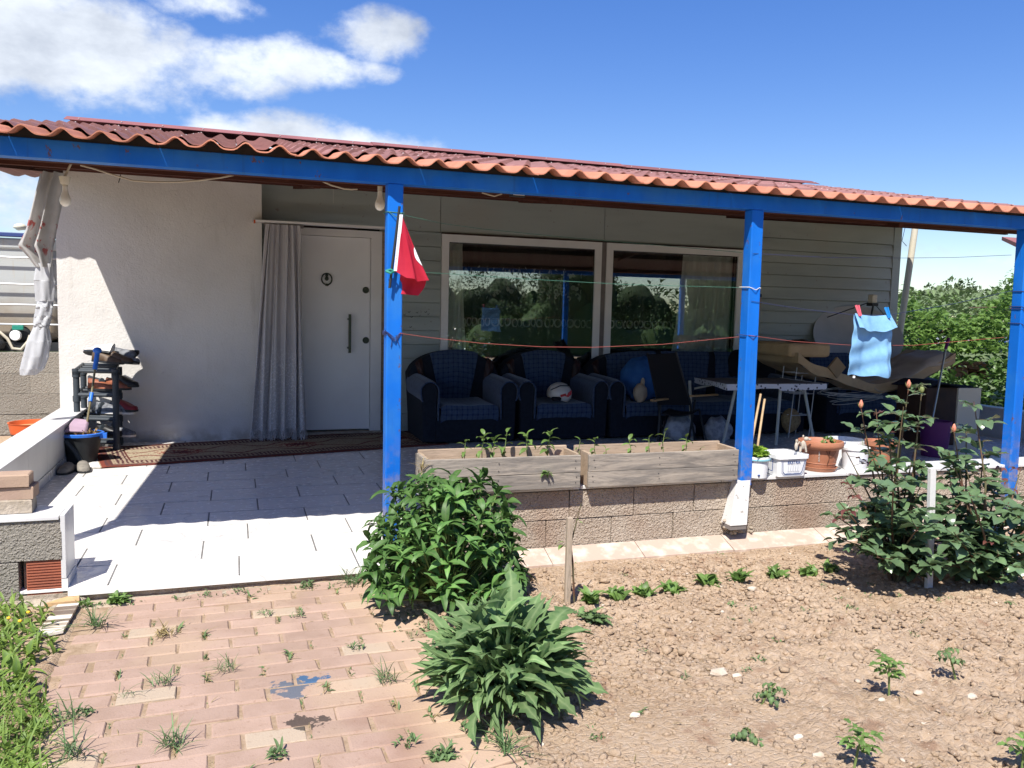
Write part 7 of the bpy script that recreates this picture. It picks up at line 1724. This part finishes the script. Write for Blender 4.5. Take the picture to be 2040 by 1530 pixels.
for i in range(3200):
    px = r3.uniform(1800, 2075); py = r3.uniform(715, 905); Y = 8.9+r3.random()*1.0
    if 1905 < px < 1968 and 722 < py < 752 and r3.random() < .93: continue
    if px < 1900 and py < 745 and r3.random() < .6: continue
    p = PY(px, py, Y)
    if p.x < 8.15: continue
    b.merge(r3.choice(IV if r3.random() < .62 else VL)[0], aim(p, r3.uniform(0, 6.28), r3.uniform(-.7, .9), r3.uniform(-.6, .6), r3.uniform(.8, 1.35)))
b.build('ivy_leaves', M['l_dark'], iv, smooth='all', kind='stuff')
# corrugated shelter roof and rubble pile seen through the leaves
a, b_ = PY(1890, 692, 10.4), PY(2075, 712, 10.4)
MB().grid(lambda u, v: (lerp(a.x, b_.x+1.5, u), 10.15+v*1.3, a.z-.03+.16*v+.025*math.sin(u*95)), 150, 2, .006).build('shelter_roof', M['shedroof'], smooth=True, label='grey corrugated shelter roof half hidden by the vine', cat='roof', org=(a.x, 10.4, a.z))
rbm = MB()
for i in range(90):
    px = r3.uniform(1900, 1975); py = lerp(722, 752, r3.random()); p = PY(px, py, 11.2+r3.random()*.5); rbm.obox(p, (.19, .09, .06), Matrix.Rotation(r3.uniform(0, 3), 3, 'Z') @ Matrix.Rotation(r3.uniform(-.4, .4), 3, 'X'))
rbm.build('brick_pile', M['rubble'], kind='stuff', label='pile of old red bricks seen through the leaves', org=(9.5, 11.4, .5))
# red roofed shed far off on the right
p = PY(2030, 493, 26.0); sh_ = thing('far_shed', 'distant shed with a red roof edge showing beside the right-hand post', 'shed', (p.x+2.5, 27, 0))
zr_ = p.z; MB().add([(p.x-.6, 25.5, zr_-.1), (p.x+5, 25.5, zr_-.1), (p.x+5, 27.2, zr_+.4), (p.x+.4, 27.2, zr_+.4), (p.x-.6, 25.5, zr_+.08), (p.x+5, 25.5, zr_+.08), (p.x+5, 27.2, zr_+.55), (p.x+.4, 27.2, zr_+.55)], [(3, 2, 1, 0), (4, 5, 6, 7), (0, 1, 5, 4), (1, 2, 6, 5), (2, 3, 7, 6), (3, 0, 4, 7)]).build('roof', M['ridge'], sh_)
MB().box(p.x+1.4, p.x+4.6, 25.9, 27.0, 0, zr_-.02).build('wall', M['plaster'], sh_); MB().box(p.x+1.9, p.x+2.8, 25.88, 25.899, .9, 1.8).build('window', M['dark'], sh_)
# orchard trees and the far wood
def tree(x, y, h, r, leaves, n, size, label, grp, seed, nm='orchard_tree', cz=.60):
    t = thing(nm, label, 'tree', (x, y, gz1(x, y)), grp); r2 = random.Random(seed); g_ = gz1(x, y)
    st = MB().tube([(x, y, g_-.1), (x+.05*h*r2.uniform(-.4, .4), y, g_+h*.3), (x, y, g_+h*.6)], [.035*h*.6, .025*h*.6, .01*h], 7, False)
    for k in range(6): a_ = k*1.05+r2.uniform(-.3, .3); st.tube([(x, y, g_+h*(.25+.05*k)), (x+r*.5*math.cos(a_), y+r*.5*math.sin(a_), g_+h*(.5+.05*k))], [.012*h, .005*h], 5, False)
    st.build('trunk', M['bark'], t)
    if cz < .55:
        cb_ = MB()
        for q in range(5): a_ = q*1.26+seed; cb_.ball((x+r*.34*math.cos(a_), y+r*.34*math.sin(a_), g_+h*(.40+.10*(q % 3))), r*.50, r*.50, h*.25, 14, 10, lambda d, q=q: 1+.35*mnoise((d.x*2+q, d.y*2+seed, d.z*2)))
        cb_.build('crown_shade_core', M['core'], t, smooth='all', kind='stuff')  # dark lumps added inside the crown to block light between the leaves
    b = MB(); crown(b, (x, y, g_+h*cz), r, r, h*(1.02-cz), n, leaves, size, seed); b.build('crown', bpy.data.materials[leaves[0][1].materials[0].name], t, smooth='all', kind='stuff')
for i, (px, Y, top, w, lab) in enumerate(((1893, 60, 569, 1.7, 'round far tree left of the pair on the skyline'), (1928, 58, 571, 1.9, 'broad far tree in the middle of the skyline on the right'), (1958, 62, 571, 2.0, 'far tree right of the broad one on the skyline'), (1855, 66, 575, 1.2, 'small far tree at the left end of the skyline'), (2010, 40, 572, 1.6, 'nearer tree behind the right-hand post'))):
    p = PY(px, top, Y); tree(p.x, Y, max(2.5, p.z+.6), w, FL, 420, .8, lab, 'far trees on the skyline', 100+i)
b = MB()
for i in range(5200):
    Y = lerp(18, 150, r3.random()**1.6); px = r3.uniform(1770, 2120); p0_ = PY(px, 640, Y); h = max(.3, (PY(px, 583+5*math.sin(px*.11)+3*math.sin(px*.31+Y), Y).z)); z = h*r3.random()**.45
    b.merge(r3.choice(FL)[0], aim((p0_.x, Y, z), r3.uniform(0, 6.28), r3.uniform(-.6, .8), 0, .012*Y+.35))
b.build('far_orchard', M['l_far'], kind='stuff', label='far orchard reading as one green mass behind the vine', smooth='all', org=(30, 60, 0))
b = MB()
for i in range(5200):
    az = r3.uniform(-math.pi, math.pi); 
    if -.15 < az < 1.05: continue
    d = r3.uniform(120, 190); x, y = d*math.sin(az), d*math.cos(az); z = r3.random()**.5*(4.5+1.5*math.sin(az*17)+math.sin(az*41))
    b.merge(r3.choice(FL)[0], aim((x, y, z), r3.uniform(0, 6.28), r3.uniform(-.6, .8), 0, 3.4))
b.build('far_wood', M['l_far'], kind='stuff', label='far belt of trees round the horizon', smooth='all', org=(0, -100, 0))
# garden trees behind the viewer, seen mirrored in the windows
GTL = 'garden trees mirrored in the windows'
k = 0
for (x, y, h, r, s) in ((-2.2, -9.5, 3.3, 1.3, 1), (.3, -8.5, 3.4, 1.1, 2), (2.4, -9.4, 4.0, 1.3, 3), (4.6, -8.2, 2.6, 1.4, 4), (6.9, -9.6, 2.7, 1.4, 5), (9.4, -7.6, 3.9, 1.5, 6), (12.0, -9.0, 2.6, 1.6, 7), (14.4, -7.4, 3.9, 1.5, 8), (17.2, -6.9, 3.4, 1.7, 9), (20.2, -5.6, 4.0, 1.7, 10)):
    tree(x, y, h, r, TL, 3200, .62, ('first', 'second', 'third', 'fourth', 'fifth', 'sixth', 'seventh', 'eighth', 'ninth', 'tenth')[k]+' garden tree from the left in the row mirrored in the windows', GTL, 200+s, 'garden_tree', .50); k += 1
b = MB()
for i in range(15000):
    x = r3.uniform(-6, 24); y = -6.0-r3.random()*2.6+.08*x+.8*math.sin(x*1.3); z = r3.random()*(1.6+.9*math.sin(x*.9)+.5*math.sin(x*2.3))
    b.merge(r3.choice(TL)[0], aim((x, y, z), r3.uniform(0, 6.28), r3.uniform(-.6, .9), 0, r3.uniform(.45, .8)))
b.grid(lambda u, v: (lerp(-6, 24, u), -6.6+.08*lerp(-6, 24, u)+.8*math.sin(lerp(-6, 24, u)*1.3)-1.4*v, max(.0, .62*(1.6+.9*math.sin(lerp(-6, 24, u)*.9)+.5*math.sin(lerp(-6, 24, u)*2.3)))*(0 if v in (0, 1) else 1+.3*mnoise((u*60, v*3, 1)))), 160, 6)  # lumpy core added inside the hedge so no light passes through it
b.build('hedge', M['l_tree'], kind='stuff', label='low hedge mirrored in the windows', smooth='all', org=(5, -6, 0))

b = MB()
for i in range(15000):
    x = r3.uniform(-9, 36); y = -14.5-r3.random()*3+.10*x; z = r3.random()**.8*(2.2+.7*math.sin(x*.7)+.5*math.sin(x*1.9+1)+.3*math.sin(x*4.1))
    b.merge(r3.choice(TL)[0], aim((x, y, z), r3.uniform(0, 6.28), r3.uniform(-.6, .9), 0, r3.uniform(1.1, 1.9)))
b.grid(lambda u, v: (lerp(-9, 36, u), -16+.10*lerp(-9, 36, u)-1.2*v, (0 if v in (0, 1) else .62*(2.2+.7*math.sin(lerp(-9, 36, u)*.7)+.5*math.sin(lerp(-9, 36, u)*1.9+1))*(1+.25*mnoise((u*70, v*3, 4))))), 200, 4)  # inner sheet added to the belt, stops light showing between its leaves
b.build('tree_belt', M['l_tree'], kind='stuff', label='belt of trees beyond the garden mirrored in the windows', smooth='all', org=(10, -15, 0))
